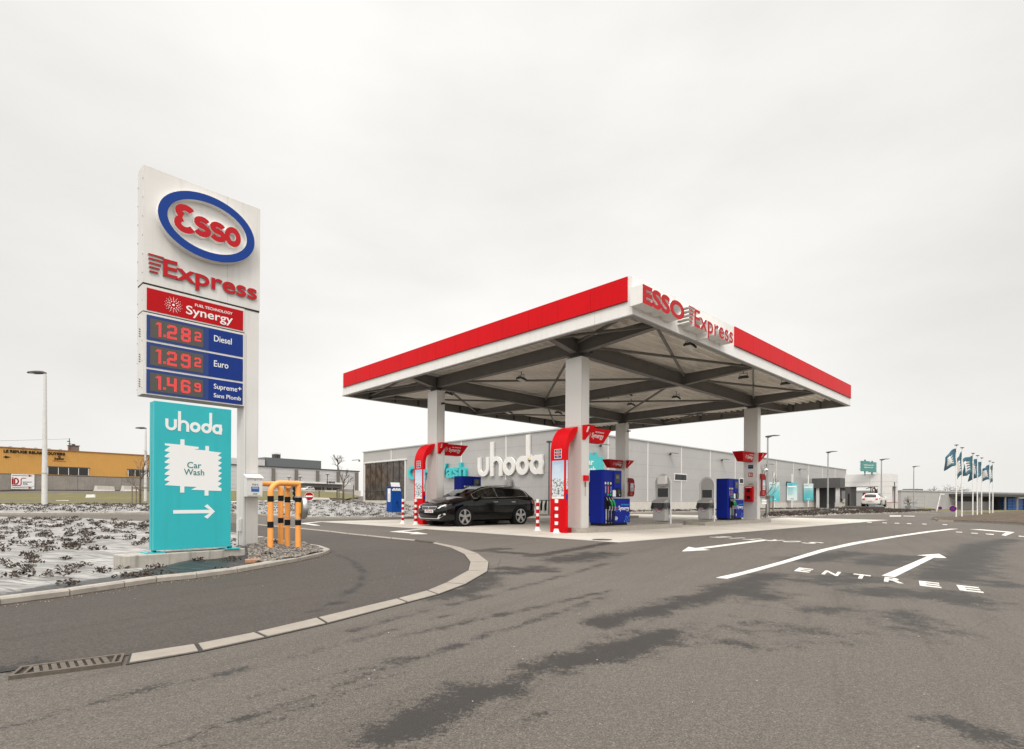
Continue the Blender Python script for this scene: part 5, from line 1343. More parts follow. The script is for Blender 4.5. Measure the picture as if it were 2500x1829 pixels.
fx = thing('extinguisher_box', 'red fire extinguisher box with two windows on the right column', 'extinguisher box', CL(14.038, 2.70, .96), ANG)
mb = MB(); mb.box(-.17, 0, 0, .40, 0, .72, M_REDSIGN); obj('case', mb, fx, bevel=.03)
mb = MB(); mb.box(-.176, -.168, .12, .28, .12, .28, M_BLACK); mb.box(-.176, -.168, .12, .28, .44, .60, M_BLACK); mb.box(-.178, -.168, .05, .35, .655, .69, M_PAPER); obj('windows', mb, fx)
pl = thing('safety_sign', 'small dark and blue fuel labels high on the right column', 'label', CL(14.038, 2.75, 2.50), ANG)
mb = MB(); mb.box(-.004, 0, 0, .24, .10, .18, M_DGREY); mb.box(-.004, 0, 0, .24, 0, .095, M_BLUE); obj('plate', mb, pl)
pl = thing('safety_sign', 'square red and white fire extinguisher sign on the right column', 'safety sign', CL(14.038, 2.77, 2.12), ANG)
mb = MB(); mb.box(-.004, 0, 0, .20, 0, .20, M_REDSIGN); mb.box(-.006, -.004, .11, .16, .03, .17, M_PAPER); mb.box(-.006, -.004, .03, .06, .04, .14, M_PAPER); mb.prism([(.03, .15), (.06, .15), (.045, .18)], (-.004, 0, 0), Y_, Z_, -X * .002, M_PAPER); obj('plate', mb, pl)
pl = thing('safety_sign', 'narrow yellow label above the extinguisher box', 'label', CL(14.038, 2.76, 1.76), ANG)
mb = MB(); mb.box(-.004, 0, 0, .20, 0, .045, mat('olive_label', (.35, .30, .04), .5)); obj('plate', mb, pl)
def camera_box(loc, label):
    t = thing('security_camera', label, 'security camera', loc, ANG, 'security cameras on the columns'); mb = MB(); mb.box(-.03, .03, -.18, -.02, -.03, .03, M_BLACK); mb.box(-.02, .02, -.02, 0, -.04, .04, M_DGREY); obj('housing', mb, t)
camera_box(CL(1.40, 9.838, 4.80), 'small black camera near the top of the column behind the car')
camera_box(CL(14.30, 9.838, 4.88), 'small black camera near the top of the rear middle column')
# ================================================================== CARS
def car(name, label, cat, loc, rz, paint, scale=1.0, hatch=False, group=None, plate=None, glass=None, roof_drop=0.0):
    t = thing(name, label, cat, loc, rz, group); t.scale = (scale,) * 3
    Lc = 4.585
    tab = {
     'x':    [0.0, .05, .16, .42, .80, 1.05, 1.30, 1.60, 1.95, 2.30, 2.90, 3.50, 3.95, 4.20, 4.36, 4.50, 4.585],
     'zbot': [.30, .21, .18, .17, .17, .17, .17, .17, .17, .17, .17, .18, .20, .23, .26, .30, .38],
     'w':    [.60, .72, .80, .87, .895, .90, .90, .90, .90, .90, .90, .90, .895, .875, .855, .80, .70],
     'zbelt':[.60, .70, .765, .86, .935, .965, .98, .99, 1.0, 1.01, 1.03, 1.05, 1.07, 1.06, 1.03, .95, .82],
     'wbelt':[.50, .61, .70, .79, .84, .85, .855, .855, .855, .855, .855, .85, .82, .80, .78, .73, .62],
     'z7':   [.61, .72, .785, .885, .965, .995, 1.125, 1.255, 1.36, 1.395, 1.40, 1.375, 1.315, 1.23, 1.12, .975, .83],
     'w7':   [.40, .50, .58, .64, .69, .74, .71, .67, .615, .60, .595, .585, .585, .60, .63, .62, .54],
     'z9':   [.64, .76, .82, .925, 1.01, 1.04, 1.185, 1.325, 1.425, 1.458, 1.465, 1.445, 1.395, 1.32, 1.18, 1.0, .84]}
    if hatch:
        cut = lambda x: x if x < 2.9 else 2.9 + (x - 2.9) * .62
        tab['x'] = [cut(x) for x in tab['x']]; Lc = cut(Lc)
    xs = sorted(set([round(i * .06, 3) for i in range(int(Lc / .06) + 1)] + [round(x, 3) for x in tab['x']] + [1.32, 2.42, 2.50, 3.40, 3.47]))
    xs = [x for x in xs if x <= Lc + 1e-6]
    g = lambda k, x: float(np.interp(x, tab['x'], tab[k]))
    def sec(x):
        zb, w, zl, wb, z7, w7, z9 = (g(k, x) for k in ('zbot', 'w', 'zbelt', 'wbelt', 'z7', 'w7', 'z9'))
        z7 -= roof_drop * max(0, z7 - 1.0); z9 -= roof_drop * max(0, z9 - 1.0)
        sh = zl - .07
        return [(0, zb), (w * .72, zb), (w * .94, zb + .05), (w * .985, zb + .16), (w * .97, zb + .26 * (sh - zb) + .12), (w, zb + .62 * (sh - zb) + .05), (w * .985, sh), (wb, zl), (w7, z7), (w7 * .88, z7 + .62 * (z9 - z7)), (w7 * .45, z9 - .010), (0, z9)]
    S = [sec(x) for x in xs]; nv = len(S[0])
    ws0, ws1 = 1.09, 1.92
    rg0, rg1 = (4.22, 4.46) if not hatch else (cut(4.12), cut(4.47))
    wins = [(1.36, 2.42), (2.50, 3.36), (3.42, 4.08 if not hatch else cut(3.85))]
    body = MB(); gl = {'windscreen': MB(), 'rear_window': MB(), 'w0': MB(), 'w1': MB(), 'w2': MB()}
    V = lambda i, j, s: (xs[i], s * S[i][j][0], S[i][j][1])
    for i in range(len(xs) - 1):
        xm = (xs[i] + xs[i + 1]) / 2
        for j in range(nv - 1):
            for s in (-1, 1):
                dst, m = body, paint
                if j >= 9 and ws0 < xm < ws1: dst, m = gl['windscreen'], M_GLASS
                elif j >= 9 and rg0 < xm < rg1: dst, m = gl['rear_window'], M_GLASSD
                elif j == 7:
                    for q, (a, b) in enumerate(wins):
                        if a <= xm <= b: dst, m = gl['w%d' % q], (M_GLASS if (q == 0 and s == -1) or q == 0 else M_GLASSD)
                dst.add([V(i, j, s), V(i + 1, j, s), V(i + 1, j + 1, s), V(i, j + 1, s)], [(0, 1, 2, 3)], m)
    for i in (0, len(xs) - 1):
        n = nv; pts = [V(i, j, 1) for j in range(n)] + [V(i, j, -1) for j in range(n - 2, 0, -1)]; body.add(pts, [tuple(range(len(pts)))], paint)
    def weld(o, d=.0008):
        bm = bmesh.new(); bm.from_mesh(o.data); bmesh.ops.remove_doubles(bm, verts=bm.verts, dist=d); bmesh.ops.recalc_face_normals(bm, faces=bm.faces); bm.to_mesh(o.data); bm.free()
        o.data.polygons.foreach_set('use_smooth', [True] * len(o.data.polygons))
        try: o.data.set_sharp_from_angle(angle=math.radians(50))
        except Exception: pass
    b_ = obj('body', body, t); weld(b_)
    for k, mbx in gl.items():
        if mbx.f: weld(obj('side_window' if k[0] == 'w' and k[1:].isdigit() else k, mbx, t))
    zt = lambda k, x: g(k, x)
    # interior
    mb = MB(); mb.box(1.2, Lc - .35, -.74, .74, .35, .80, M_BLACK); mb.box(1.2, 1.5, -.72, .72, .8, .93, M_BLACK); mb.box(Lc - 1.5, Lc - .55, -.6, .6, .8, 1.18 - .1 * hatch, M_BLACK); obj('interior', mb, t)
    for s in (-.38, .38):
        mb = MB(); mb.box(2.05, 2.6, s - .23, s + .23, .80, .90, M_DGREY); mb.obox((2.66, s, 1.02), (.06, 0, .02), (0, .21, 0), (.07, 0, .26), M_DGREY); mb.obox((2.77, s, 1.31), (.04, 0, 0), (0, .12, 0), (0, 0, .06), M_DGREY); obj('seat', mb, t, bevel=.02)
    # window trim line, sills
    mb = MB()
    for s in (-1, 1):
        lo = [(x, s * (g('wbelt', x) + .004), g('zbelt', x) + .004) for x in np.linspace(1.30, wins[2][1], 16)]
        mb.tube(lo, .012, M_CHROME, 5)
        hi = [(x, s * (g('w7', x) + .006), g('z7', x) - roof_drop * max(0, g('z7', x) - 1) - .004) for x in np.linspace(1.30, wins[2][1], 16)]
        mb.tube([lo[0]] + hi + [lo[-1]], .012, M_CHROME, 5)
    for s in (-1, 1):
        q = [(2.455, s * (y + .006), z) for y, z in sec(2.46)[7:9]]; mb.tube(q, .010, M_CHROME, 5)
    obj('window_trim', mb, t)
    mb = MB()
    for s in (-1, 1): mb.tube([(x, s * (g('w7', x) - .03), g('z9', x) - roof_drop * .45 + .012) for x in np.linspace(2.1, 3.9 if not hatch else 3.3, 9)], .011, M_CHROME, 6)
    obj('roof_rail', mb, t)
    # door gaps and handles
    mb = MB()
    for s in (-1, 1):
        for x in (1.30, 2.46, 3.44 if not hatch else 3.3):
            pts = [(x, s * (y + .0035), z) for y, z in sec(x)[3:8]]; mb.tube(pts, .006, M_BLACK, 4)
    obj('door_gap', mb, t)
    for s in (-1, 1):
        for x in (2.22, 3.12 if not hatch else 2.95): mb = MB(); mb.box(x, x + .2, s * .905 - .018, s * .905 + .018, .845, .875, M_CHROME if paint is M_CARBLK else paint); obj('door_handle', mb, t, bevel=.006)
        mb = MB(); mb.obox((1.52, s * 1.0, 1.02), (.075, 0, .0), (0, .10, 0), (-.02, 0, .07), paint); mb.bar((1.50, s * .84, .985), (1.52, s * .93, 1.0), .05, .03, M_BLACK); obj('wing_mirror', mb, t, bevel=.02)
    # wheels
    x2 = .87 + (2.73 if not hatch else 2.35)
    for x in (.87, x2):
        for s in (-1, 1):
            mb = MB(); mb.cyl((x, s * .60, .335), (x, s * .9045, .335), .375, M_BLACK, 48); obj('wheel_arch', mb, t)
            w = MB(); w.tube([(x, s * .69, .333), (x, s * .70, .333), (x, s * .90, .333), (x, s * .918, .333), (x, s * .92, .333)], [.30, .328, .333, .318, .26], M_TYRE, 48); wh = obj('wheel', w, t, smooth=True)
            r = MB(); ro = circ(0, 0, .262, n=40); ri = circ(0, 0, .238, n=40)
            r.ring(ro, ri, (x, s * .905, .333), X, Z_, Vector((0, s * .02, 0)), M_RIM); r.prism(circ(0, 0, .236, n=36), (x, s * .90, .333), X, Z_, Vector((0, s * .022 - s * .0, 0)), M_BLACK)
            for k in range(5):
                a = 2 * PI * k / 5 + .3; c, q = math.cos(a), math.sin(a)
                for off in (-.013, .013):
                    px_, pz_ = -q * off, c * off
                    r.prism([(c * .03 - q * .022 + px_, q * .03 + c * .022 + pz_), (c * .03 + q * .022 + px_, q * .03 - c * .022 + pz_), (c * .24 + q * .026 + px_ * 2, q * .24 - c * .026 + pz_ * 2), (c * .24 - q * .026 + px_ * 2, q * .24 + c * .026 + pz_ * 2)], (x, s * .9225, .333), X, Z_, Vector((0, s * (.004 + (.001 if off > 0 else 0)), 0)), M_RIM)
            r.prism(circ(0, 0, .04, n=16), (x, s * .9225, .333), X, Z_, Vector((0, s * .008, 0)), M_RIM); obj('rim', r, wh)
    # front
    def onf(y, z, push=.006):
        """point on the front/side skin near the nose at lateral y"""
        lo, hi = 0.0, 1.0
        for _ in range(30):
            m_ = (lo + hi) / 2; pr_ = sec(m_); wz = np.interp(z, [p[1] for p in pr_], [p[0] for p in pr_])
            if wz >= abs(y): hi = m_
            else: lo = m_
        return Vector((hi - push, y, z))
    def patch(name, pts, m, par, push=.006, depth=None):
        mb = MB(); P = [onf(y, z, push) for y, z in pts]; Q = [p + Vector((.05, 0, 0)) for p in P]; n = len(P)
        mb.add(P + Q, [tuple(range(n))] + [(i, (i + 1) % n, n + (i + 1) % n, n + i) for i in range(n)], m); return obj(name, mb, par)
    for s in (-1, 1):
        hl = patch('headlight', [(s * .50, .635), (s * .60, .715), (s * .735, .785), (s * .80, .80), (s * .785, .74), (s * .72, .675), (s * .60, .625)], M_GLASSD, t, .016)
        patch('lamp', [(s * .53, .65), (s * .62, .712), (s * .73, .765), (s * .755, .735), (s * .68, .675), (s * .60, .64)], M_LENS, hl, .022)
        patch('daylight_strip', [(s * .51, .63), (s * .60, .618), (s * .60, .63), (s * .515, .645)], M_LENS, hl, .026)
        fg = patch('fog_lamp', [(s * .52, .30), (s * .60, .40), (s * .76, .46), (s * .77, .42), (s * .70, .34), (s * .60, .29)], M_SILVERT, t, .028)
        patch('lamp', [(s * .60, .335), (s * .66, .39), (s * .74, .415), (s * .69, .35)], M_BLACK, fg, .034)
    gr = patch('grille', [(-.44, .70), (.44, .70), (.36, .57), (-.36, .57)], M_SILVERT, t, .012)
    patch('mesh', [(-.41, .685), (.41, .685), (.345, .585), (-.345, .585)], M_BLACK, gr, .018)
    for i in range(4): patch('bar', [(-.38 + i * .012, .672 - i * .022), (.38 - i * .012, .672 - i * .022), (.38 - i * .012, .664 - i * .022), (-.38 + i * .012, .664 - i * .022)], M_STEEL, gr, .020)
    patch('badge', [(-.03, .60), (.0, .59), (.03, .605), (.02, .64), (.035, .67), (.0, .685), (-.02, .67), (-.015, .64)], M_CHROME, gr, .028)
    li = patch('lower_intake', [(-.62, .44), (.62, .44), (.50, .27), (-.50, .27)], M_BLACK, t, .008)
    patch('lip', [(-.60, .30), (.60, .30), (.55, .262), (-.55, .262)], M_SILVERT, li, .018)
    if plate:
        pf = MB(); pf.box(-.024, -.01, -.27, .27, .475, .575, M_PAPER); pp = obj('number_plate', pf, t)
        pf = MB(); pf.box(-.026, -.024, .225, .27, .475, .575, M_BLUE); pf.text(plate, (-.024, .21, .49), -Y_, Z_, -X * .003, .44, .068, M_DRED, bold=.02); obj('lettering', pf, pp)
    # rear
    mirror = lambda x: Lc - x
    for s in (-1, 1):
        mb = MB(); pts = []
        for x, z in ((Lc - .34, .93), (Lc - .30, .80), (Lc - .12, .78), (Lc - .05, .84), (Lc - .12, .95)):
            pr_ = sec(x); pts.append((x + .012, s * (np.interp(z, [p[1] for p in pr_][:8], [p[0] for p in pr_][:8]) + .010), z))
        Q = [(p[0] - .03, p[1] - s * .03, p[2]) for p in pts]; n = len(pts)
        mb.add(pts + Q, [tuple(range(n))] + [(i, (i + 1) % n, n + (i + 1) % n, n + i) for i in range(n)], M_TAIL); obj('tail_lamp', mb, t)
        if hatch: mb = MB(); mb.box(Lc - .02, Lc + .014, s * .60 - .11, s * .60 + .11, .74, .87, M_TAIL); obj('tail_lamp', mb, t, bevel=.01)
    if hatch:
        mb = MB(); mb.box(Lc - .005, Lc + .012, -.27, .27, .55, .66, M_PAPER); mb.box(Lc + .012, Lc + .014, -.22, .22, .585, .625, M_DRED); obj('number_plate', mb, t)
    mb = MB(); mb.cyl((Lc - .95 if not hatch else Lc - .5, 0, g('z9', Lc - .95) - .01), (Lc - .80 if not hatch else Lc - .35, 0, g('z9', Lc - .95) + .20), .006, M_BLACK, 5); obj('aerial', mb, t)
    mb = MB(); mb.box(.5, Lc - .5, -.78, .78, .155, .168, M_BLACK); obj('underside', mb, t)
    return t
CS = 1.05
bc = car('parked_car', 'shiny black estate car with driver standing between the pumps', 'car', CL(.0, 8.70, .006), ANG, M_CARBLK, CS, plate='1-PTE-010')

# driver: one skinned figure seated behind the wheel
def driver(loc, rz):
    p = thing('person', 'driver in dark jacket seated at the wheel of the black car', 'person', loc, rz)
    # body, arms reaching to the wheel (car axes: -x forward)
    V_ = [(0, 0, 0), (.03, 0, .22), (.03, 0, .42), (0, 0, .52), (-.015, 0, .60), (.02, .18, .44), (-.06, .22, .22), (-.30, .15, .20), (-.38, .12, .24), (.02, -.18, .44), (-.06, -.22, .22), (-.30, -.15, .20), (-.38, -.12, .24), (-.25, .10, -.02), (-.5, .12, 0), (-.25, -.10, -.02), (-.5, -.12, 0)]
    E_ = [(0, 1), (1, 2), (2, 3), (3, 4), (2, 5), (5, 6), (6, 7), (7, 8), (2, 9), (9, 10), (10, 11), (11, 12), (0, 13), (13, 14), (0, 15), (15, 16)]
    R_ = [.15, .16, .15, .06, .06, .075, .06, .045, .04, .075, .06, .045, .04, .09, .07, .09, .07]
    me = bpy.data.meshes.new('body'); me.from_pydata(V_, E_, []); me.materials.append(M_CLOTH)
    o = bpy.data.objects.new('body', me); COL.objects.link(o); o.parent = p
    sk = o.modifiers.new('s', 'SKIN'); sk.use_smooth_shade = True
    for i, v in enumerate(me.skin_vertices[0].data): v.radius = (R_[i], R_[i] * (1.15 if i < 3 else 1)); v.use_root = (i == 0)
    sb_ = o.modifiers.new('u', 'SUBSURF'); sb_.levels = 2; sb_.render_levels = 2
    dg = bpy.context.evaluated_depsgraph_get(); m2 = bpy.data.meshes.new_from_object(o.evaluated_get(dg)); o.modifiers.clear(); o.data = m2
    mb = MB(); mb.sphere((-.03, 0, .70), .098, .078, .125, M_SKIN, 18, 12); mb.sphere((-.035, 0, .62), .06, .055, .06, M_SKIN); mb.prism([(-.125, .70), (-.15, .665), (-.12, .66)], (0, -.014, 0), X, Z_, Y_ * .028, M_SKIN)
    for s in (-1, 1):
        mb.sphere((-.112, s * .033, .715), .012, .014, .009, M_PAPER, 8, 6); mb.sphere((-.121, s * .033, .715), .006, .007, .007, M_BLACK, 6, 4); mb.sphere((-.01, s * .078, .69), .022, .012, .032, M_SKIN, 8, 6)
    mb.box(-.124, -.11, -.024, .024, .642, .650, M_DRED); obj('head', mb, p, smooth=True)
    mb = MB(); mb.sphere((-.005, 0, .735), .10, .085, .105, M_HAIR, 16, 10); obj('hair', mb, p, smooth=True)
    for s in (-1, 1):
        mb = MB(); mb.sphere((-.42, s * .13, .25), .045, .022, .04, M_SKIN, 10, 6)
        for q in range(4): mb.tube([(-.44, s * (.115 + .010 * q), .275 - q * .018), (-.475, s * (.12 + .006 * q), .268 - q * .018), (-.48, s * (.15), .255 - q * .018)], [.010, .009, .007], M_SKIN, 6)
        mb.tube([(-.42, s * .11, .27), (-.44, s * .09, .285), (-.465, s * .10, .29)], [.011, .010, .008], M_SKIN, 6); obj('hand', mb, p, smooth=True)
    return p
seatp = CL(0, 8.70, .006) + (DR * 2.30 + DL * -.38) * CS + Z_ * .86 * CS * .78
dv = driver(seatp, ANG)
dv.location.z = .006 + .62 * CS

# ================================================================== KIOSK, HOSES
kz = CL(0, 0)
kp = G(956, 1256, .03)
ki = thing('payment_kiosk', 'blue payment kiosk with slanted keypad top left of the car', 'kiosk', flat(kp), ANG)
kh = EYE + (1221.3 - 1188) * kp.y / F
mb = MB(); mb.prism([(0, 0), (.78, 0), (.78, 1.25), (.70, kh), (.10, kh), (0, kh)], (0, 0, 0), X, Z_, Y_ * .62, M_KIOSK); obj('cabinet', mb, ki, bevel=.01)
mb = MB(); mb.prism([(.02, .02), (.68, .02), (.68, .60), (.02, .60)], (0, -.018, kh - .30), X, Vector((0, .35, .94)), Vector((0, -.94, .35)) * .03, M_SILVERT)
for i in range(3): mb.box(.08 + i * .2, .22 + i * .2, -.05, -.03, kh - .22, kh - .1, M_PAPER)
obj('keypad_top', mb, ki)
mb = MB(); mb.box(-.006, -.001, .14, .48, .85, kh - .12, M_PAPER); mb.box(-.010, -.006, .14, .50, kh - .10, kh - .04, M_BLACK)
for i in range(7): mb.box(-.008, -.006, .18, .44, .92 + i * .07, .94 + i * .07, M_SEAM)
obj('notice', mb, ki)
mb = MB(); mb.box(.36, .44, -.05, -.001, .78, .88, M_BLACK); mb.tube([(.40, -.05, .80), (.45, -.09, .62), (.5, -.05, .45)], .012, M_BLACK, 6); obj('lock', mb, ki)

# ================================================================== WASH HALL
HT = 6.2
hall = thing('wash_hall', 'long grey panelled car wash hall with white plinth', 'building', C0, ANG)
LW, RW = 28.2, 68.7
PB, CB = .0, .95
mb = MB(); mb.box(0, RW, 0, LW, CB, HT - .10, M_CLADL)
rows = [CB + (HT - CB) * i / 5 for i in range(1, 5)]
wz = [(20.2, 26.3)]
for z in rows:
    mb.box(-.0035, 0, 0, LW, z - .009, z + .009, M_SEAM); mb.box(0, RW, -.0035, 0, z - .009, z + .009, M_SEAM)
mb.box(-.01, RW, -.01, LW, CB - .03, CB, M_SEAM)
obj('wall', mb, hall)
for i in range(1, 5): mb = MB(); mb.box(-.035, -.004, LW * i / 5 - .06, LW * i / 5 + .06, CB if i < 4 else 5.05, HT - .1, M_CLADW); obj('seam_strip', mb, hall)
for i in range(1, 12): mb = MB(); mb.box(RW * i / 12 - .06, RW * i / 12 + .06, -.035, -.004, CB, HT - .1, M_CLADW); obj('seam_strip', mb, hall)
mb = MB(); mb.box(-.10, RW + .1, -.10, LW + .1, HT - .099, HT, M_TRIMA); obj('roof', mb, hall)
mb = MB(); mb.box(-.04, RW, -.04, LW + .04, PB, CB - .031, M_PLINTH); obj('plinth', mb, hall)
lf = lambda px, py: on_line(px, C0, DL, py)
rf = lambda px, py: on_line(px, C0, DR, py)
def z1(px, py): return 820 + px / 4.342, 1040 + py / 4.342
# big window
a0, _ = lf(*z1(310, 600)); a1, _ = lf(*z1(740, 600)); wz0 = lf(*z1(310, 790))[1]; wz1 = lf(*z1(310, 405))[1]
lo, hi = min(a0, a1), max(a0, a1)
mb = MB(); mb.box(-.02, -.002, lo, hi, wz0, wz1, M_HALLG); win = obj('window', mb, hall)
mb = MB()
for y in (lo, hi): mb.box(-.10, -.021, y - .07, y + .07, wz0 - .05, wz1 + .05, M_CLADW)
mb.box(-.14, -.021, lo - .25, hi + .25, wz1 + .051, wz1 + .20, M_CLADW); obj('window_frame', mb, win)
mb = MB()
for i in range(1, 7): y = lo + (hi - lo) * i / 7; mb.box(-.07, -.021, y - .035, y + .035, wz0, wz1, M_DGREY)
zz = wz0 + (wz1 - wz0) * .26; mb.box(-.065, -.0215, lo + .07, hi - .07, zz - .035, zz + .035, M_DGREY); obj('mullions', mb, win)
# raised words on the left face
u0 = lf(*z1(1520, 535)); u1 = lf(*z1(2208, 510)); ub = lf(*z1(2208, 505))[1]
wl = abs(u0[0] - u1[0])
zbase = lf(*z1(1650, 535))[1]
for mbx in uhoda_letters((-.05, u0[0], zbase), -Y_, Z_, -X * .16, wl, M_WHITE2): obj('sign_letter', mbx, hall)
c0_, c1_ = lf(*z1(785, 570)), lf(*z1(1400, 535)); h0 = lf(*z1(1340, 540))[1]; h1 = lf(*z1(1340, 380))[1]
cw = c0_[0] - c1_[0]; zc0 = lf(*z1(1180, 555))[1]
mb = MB(); mb.text('Car Wash', (-.05, c0_[0], zc0), -Y_, Z_, -X * .22, cw, h1 - h0, M_TEAL2, M_TEAL, bold=.035); obj('sign_letters', mb, hall)
# teal brush sign on the right face near the corner
def z2p(px, py): return 1300 + px / 5.506, 1020 + py / 5.506
r1 = rf(*z2p(935, 600)); zt = rf(*z2p(830, 420))[1]; zb_b = rf(*z2p(900, 760))[1]
wS = 3.6
mb = MB(); mb.prism([(x * wS, y * (zt - 1.9)) for x, y in brush_outline()], (r1[0] - wS, -.05, 1.9), X, Z_, -Y_ * .18, M_TEAL2); bs_ = obj('brush_sign', mb, hall)
mb = MB(); ta = rf(*z2p(700, 640)); mb.text('Car', (r1[0] - 2.75, -.23, rf(*z2p(790, 640))[1]), X, Z_, -Y_ * .02, 1.4, .48, M_PAPER, bold=.02); obj('lettering', mb, bs_); mb = MB(); mb.text('Wash', (r1[0] - 3.05, -.23, rf(*z2p(790, 745))[1]), X, Z_, -Y_ * .02, 1.95, .5, M_PAPER, bold=.02); obj('lettering', mb, bs_)
# small windows on the right face
def z3(px, py): return 1560 + px / 5.9, 1040 + py / 5.9
for q in ((505, 685, 680, 790), (1440, 1500, 750, 835)):
    a, b = rf(*z3(q[0], 700))[0], rf(*z3(q[1], 700))[0]; zt_, zl_ = rf(*z3(q[0], q[2]))[1], rf(*z3(q[0], q[3]))[1]
    mb = MB(); mb.box(a, b, -.05, -.004, zl_, zt_, M_CLADW); w_ = obj('window', mb, hall); mb = MB(); mb.box(a + .09, b - .09, -.054, -.05, zl_ + .09, zt_ - .09, M_GLASSD); obj('pane', mb, w_)
a, b = rf(1919, 1180)[0], rf(1935, 1180)[0]
mb = MB(); mb.box(a, b, -.05, -.004, rf(1919, 1186)[1], rf(1919, 1176)[1], M_GLASSD); obj('window', mb, hall)
# wall lamps
def wall_lamp(label, loc, rz):
    t = thing('wall_lamp', label, 'wall lamp', loc, rz, 'slim lamps on the wash hall wall')
    mb = MB(); mb.obox((0, -.08, 0), (.06, 0, 0), (0, .08, 0), (0, 0, .07), M_DGREY); mb.obox((0, -.50, .09), (.20, 0, 0), (0, .38, .05), (0, 0, .025), M_ALU); obj('head', mb, t); mb = MB(); mb.obox((0, -.50, .050), (.18, 0, 0), (0, .36, .049), (0, .0, .012), M_DGREY); obj('lens', mb, t)
for lab, (px, py) in (('slim wall lamp on the hall between towel unit and red sign board', z2p(905, 378)), ('slim wall lamp on the hall above the service unit with towel box', z3(440, 408)), ('slim wall lamp on the hall left of the right canopy column', z3(1185, 495)), ('slim wall lamp on the hall half hidden by the first lamp post', (1871, 1135.5)), ('slim wall lamp on the hall above the middle teal poster', (1951, 1147))):
    tt, zz = rf(px, py); wall_lamp(lab, C0 + DR * tt + Z_ * zz - DL * .003, ANG)
tt, zz = lf(*z1(270, 370)); wall_lamp('slim wall lamp at the left corner of the wash hall', C0 + DL * (tt + .3) + Z_ * zz - DR * .003, ANG - PI / 2)
tt, zz = lf(*z1(2075, 335)); cb = thing('wall_camera', 'small white camera box on the hall beside the white word', 'camera', C0 + DL * tt - DR * .04 + Z_ * (zz - .2), ANG)
mb = MB(); mb.box(-.3, 0, -.12, .12, 0, .42, M_WHITE2); mb.box(-.32, -.3, -.08, .08, .02, .14, M_YELLOW); mb.box(-.2, -.02, -.1, .1, -.08, -.001, M_DGREY); obj('case', mb, cb)
# vacuum hose post by the corner
vp0 = C0 + DL * lf(1340, 1200)[0] - DR * 1.2; vx = AY(1340, 1250, vp0.y)
vh = thing('hose_post', 'tall dark hose post with three hanging vacuum nozzles', 'hose post', Vector((vx.x, vx.y, .0)), ANG)
vtop = EYE + (1223.4 - 1081) * vx.y / F
mb = MB(); mb.cyl((0, 0, 0), (0, 0, vtop), .045, M_DGREY, 10); mb.box(-.14, .14, -.14, .14, vtop, vtop + .12, M_DGREY); obj('mast', mb, vh)
mb = MB(); mb.bar((0, -.1, 1.0), (0, 1.4, 1.0), .06, .06, M_DGREY)
for i in range(3): mb.tube([(0, .25 + i * .42, 1.0), (-.08, .25 + i * .42, .7), (-.05, .27 + i * .42, .25)], [.05, .09, .06], M_RUBBER, 8); mb.tube([(-.06, .3 + i * .42, .9), (-.1, .38 + i * .42, .5), (-.06, .33 + i * .42, .1)], .035, M_STEEL, 6)
obj('nozzles', mb, vh)
fe = thing('fire_alarm', 'tiny red alarm box on the hall wall beside the rear column', 'alarm box', C0 + DR * rf(1545, 1190)[0] + Z_ * rf(1545, 1192)[1], ANG)
mb = MB(); mb.box(-.12, .12, -.12, 0, 0, .26, M_REDSIGN); mb.box(-.05, .05, -.1, 0, .28, .44, M_WHITE2); obj('case', mb, fe)

# teal posters on poles in front of the right face
def z6(px, py): return 1840 + px / 5.376, 1040 + py / 5.376
for k, (xa, xb, ya, yb, pole, pt, pb, m, lab) in enumerate(((200, 340, 738, 985, 268, 615, 1080, M_POST1, 'teal and white poster on a white pole, leftmost of three by the hall'), (436, 570, 745, 978, 503, 630, 1060, M_POST2, 'poster fading from teal to white, middle one by the hall'), (655, 780, 757, 978, 716, 650, 1055, M_POST1, 'teal poster on a white pole nearest the dark porch'))):
    Yp = (C0 + DR * rf(*z6(pole, 800))[0]).y - 1.6
    P = AY(*z6(pole, 1000), Yp); P.z = .1; pa, pb_ = AY(*z6(xa, ya), Yp), AY(*z6(xb, yb), Yp); ptop = AY(*z6(pole, pt), Yp).z
    t = thing('poster_board', lab, 'poster', P, 0, 'teal posters in front of the hall')
    mb = MB(); mb.box(-.05, .05, 0, .06, 0, ptop - .1, M_WHITE2); obj('pole', mb, t)
    mb = MB(); mb.box(pa.x - P.x, pb_.x - P.x, -.05, -.001, pb_.z - .1, pa.z - .1, m); pn = obj('panel', mb, t)
    x0, x1, zt, zl = pa.x - P.x, pb_.x - P.x, pa.z - .1, pb_.z - .1; w, h = x1 - x0, zt - zl
    mb = MB()
    mb.box(x0 + w * .08, x0 + w * .5, -.054, -.05, zt - h * .15, zt - h * .12, M_TEALTXT)
    if k: mb.box(x0 + w * .08, x0 + w * .92, -.054, -.05, zt - h * .25, zt - h * .18, M_PAPER)
    for i in range(9): mb.box(x0 + w * .08, x0 + w * random.uniform(.45, .75), -.054, -.05, zt - h * (.30 + i * .05), zt - h * (.285 + i * .05), mat('poster_text_grey', (.12, .3, .32), .5))
    mb.text('uhoda', (x0 + w * .5, -.05, zl + h * .06), X, Z_, -Y_ * .004, w * .34, h * .07, M_PAPER if k != 1 else M_TEALTXT, bold=.02, align='C'); obj('lettering', mb, pn)

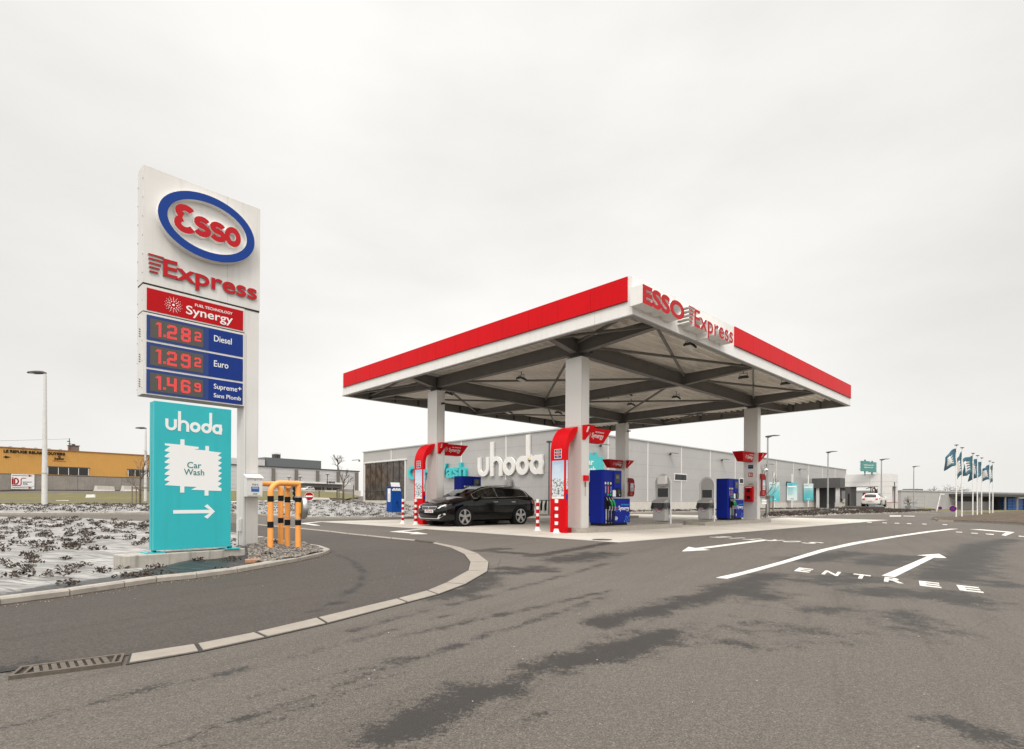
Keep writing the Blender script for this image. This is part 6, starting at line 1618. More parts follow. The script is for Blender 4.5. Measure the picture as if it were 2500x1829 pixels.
# ---- dark porch
pc = Vector((43.9, 74.3, .0))
po = thing('dark_porch', 'dark grey flat roofed porch at the end of the wash hall', 'building', pc, ANG)
mb = MB(); mb.box(-.25, 7.5, -.25, 3.3, 2.93, 4.25, M_CLADD); obj('roof', mb, po)
mb = MB(); mb.box(1.6, 7.4, .9, 3.2, .0, 2.93, M_CLADD); mb.box(1.55, 7.4, .85, .9, .0, .95, M_PLINTH); obj('wall', mb, po)
for a, b, h0, h1, mm in ((2.0, 2.5, 1.0, 2.7, M_GLASSD), (3.1, 3.7, 1.0, 2.7, M_GLASSD), (4.5, 6.2, 1.2, 2.6, M_GLASSD)):
    mb = MB(); mb.box(a, b, .86, .899, h0, h1, mm); obj('window', mb, po)
mb = MB(); mb.box(0, .4, -.05, .35, -.2, 2.93, M_CLADW); obj('pillar', mb, po); mb = MB(); mb.box(0, .3, 2.4, 2.75, -.2, 2.93, M_CLADW); obj('pillar', mb, po)
mb = MB(); mb.box(4.7, 5.9, .70, .85, .95, 1.5, M_PLINTH); obj('counter', mb, po)
# ---- white portal over the wash lane
wc = Vector((45.3, 66, -.35))
pt_ = thing('wash_portal', 'white boxy portal spanning the lane of the wash entrance', 'portal', wc, ANG)
zt_ = EYE + (1227.3 - 1156) * 66 / F + .35; zl_ = EYE + (1227.3 - 1187) * 66 / F + .35
mb = MB(); mb.box(0, 3.4, 0, 4.9, zl_, zt_, M_CLADW); mb.box(-.004, 0, 0, 4.9, zl_ + .55, zl_ + .57, M_SEAM); mb.box(-.006, -.004, 2.2, 2.22, zl_, zt_, M_SEAM); mb.box(0, 3.4, -.004, 0, zl_ + .55, zl_ + .57, M_SEAM); obj('beam', mb, pt_)
mb = MB(); mb.box(.02, .6, .02, 1.38, 1.35, zl_, M_CLADW); mb.box(2.7, 3.38, .02, 1.38, 1.35, zl_, M_CLADW); mb.box(.6, 2.7, .9, 1.36, 1.35, zl_, M_CLADD); mb.box(.016, .02, .02, 1.38, 2.4, 2.42, M_SEAM); obj('pier', mb, pt_)
mb = MB(); mb.box(-.02, 3.42, -.02, 1.42, 0, 1.30, M_PLINTH); mb.box(-.03, 3.43, -.03, 1.43, 1.30, 1.345, M_DRED); obj('pier_base', mb, pt_)
mb = MB(); mb.box(.02, 2.6, 4.3, 4.88, .2, zl_, M_CLADD); mb.box(.016, .02, 4.4, 4.6, .5, 2.4, M_GLASSD); obj('rear_pier', mb, pt_)
# teal sign above
sa, sbb = AY(*z6(1402, 620), 66.8), AY(*z6(1618, 620), 66.8); st = AY(*z6(1465, 442), 66.8)
ws = sbb.x - sa.x; hs = st.z - sa.z
sg = thing('roof_sign', 'grey teal brush shaped welcome sign standing on the white portal', 'sign', Vector((sa.x, 66.8, sa.z)), 0)
mb = MB(); mb.prism([(x * ws, y * hs) for x, y in brush_outline()], (0, 0, 0), X, Z_, Y_ * .15, M_TEALS); obj('panel', mb, sg)
mb = MB(); mb.text('Willkommen', (ws * .5, 0, hs * .55), X, Z_, -Y_ * .02, ws * .62, hs * .10, M_PAPER, align='C'); obj('lettering', mb, sg); mb = MB(); mb.text('Bienvenue', (ws * .5, 0, hs * .38), X, Z_, -Y_ * .02, ws * .52, hs * .10, M_PAPER, align='C'); obj('lettering', mb, sg)
mb = MB()
for f in (.295, .725): mb.cyl((ws * f, .07, -hs * .16), (ws * f, .07, hs * .1), .05, M_DGREY, 8)
obj('legs', mb, sg)
# white hatchback going in
wcar = AY(*z6(1530, 1060), 61)
lane_z = EYE - (1237 - 1227.4) * 61 / F
lc_ = [AY(2060, 1240, 57), AY(2160, 1240, 57.5), AY(2160, 1236, 66), AY(2090, 1236, 74), AY(2060, 1236, 74)]
mb = MB(); mb.prism([(p.x, p.y) for p in lc_], (0, 0, -.3), X, Y_, (0, 0, lane_z + .3), M_ASPH2); struct('lane', mb, 'raised asphalt lane leading into the white portal')
ch = math.radians(46)
hx = Vector((math.cos(ch), math.sin(ch), 0))
Lh = 2.9 + (4.585 - 2.9) * .62
nose = Vector((wcar.x, wcar.y, lane_z)) + hx * Lh
car('parked_car', 'white hatchback seen from behind entering the white wash portal', 'car', nose, ch + PI, M_CARWHT, 1.02, hatch=True)
sgl = AY(*z6(1542, 910), 67.5); ts = thing('signal_lamp', 'lit red signal lamp pair above the white hatchback', 'signal lamp', sgl, 0)
mb = MB(); mb.box(-.95, .3, .05, .12, -.3, .3, M_BLACK); obj('backing', mb, ts); mb = MB(); mb.cyl((0, .05, 0), (0, 0, 0), .24, M_REDLAMP, 16); mb.cyl((-.68, .05, 0), (-.68, 0, 0), .17, M_REDLAMP, 16); obj('lens', mb, ts)
mb = MB(); mb.cyl((0, .12, -2.2), (0, .12, 2.0), .04, M_DGREY, 6); obj('post', mb, ts)
hp_ = AY(*z6(1847, 1140), 58); hb = thing('height_post', 'thin dark post standing before the white portal', 'post', Vector((hp_.x, 58, -.1)), 0)
mb = MB(); mb.cyl((0, 0, 0), (0, 0, AY(*z6(1847, 735), 58).z + .1), .045, M_DGREY, 8); mb.box(-.12, .12, -.12, .12, 0, .02, M_DGREY); obj('mast', mb, hb)
for px, py, Yv, lab in ((1635, 1085, 60, 'grey concrete lamp base block beside the white hatchback'), (2090, 1090, 72, 'grey concrete base block right of the portal'), (1000, 1140, 52.5, 'grey concrete base block at the second lamp post')):
    p = AY(*z6(px, py), Yv); t = thing('base_block', lab, 'concrete block', Vector((p.x, Yv, p.z - .45)), .3); mb = MB(); mb.prism([(-.9, 0), (.9, 0), (.9, .35), (.2, .8), (-.9, .9)], (0, -.4, 0), X, Z_, Y_ * .8, mat('grey_block', (.27, .28, .28), .8, var=.1)); obj('block', mb, t, bevel=.03)

# ================================================================== LAMP POSTS
def lamp_right(label, px, ytop, ybase, Yd, hgt):
    b = AY(px, ybase, Yd); t = thing('street_lamp', label, 'street lamp', b - Z_ * .12, 0, 'slim street lamps right of the canopy')
    top = AY(px, ytop, Yd).z - b.z + .12
    mb = MB(); mb.tube([(0, 0, 0), (0, 0, .9), (0, 0, .92), (0, 0, top)], [.10, .10, .075, .055], M_STEEL, 12); obj('post', mb, t, smooth=True)
    mb = MB(); mb.prism([(-.15, 0), (.05, -.09), (.38, .05), (.85, .08), (.84, .11), (.38, .12), (-.12, .06)], (0, -.14, top + .02), X, Z_, Y_ * .28, M_DGREY); hd = obj('lamp_head', mb, t, bevel=.02)
    mb = MB(); mb.obox((.58, 0, top + .072), (.20, 0, .018), (0, .10, 0), (0, 0, .006), M_LENS); obj('lens', mb, hd)
    return t
l1 = lamp_right('tall street lamp just right of the canopy with a small white camera', 1873.5, 1067, 1259.5, 41, 6)
lamp_right('street lamp in front of the dark porch', 2021, 1105, 1252, 53.7, 6)
lamp_right('street lamp in front of the white portal', 2151.5, 1123, 1246, 62, 6)
lamp_right('farthest street lamp right of the white portal', 2230.5, 1140, 1238, 82, 6)
sc_ = AY(*z6(165, 585), 40.8); t = thing('security_camera', 'round white and black camera on the lamp post right of the canopy', 'camera', sc_, 0); mb = MB(); mb.sphere((0, 0, 0), .13, .13, .16, M_WHITE2); mb.sphere((0, -.06, -.02), .085, .085, .085, M_BLACK); obj('dome', mb, t, smooth=True)
def lamp_left(label, px, pyt, pyb, Yd, flip):
    b = AY(px, pyb, Yd); t = thing('street_lamp', label, 'street lamp', b - Z_ * .1, 0, 'tall white street lamps on the left')
    top = AY(px, pyt, Yd).z - b.z + .1
    mb = MB(); mb.tube([(0, 0, 0), (0, 0, .08), (0, 0, .10), (0, 0, top * .30), (0, 0, top)], [.17, .17, .145, .135, .075], mat('pale_grey_paint', (.58, .57, .55), .45, var=.08), 16); mb.tube([(0, 0, top * .27), (0, 0, top * .272)], .168, M_STEEL, 16); obj('post', mb, t, smooth=True)
    s = -1
    mb = MB(); n = 9
    for sgn in (1,):
        P_ = [(0.05 + s * 0, 0, top + .04)] + [(s * (.15 + .95 * i / n), 0, top + .09) for i in range(n + 1)]
        R = [.075] + [.10 + .09 * math.sin(PI * min(1, .25 + .8 * i / n)) if i < n else .02 for i in range(n + 1)]
        mb.tube(P_, [r * .8 for r in R], M_DGREY, 12)
    hd = obj('lamp_head', mb, t, smooth=True)
    for v in hd.data.vertices: v.co.z = top + .06 + (v.co.z - top - .06) * .72
    mb = MB(); mb.sphere((s * .62, 0, top + .03), .36, .12, .05, M_LENS, 14, 6); obj('lens', mb, hd, smooth=True)
    return t
lamp_left('tall white tapered street lamp in front of the orange warehouse', 108.5, 913, 1241, 33, False)
lamp_left('white street lamp just left of the teal board behind a young tree', 355, 1047, 1228, 57, False)
# ================================================================== SIGNS
def round_sign(name, label, px, py, Yd, rpx, pole_to, kind):
    c = AY(px, py, Yd); r = rpx * Yd / F; zb = float(T(c.x, c.y)) if pole_to is None else AY(px, pole_to, Yd).z
    t = thing(name, label, 'road sign', Vector((c.x, c.y, zb)), -math.atan2(c.x, c.y) * .6); h = c.z - zb
    mb = MB(); mb.cyl((0, .03, -.05), (0, .03, h + r * .5), .03, M_STEEL, 10); obj('post', mb, t, smooth=True)
    mb = MB(); mb.cyl((0, 0, h), (0, .02, h), r, M_PAPER, 36); p = obj('plate', mb, t)
    mb = MB()
    if kind == 'no_entry': mb.prism(circ(0, h, r * .93), (0, -.001, 0), X, Z_, -Y_ * .003, M_DRED); mb.box(-r * .78, r * .78, -.006, -.004, h - r * .16, h + r * .16, M_PAPER)
    else:
        mb.prism(circ(0, h, r * .98), (0, -.001, 0), X, Z_, -Y_ * .003, M_DRED); mb.prism(circ(0, h, r * .78), (0, -.004, 0), X, Z_, -Y_ * .003, M_BLUE)
        mb.prism([(-.55 * r, h - .45 * r), (-.45 * r, h - .55 * r), (.55 * r, h + .45 * r), (.45 * r, h + .55 * r)], (0, -.007, 0), X, Z_, -Y_ * .002, M_DRED)
        if kind == 'no_stop': mb.prism([(-.55 * r, h + .45 * r), (-.45 * r, h + .55 * r), (.55 * r, h - .45 * r), (.45 * r, h - .55 * r)], (0, -.0072, 0), X, Z_, -Y_ * .003, M_DRED)
    obj('symbol', mb, p); return t
round_sign('road_sign', 'round red no entry sign right of the striped barrier', 754.8, 1211.8, 33, 10.6, 1256, 'no_entry')
round_sign('road_sign', 'red round sign peeping over the striped barrier', 724.5, 1182, 44, 8.5, None, 'no_entry')
round_sign('road_sign', 'round red and blue no stopping sign before the flags', 2326.4, 1242, 40, 7.7, 1268, 'no_stop')
lt = thing('leaning_post', 'leaning thin white post with lamp head far right of the portal', 'post', AY(2286, 1250, 78), 0)
mb = MB(); tp = AY(2296, 1207.5, 78) - AY(2286, 1250, 78); mb.cyl((0, 0, -.1), tp, .06, M_WHITE2, 8); mb.box(tp.x - .15, tp.x + .5, -.1, .1, tp.z, tp.z + .12, M_WHITE2); obj('post', mb, lt)
round_sign('road_sign', 'small round blue sign beside the leaning post', 2295, 1240.5, 76, 4.2, 1249, 'no_park')
# ================================================================== FLAGS
def flag(idx, px, ytop, ybase, Yd, w_px, drop, lab, d=-1):
    b = AY(px, ybase, Yd); t = thing('flagpole', 'white flagpole, ' + lab, 'flagpole', b - Z_ * .25, 0, 'row of white flagpoles')
    top = AY(px, ytop, Yd).z - b.z + .25
    mb = MB(); mb.tube([(0, 0, 0), (0, 0, top)], [.055, .038], M_WHITE2, 10); mb.tube([(0, 0, top), (0, 0, top + .02), (0, 0, top + .07)], [.05, .13, .14], M_DGREY, 12); obj('mast', mb, t, smooth=True)
    f = thing('flag', 'teal flag with white brush print on ' + lab, 'flag', b - Z_ * .25 + Z_ * (top - drop[0]), 0, 'teal flags on the flagpoles')
    wd, hg, sag = w_px * Yd / F * 1.15, drop[1] * 1.25, drop[2]
    n, m_ = 16, 14; mb = MB(); ph = idx * 1.3
    def P(u, v):
        a = (.12 + .05 * (idx % 3)) * math.sin((6 + idx % 4) * u + ph + 2.2 * v) * u; zz = -v * hg - sag * u ** 1.4 * (1 - .35 * v) + .05 * math.sin(9 * u + 3 * v + ph)
        return (d * wd * u * (1 - .12 * v), a + .10 * math.sin(3 * v + 4 * u), zz)
    vs = [P(i / n, j / m_) for i in range(n + 1) for j in range(m_ + 1)]
    def white(i, j):
        u, v = (i + .5) / n, (j + .5) / m_
        return .26 < u < .90 and .20 < v < .80 and not (u < .5 and j % 2)
    fs0 = [(i * (m_ + 1) + j, (i + 1) * (m_ + 1) + j, (i + 1) * (m_ + 1) + j + 1, i * (m_ + 1) + j + 1) for i in range(n) for j in range(m_) if not white(i, j)]
    fs1 = [(i * (m_ + 1) + j, (i + 1) * (m_ + 1) + j, (i + 1) * (m_ + 1) + j + 1, i * (m_ + 1) + j + 1) for i in range(n) for j in range(m_) if white(i, j)]
    mb.add(vs, fs0, M_FLAG); mb.add(vs, fs1, M_FLAGW); c = obj('cloth', mb, f, smooth=True)
    sm = c.modifiers.new('thick', 'SOLIDIFY'); sm.thickness = .006
    mb = MB(); mb.tube([(0, 0, .1), (0, 0, -hg)], .012, M_WHITE2, 5); obj('rope', mb, f)
z7 = lambda px, py: (2080 + px / 5.376, 1060 + py / 5.376)
FL = [(1367, 150, 1118, 45, 26, (.25, 1.05, .75), 'the first and tallest pole of the row'), (1442, 185, 1108, 47, 13, (.30, 1.5, .9), 'the second pole from the left'), (1585, 258, 1102, 52, 26, (.15, 1.35, .55), 'the third pole, flag fully spread'),
      (1644, 287, 1100, 54, 12, (.2, 1.4, .5), 'the fourth pole in the middle of the row'), (1700, 318, 1086, 56.5, 30, (.3, 1.2, .85), 'the fifth pole from the left'), (1805, 358, 1083, 60, 17, (.4, 1.2, .5), 'the sixth pole, last but one'), (1848, 375, 1080, 62, 9, (.25, 1.5, .3), 'the seventh pole at the right end')]
for i, (px, yt, yb, Yd, w, dr, lab) in enumerate(FL):
    q = z7(px, yt); q2 = z7(px, yb); flag(i, q[0], q[1], q2[1], Yd, w, dr, lab)
# ================================================================== FAR RIGHT HALL
fr = AY(2200, 1243, 120); fr2 = AY(2560, 1243, 150)
dvec = Vector((fr2.x - fr.x, fr2.y - fr.y, 0)); fa = math.atan2(dvec.y, dvec.x)
zf = AY(2327, 1243, 130).z
fh = thing('warehouse', 'long low grey panelled hall far behind the flags', 'building', Vector((fr.x, fr.y, zf - .2)), fa)
Lf = dvec.length * 1.3; hf = AY(2327, 1201.5, 130).z - zf + .2
mb = MB(); mb.box(0, Lf, 0, 25, 0, hf, M_CLADL)
for z in np.arange(.7, hf, .8): mb.box(0, Lf, -.012, 0, z - .012, z + .012, M_SEAM)
obj('wall', mb, fh)
mb = MB(); mb.box(-.2, Lf, -.2, 25, hf, hf + .22, M_TRIMA); obj('roof', mb, fh)
mb = MB()
for a in (9, 16): mb.box(a, a + 5.5, -.06, -.013, 0, hf - .9, M_CLADL)
obj('door', mb, fh)
def fpx(px): return on_line(px, Vector((fr.x, fr.y, 0)), dvec.normalized())
ca, cb_ = fpx(z7(1270, 0)[0]), fpx(z7(2185, 0)[0])
mb = MB(); mb.box(ca, cb_, -5.5, -.02, hf - 1.05, hf - .45, M_DGREY); obj('awning', mb, fh)
mb = MB(); mb.box(ca + 3, cb_ - 2, -.08, -.013, 0, hf - 1.06, M_CLADD); mb.box(ca + 3, (ca + cb_) / 2, -1.2, -.09, 0, 2.0, M_ALU); obj('recess', mb, fh)
for i in range(6): mb = MB(); x = ca + 2 + (cb_ - ca - 4) * i / 5; mb.box(x - .12, x + .12, -5.2, -4.9, 0, hf - 1.06, M_ALU); obj('awning_post', mb, fh)
kdx = 0
for gx0, gx1 in ((1808, 1930), (1948, 2008), (2022, 2102)):
    a, b = fpx(z7(gx0, 0)[0]), fpx(z7(gx1, 0)[0]); n = 2 if gx1 - gx0 > 100 else 1
    for k in range(n):
        x = a + (b - a) * k / n; w = (b - a) / n - .15
        for lv in range(4):
            loc_ = Vector((fr.x, fr.y, zf - .2)) + dvec.normalized() * x - Vector((-dvec.y, dvec.x, 0)).normalized() * 3.6 + Z_ * lv * .72
            t = thing('crate', 'blue plastic crate in the stacks under the awning of the far hall', 'crate', loc_, fa, 'blue crates under the far awning')
            if lv == 0 or True:
                mb = MB(); mb.box(0, w, 0, 1.4, .08, .68, M_BLUEC); mb.box(.05, w - .05, .05, 1.35, 0, .07, M_BLACK); mb.box(-.02, w + .02, -.02, 1.42, .6, .66, M_KIOSK); obj('box', mb, t)
t = thing('roof_vent', 'grey louvred plant box on the roof of the far hall', 'roof vent', AY(2228, 1203, 135), fa); mb = MB()
for i in range(9): mb.obox((i * .5 - 2, 0, .3), (.18, 0, .1), (0, 1.2, 0), (0, 0, .5), M_DGREY)
mb.box(-2.4, 2.6, -1.1, 1.1, -.5, .1, M_CLADD); obj('louvres', mb, t)
# ================================================================== LEFT BACKGROUND
oa = AY(0, 1195, 85); ob = AY(359, 1199.5, 100)
od = Vector((ob.x - oa.x, ob.y - oa.y, 0)).normalized(); oang = math.atan2(od.y, od.x)
obase = oa.z - .1; o0 = Vector((oa.x, oa.y, obase)) - od * 12
ow = thing('orange_warehouse', 'long warehouse with orange upper cladding above grey concrete wall', 'building', o0, oang)
def of(px, py):
    t, z = on_line(px, Vector((o0.x, o0.y, 0)), od, py); return t, z - obase
z4 = lambda px, py: (px / 4.13, 860 + py / 4.13)
ht = of(0, 1092)[1]; hm = of(*z4(5, 1222))[1]; LO = of(470, 1160)[0]
mb = MB(); mb.box(0, LO, 0, 20, hm, ht, M_YELW)
n = int(LO / .28)
for i in range(n): mb.box(i * LO / n, i * LO / n + .05, -.03, -.001, hm + .02, ht - .05, M_YELW)
obj('upper_wall', mb, ow)
mb = MB(); mb.box(-.05, LO + .05, -.12, 20, ht, ht + .12, mat('rust_trim', (.30, .13, .05), .6)); obj('roof', mb, ow)
mb = MB(); mb.box(0, LO, .02, 20, -.8, hm - .002, M_CONCW)
x = 3.0
while x < LO: mb.box(x - .02, x + .02, .012, .02, -.5, hm - .01, M_JOINT); x += 6.2
for z in (.9, 1.9): mb.box(0, LO, .014, .02, z - .012, z + .012, M_SEAM)
mb.box(0, LO, -.02, .02, hm - .06, hm - .004, M_DGREY); obj('lower_wall', mb, ow)
for a, b, zt, zb_ in ((482, 890, 1158, 1230), (1292, 1560, 1186, 1250)):
    x0, x1 = of(*z4(a, 1200))[0], of(*z4(b, 1200))[0]; zt_, zl = of(*z4(a, zt))[1], of(*z4(a, zb_))[1]
    mb = MB(); mb.box(x0, x1, -.05, -.035, zl, zt_, M_GLASSD); w_ = obj('window', mb, ow); mb = MB()
    for i in range(5): q = x0 + (x1 - x0) * i / 4; mb.box(q - .035, q + .035, -.09, -.051, zl, zt_, M_WHITE2)
    mb.box(x0 - .2, x1 + .2, -.12, -.051, zt_ + .01, zt_ + .15, M_DGREY); obj('frame', mb, w_)
a, b = of(*z4(35, 1010)), of(*z4(655, 1036)); tz = of(*z4(655, 1036))[1]
mb = MB(); mb.text('LE REFUGE RELAIS ROUTIERS', (a[0], -.04, of(*z4(300, 1024))[1]), X, Z_, -Y_ * .06, b[0] - a[0], .44, M_BLACK, bold=.035); c, d = of(*z4(35, 1055)), of(*z4(108, 1055))
mb.prism([(c[0], c[1] - .06), (d[0] - .6, c[1] - .06), (d[0] - .7, c[1] - .2), (d[0], c[1]), (d[0] - .7, c[1] + .2), (d[0] - .6, c[1] + .06), (c[0], c[1] + .06)], (0, -.04, 0), X, Z_, -Y_ * .03, M_BLACK)
c, d = of(*z4(545, 1085)), of(*z4(648, 1085)); mb.text('Jupiler', (c[0], -.04, c[1] - .05), X, Z_, -Y_ * .04, d[0] - c[0], .46, M_BLACK, bold=.03); e = of(*z4(597, 1055)); mb.ring([(e[0] + x_, e[1] + y_) for x_, y_ in circ(0, 0, .17, n=16)], [(e[0] + x_, e[1] + y_) for x_, y_ in circ(0, 0, .08, n=16)], (0, -.04, 0), X, Z_, -Y_ * .03, M_BLACK)
mb.box(c[0] - .2, d[0] + .2, -.06, -.04, c[1] - .20, c[1] - .15, M_DRED); obj('lettering', mb, ow)
mb = MB()
for px in (97, 228, 352, 485, 600): q = of(*z4(px, 985))[0]; mb.obox((q, -.6, ht + .1), (.18, 0, 0), (0, .3, 0), (0, 0, .09), M_ALU); mb.bar((q, 0, ht + .1), (q, -.5, ht + .1), .05, .05, M_DGREY)
obj('facade_lamps', mb, ow)
q = of(*z4(765, 975)); mb = MB(); mb.box(q[0] - .65, q[0] + .65, 1, 2.2, ht + .1, ht + 1.0, mat('chimney_brick', (.17, .14, .12), .85, var=.2)); mb.box(q[0] - .75, q[0] + .75, .9, 2.3, ht + 1.0, ht + 1.1, M_DGREY)
mb.box(q[0] - .2, q[0] + .2, 1.4, 1.8, ht + 1.1, ht + 1.35, M_DGREY); obj('chimney', mb, ow)
cz = q[0] - .7
un = thing('aerial_mast', 'short antenna mast with a cable on the orange warehouse roof', 'mast', o0 + od * cz + Z_ * (ht + .1) + Vector((-od.y, od.x, 0)) * .8, oang); mb = MB(); mb.cyl((0, 0, 0), (0, 0, 2.1), .06, M_DGREY, 6); mb.box(-.3, .1, -.06, .06, 1.5, 1.65, M_DGREY); mb.box(-.1, .25, -.06, .06, 1.1, 1.25, M_DGREY)
mb.tube([(0, 0, 2.0), (-4, 0, 1.5), (-9, 0, .9), (-13, 0, .5)], .018, M_DGREY, 4); obj('mast', mb, un)
# red and white service board
a, b = of(*z4(112, 1300)), of(*z4(345, 1300)); zt_, zl = of(*z4(112, 1228))[1], of(*z4(112, 1378))[1]
bd = thing('service_board', 'white board with red emblem and two red arrows on the concrete wall', 'sign board', o0 + od * a[0] - Vector((-od.y, od.x, 0)) * .06 + Z_ * zl, oang)
w, h = b[0] - a[0], zt_ - zl
mb = MB(); mb.box(0, w, -.06, 0, 0, h, M_PAPER); obj('panel', mb, bd)
mb = MB()
for z in (h * .09, h * .91): mb.prism([(w * .04, z - .04), (w * .75, z - .04), (w * .75, z - .17), (w * .93, z), (w * .75, z + .17), (w * .75, z + .04), (w * .04, z + .04)], (0, -.06, 0), X, Z_, -Y_ * .02, M_DRED)
mb.box(0, w, -.075, -.06, h * .185, h * .20, M_DGREY); mb.ribbon([(w * .06, h * .30), (w * .06, h * .70)], .20, (0, -.06, 0), X, Z_, -Y_ * .02, M_DRED); mb.box(w * .04, w * .09, -.08, -.06, h * .73, h * .79, M_DRED)
mb.ribbon([(w * .14, h * .70), (w * .14, h * .32)] + arc(w * .17, h * .52, w * .13, h * .20, -80, 85, 10) + [(w * .14, h * .72)], .17, (0, -.06, 0), X, Z_, -Y_ * .021, M_DRED)
mb.ribbon([(w * .04, h * .25), (w * .30, h * .25)] + arc(w * .36, h * .36, w * .06, h * .11, -80, 0, 5) + arc(w * .50, h * .60, w * .08, h * .14, 180, 90, 6) + [(w * .64, h * .75)], .11, (0, -.06, 0), X, Z_, -Y_ * .022, M_DRED)
for i, s in enumerate(('International', 'Diesel', 'Service')): mb.text(s, (w * .50, -.06, h * (.46 - i * .085)), X, Z_, -Y_ * .02, None, h * .065, M_BLACK, bold=.01)
obj('lettering', mb, bd)
# concrete blocks at the wall foot
for a, b, lab in ((965, 1140, 'pale concrete barrier block at the wall under the orange cladding'), (1237, 1400, 'pale concrete barrier block behind the young staked tree')):
    p = AY(*z4(a, 1402), 84); q = AY(*z4(b, 1402), 84 + 4); t = thing('barrier_block', lab, 'concrete block', p, math.atan2(q.y - p.y, q.x - p.x), 'concrete barrier blocks'); L_ = (q - p).length
    mb = MB(); mb.prism([(-.4, 0), (.4, 0), (.25, .25), (.15, 3.0 * .28), (-.15, 3.0 * .28), (-.25, .25)], (0, 0, 0), Y_, Z_, X * L_, M_PLINTH); obj('block', mb, t)
t = thing('road_edge', 'dark asphalt road strip along the orange warehouse', 'road'); t['kind'] = 'structure'
mb = MB(); P_ = [o0 - Vector((-od.y, od.x, 0)) * 5.0, o0 + od * (LO + 20) - Vector((-od.y, od.x, 0)) * 5.0, o0 + od * (LO + 20), o0]
k = 12; vs = []
for i in range(k + 1):
    for a, b in ((P_[0], P_[1]), (P_[3], P_[2])):
        p = a.lerp(b, i / k); vs.append((p.x, p.y, max(float(T(p.x, p.y)) + .12, 0)))
mb.add(vs, [(2 * i, 2 * i + 2, 2 * i + 3, 2 * i + 1) for i in range(k)], M_ASPH2); bpy.data.objects.remove(t); struct('road', mb, 'asphalt road strip along the orange warehouse')
for px, py, lab, s in ((908, 1468, 'small white box lying on the grass slope', .45), (618, 1500, 'flat white scrap lying on the grass slope', .5)):
    p = GT(*z4(px, py), .05); t = thing('litter', lab, 'litter', p, .4, 'pale litter on the grass'); mb = MB(); mb.prism([(-s, 0), (s, .02), (s * .9, s * (.9 if s < .5 else .15)), (-s * .8, s * (.8 if s < .5 else .1))], (0, 0, 0), X, Z_, Y_ * s, M_PAPER); obj('scrap', mb, t)

# ---- grey warehouse behind the barrier
wa = AY(520, 1199, 178); wb_ = AY(878, 1197, 222); wd_ = Vector((wb_.x - wa.x, wb_.y - wa.y, 0)); wang = math.atan2(wd_.y, wd_.x); wdn = wd_.normalized()
wh_ = thing('warehouse', 'pale grey warehouse with dark posts behind the striped barrier', 'building', Vector((wa.x, wa.y, wa.z - 2)), wang)
def wf(px, py): t, z = on_line(px, Vector((wa.x, wa.y, 0)), wdn, py); return t, z - (wa.z - 2)
LWh = wf(876, 1190)[0]; hW = (wf(633, 1140.4)[1] + wf(868, 1150.4)[1]) / 2
mb = MB(); mb.box(0, LWh, 0, 30, 0, hW, mat('pale_cladding', (.55, .54, .53), .5, metal=.1, var=.04, vs=.1))
for z in np.arange(3, hW, 1.4): mb.box(0, LWh, -.03, 0, z - .03, z + .03, M_CLADL)
obj('wall', mb, wh_)
for px in (666, 722, 774, 824, 869): mb = MB(); q = wf(px, 1170)[0]; mb.box(q - .45, q + .45, -.9, -.04, 0, hW - .4, mat('brown_grey_post', (.16, .145, .13), .7)); obj('wall_post', mb, wh_)
mb = MB(); mb.box(-.3, LWh + .3, -.3, 30, hW, hW + .35, M_DGREY); x0, x1 = wf(649, 1130)[0], wf(787, 1143)[0]; mb.box(x0, x1, .8, 20, hW + .36, hW + 3.4, mat('slate_strip', (.12, .135, .14), .5)); obj('roof', mb, wh_)
x0, x1 = -4, wf(649, 1125)[0]; mb = MB(); mb.box(x0, x1 - .05, .5, 24, hW + .37, wf(640, 1122)[1], mat('pale_cladding', (.55, .54, .53), .5)); mb.box(x1 - .04, x1 + .3, .4, 1, hW + .37, wf(640, 1121)[1], M_DGREY); obj('upper_block', mb, wh_)
for px in (688, 696): mb = MB(); q = wf(px, 1130)[0]; mb.box(q - .5, q + .5, 4, 6, hW + 3.4, hW + 5.0, M_DGREY); mb.box(q - .55, q + .55, 3.9, 6.1, hW + 5.0, hW + 5.5, M_CLADW); obj('roof_vent', mb, wh_)
# low cafe
za = AY(*(560 + 1135 / 6.641, 1100 + 650 / 6.641), 165); zb2 = AY(560 + 1850 / 6.641, 1100 + 655 / 6.641, 180)
cd = Vector((zb2.x - za.x, zb2.y - za.y, 0)); cang = math.atan2(cd.y, cd.x); Lc_ = cd.length; hc = (650 - 500) / 6.641 * 168 / F
cf = thing('cafe', 'low flat roofed roadside cafe with dark windows before the warehouse', 'building', Vector((za.x, za.y, za.z - .6)), cang)
mb = MB(); mb.box(.8, Lc_ - .6, 0, 8, 0, hc, mat('cafe_wall', (.30, .285, .26), .8, var=.1)); obj('wall', mb, cf)
mb = MB(); mb.box(-.4, Lc_ + .8, -2.4, 8.5, hc, hc + .55, M_CLADW); obj('roof', mb, cf)
for a, b, h0, h1 in ((.17, .33, .1, .62), (.33, .48, .1, .62), (.50, .55, .05, .66), (.60, .72, .3, .62), (.75, .92, .05, .62)):
    mb = MB(); mb.box(Lc_ * a, Lc_ * b - .2, -.08, -.01, hc * h0, hc * h1, M_GLASSD if a != .33 else M_DGREY); obj('window', mb, cf)
mb = MB(); mb.text('LE REFUGE', (Lc_ * .47, -2.42, hc + .25), X, Z_, -Y_ * .05, Lc_ * .19, .6, M_BLACK, bold=.03); obj('lettering', mb, cf)
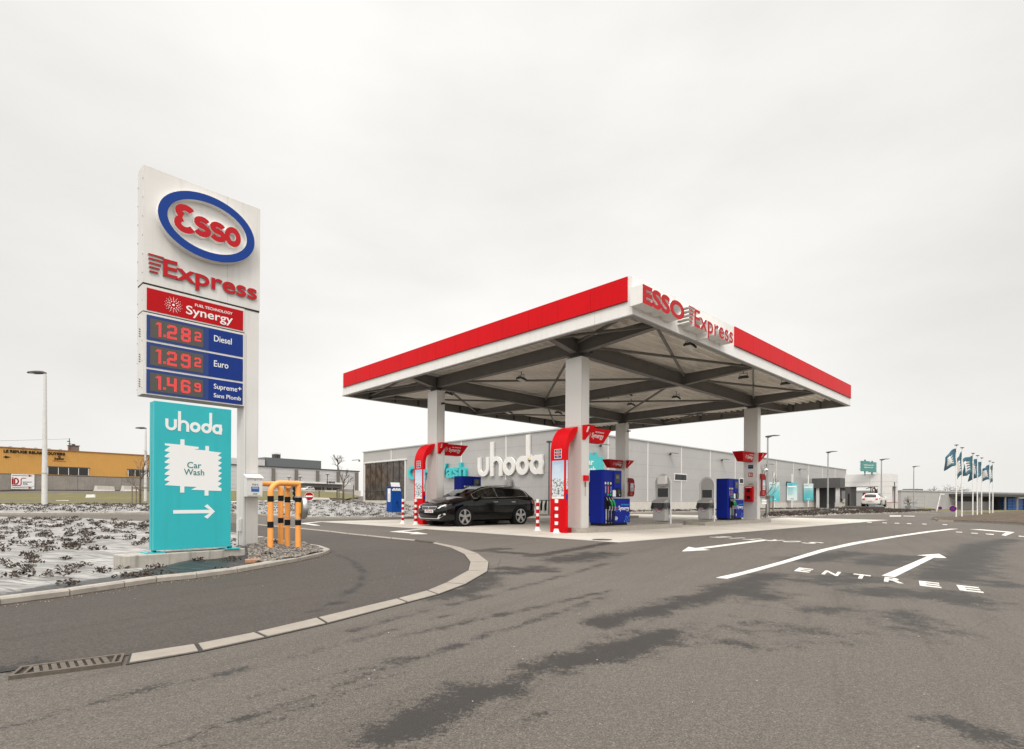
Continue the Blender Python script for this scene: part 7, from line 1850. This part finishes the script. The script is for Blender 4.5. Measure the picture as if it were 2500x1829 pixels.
# low concrete wall
c1 = AY(505, 1206.5, 100); c2 = AY(880, 1207.5, 132); dv_ = Vector((c2.x - c1.x, c2.y - c1.y, 0)); wl_ = thing('concrete_wall', 'low stained concrete boundary wall above the grass slope', 'wall', Vector((c1.x, c1.y, c1.z)), math.atan2(dv_.y, dv_.x))
mb = MB(); k = 14
for i in range(k):
    a, b = dv_.length * i / k, dv_.length * (i + 1) / k; zz = (c2.z - c1.z) * i / k; mb.box(a + .02, b - .02, -.1, .1, zz - 1.2, zz + (11.2 * 115 / F), M_PLINTH if i % 3 else M_CONC)
obj('panels', mb, wl_)
for i, (px, pt, pb) in enumerate(((1455, 650, 770), (1742, 645, 772), (2015, 560, 770))):
    p = AY(560 + px / 6.641, 1100 + pb / 6.641, 60); pt_z = AY(560 + px / 6.641, 1100 + pt / 6.641, 60).z
    t = thing('fence_post', 'thin dark fence post on the grass before the concrete wall', 'fence post', p, 0, 'thin fence posts on the grass'); mb = MB(); mb.cyl((0, 0, -.1), (0, 0, pt_z - p.z), .045, M_DGREY, 6); obj('post', mb, t)
p = AY(560 + 1470 / 6.641, 1100 + 795 / 6.641, 52); t = thing('slab', 'pale flat stone slab lying at the end of the grass', 'slab', p, .3); mb = MB(); mb.prism([(-.8, 0), (.9, 0), (.8, .16), (-.6, .2)], (0, -.4, 0), X, Z_, Y_ * .9, M_PLINTH); obj('stone', mb, t)
# parked cars far behind
p = AY(560 + 1170 / 6.641, 1100 + 652 / 6.641, 150); car('parked_car', 'silver car parked before the low cafe behind the barrier', 'car', p - Z_ * .35, wang + .35, M_CARSLV, 1.1, hatch=True)
# thin masts
for px, pt, pb, lab in ((966, 430, 640, 'thin lamp mast before the warehouse left of the cafe'), (1146, 425, 500, 'thin dark mast above the cafe corner'), (1590, 380, 495, 'thin mast with round head on the cafe roof')):
    Yv = 160; p = AY(560 + px / 6.641, 1100 + pb / 6.641, Yv); q = AY(560 + px / 6.641, 1100 + pt / 6.641, Yv); t = thing('mast', lab, 'mast', p - Z_ * 1.0, 0, 'thin masts round the cafe'); mb = MB(); mb.cyl((0, 0, 0), (0, 0, q.z - p.z + 1), .10, M_DGREY, 6); mb.sphere((0, 0, q.z - p.z + 1), .6, .5, .35, M_SEAM, 10, 6); obj('pole', mb, t)
# signal post behind the barrier
p = AY(721.5, 1256, 34); ztop = AY(721.5, 1184, 34).z; t = thing('signal_post', 'dark signal post with barrier arm behind the striped barrier', 'signal post', p, 0); mb = MB(); mb.cyl((0, 0, 0), (0, 0, ztop - p.z), .05, M_DGREY, 8)
for f in (.55, .72, .88): mb.sphere((-.02, -.08, (ztop - p.z) * f), .14, .12, .16, M_BLACK, 12, 8)
mb.bar((0, 0, (ztop - p.z) * .72), (.85, .1, (ztop - p.z) * .42), .05, .05, M_DGREY); obj('post', mb, t)

# ================================================================== TREES
def branch(mb, p, d, l, r, depth, rng, spread, up):
    if depth == 0 or r < .003: return
    q = p + d * l * .5 + Vector((rng.gauss(0, .03), rng.gauss(0, .03), 0)) * l; e = p + d * l
    mb.tube([p, q, e], [r, r * .85, r * .68], M_BARK, 6 if depth > 2 else 4, caps=False)
    n = rng.choice((2, 2, 3))
    for i in range(n):
        a = rng.uniform(0, 2 * PI); s = d.orthogonal().normalized(); s.rotate(Matrix.Rotation(a, 3, d)); nd = (d + s * rng.uniform(spread * .6, spread * 1.3) + Z_ * up).normalized()
        branch(mb, e if rng.random() < .75 else q, nd, l * rng.uniform(.62, .85), r * .62, depth - 1, rng, spread, up)
def bare_tree(label, base, h, seed, r=.05, depth=6, spread=.55, up=.12, trunk=.35, group=None):
    rng = random.Random(seed); t = thing('bare_tree', label, 'tree', base, 0, group)
    mb = MB(); mb.tube([(0, 0, -.2), (.01, 0, h * trunk * .5), (0, .01, h * trunk)], [r * 1.15, r, r * .85], M_BARK, 10); obj('trunk', mb, t, smooth=True)
    c = MB(); p = Vector((0, 0, h * trunk))
    branch(c, p, Vector((0, 0, 1)), h * (1 - trunk) * .34, r * .8, depth, rng, spread, up)
    for i in range(4):
        a = rng.uniform(0, 6.28); branch(c, p + Z_ * h * rng.uniform(-.10, .2), Vector((math.cos(a) * .7, math.sin(a) * .7, .75)).normalized(), h * (1 - trunk) * .26, r * .5, depth - 1, rng, spread, up)
    obj('crown', c, t); return t
def stakes(label, base, w, h):
    t = thing('tree_stakes', label, 'tree stakes', base, .4, 'wooden stakes round young trees')
    for i in range(3):
        a = 2 * PI * i / 3; mb = MB(); mb.cyl((w * math.cos(a), w * math.sin(a), -.15), (w * math.cos(a), w * math.sin(a), h), .045, M_WOOD, 7); obj('stake', mb, t)
    mb = MB()
    for z in (h - .06, h - .16):
        for i in range(3): a, b = 2 * PI * i / 3, 2 * PI * (i + 1) / 3; mb.bar((w * math.cos(a), w * math.sin(a), z), (w * math.cos(b), w * math.sin(b), z), .03, .05, M_WOOD)
    obj('rails', mb, t)
tb = AY(*z4(1412, 1540), 42); ttop = AY(*z4(1430, 1010), 42).z
bare_tree('young bare tree tied between stakes left of the teal board', tb, ttop - tb.z, 3, .075, 6, .5, .16); stakes('three wooden stakes round the young tree left of the teal board', tb, .75, AY(*z4(1412, 1355), 42).z - tb.z)
z5b = lambda px, py: (560 + px / 6.641, 1100 + py / 6.641)
tb = AY(*z5b(1845, 815), 46); bare_tree('young bare tree in stakes between cafe and wash hall', tb, AY(*z5b(1870, 300), 46).z - tb.z, 11, .075, 6, .45, .2); stakes('three wooden stakes round the young tree beside the wash hall', tb, .8, AY(*z5b(1845, 625), 46).z - tb.z)
tb = AY(1760, 1196, 230); bare_tree('far bare tree behind the grey warehouse roof', AY(825, 1160, 260), 10, 5, .35, 6, .6, .05)
tb = AY(*z6(165, 1185), 40); tb2 = Vector((tb.x + .25, tb.y + .6, .1)); bare_tree('young bare tree beside the lamp post right of the canopy', tb2, AY(*z6(200, 470), 40).z - .1, 21, .035, 7, .32, .35, .30); stakes('tall dark stakes round the young tree right of the canopy', tb2, .72, AY(*z6(150, 930), 40).z)
bare_tree('dark spreading bare tree seen through the white portal', AY(*z6(1610, 1060), 80), 4.6, 8, .22, 7, .75, .02, .22)
nt_ = thing('notice_board', 'small white notice leaning at the stakes right of the canopy', 'notice', AY(*z6(105, 1025), 39.5), 0); mb = MB(); mb.box(0, .34, -.03, 0, 0, .13, M_PAPER); mb.box(0, .34, -.03, 0, .17, .31, M_PAPER); mb.box(-.02, .36, -.02, .02, .131, .169, M_WOOD); obj('board', mb, nt_)
bare_tree('small dark shrub like tree beside the concrete base right of portal', AY(*z6(2040, 1075), 74), 1.9, 31, .07, 6, .9, .0, .15)
# far hedge line and tree tops beyond the long hall
rng = random.Random(4)
for i in range(9):
    px = 2235 + i * 14 + rng.uniform(-4, 4); p = AY(px, 1215, 210)
    bare_tree('far bare tree top behind the roof of the long hall', Vector((p.x, p.y, -1)), rng.uniform(7.5, 9.5), 50 + i, .22, 6, .8, .0, .3, 'far bare trees beyond the long hall')
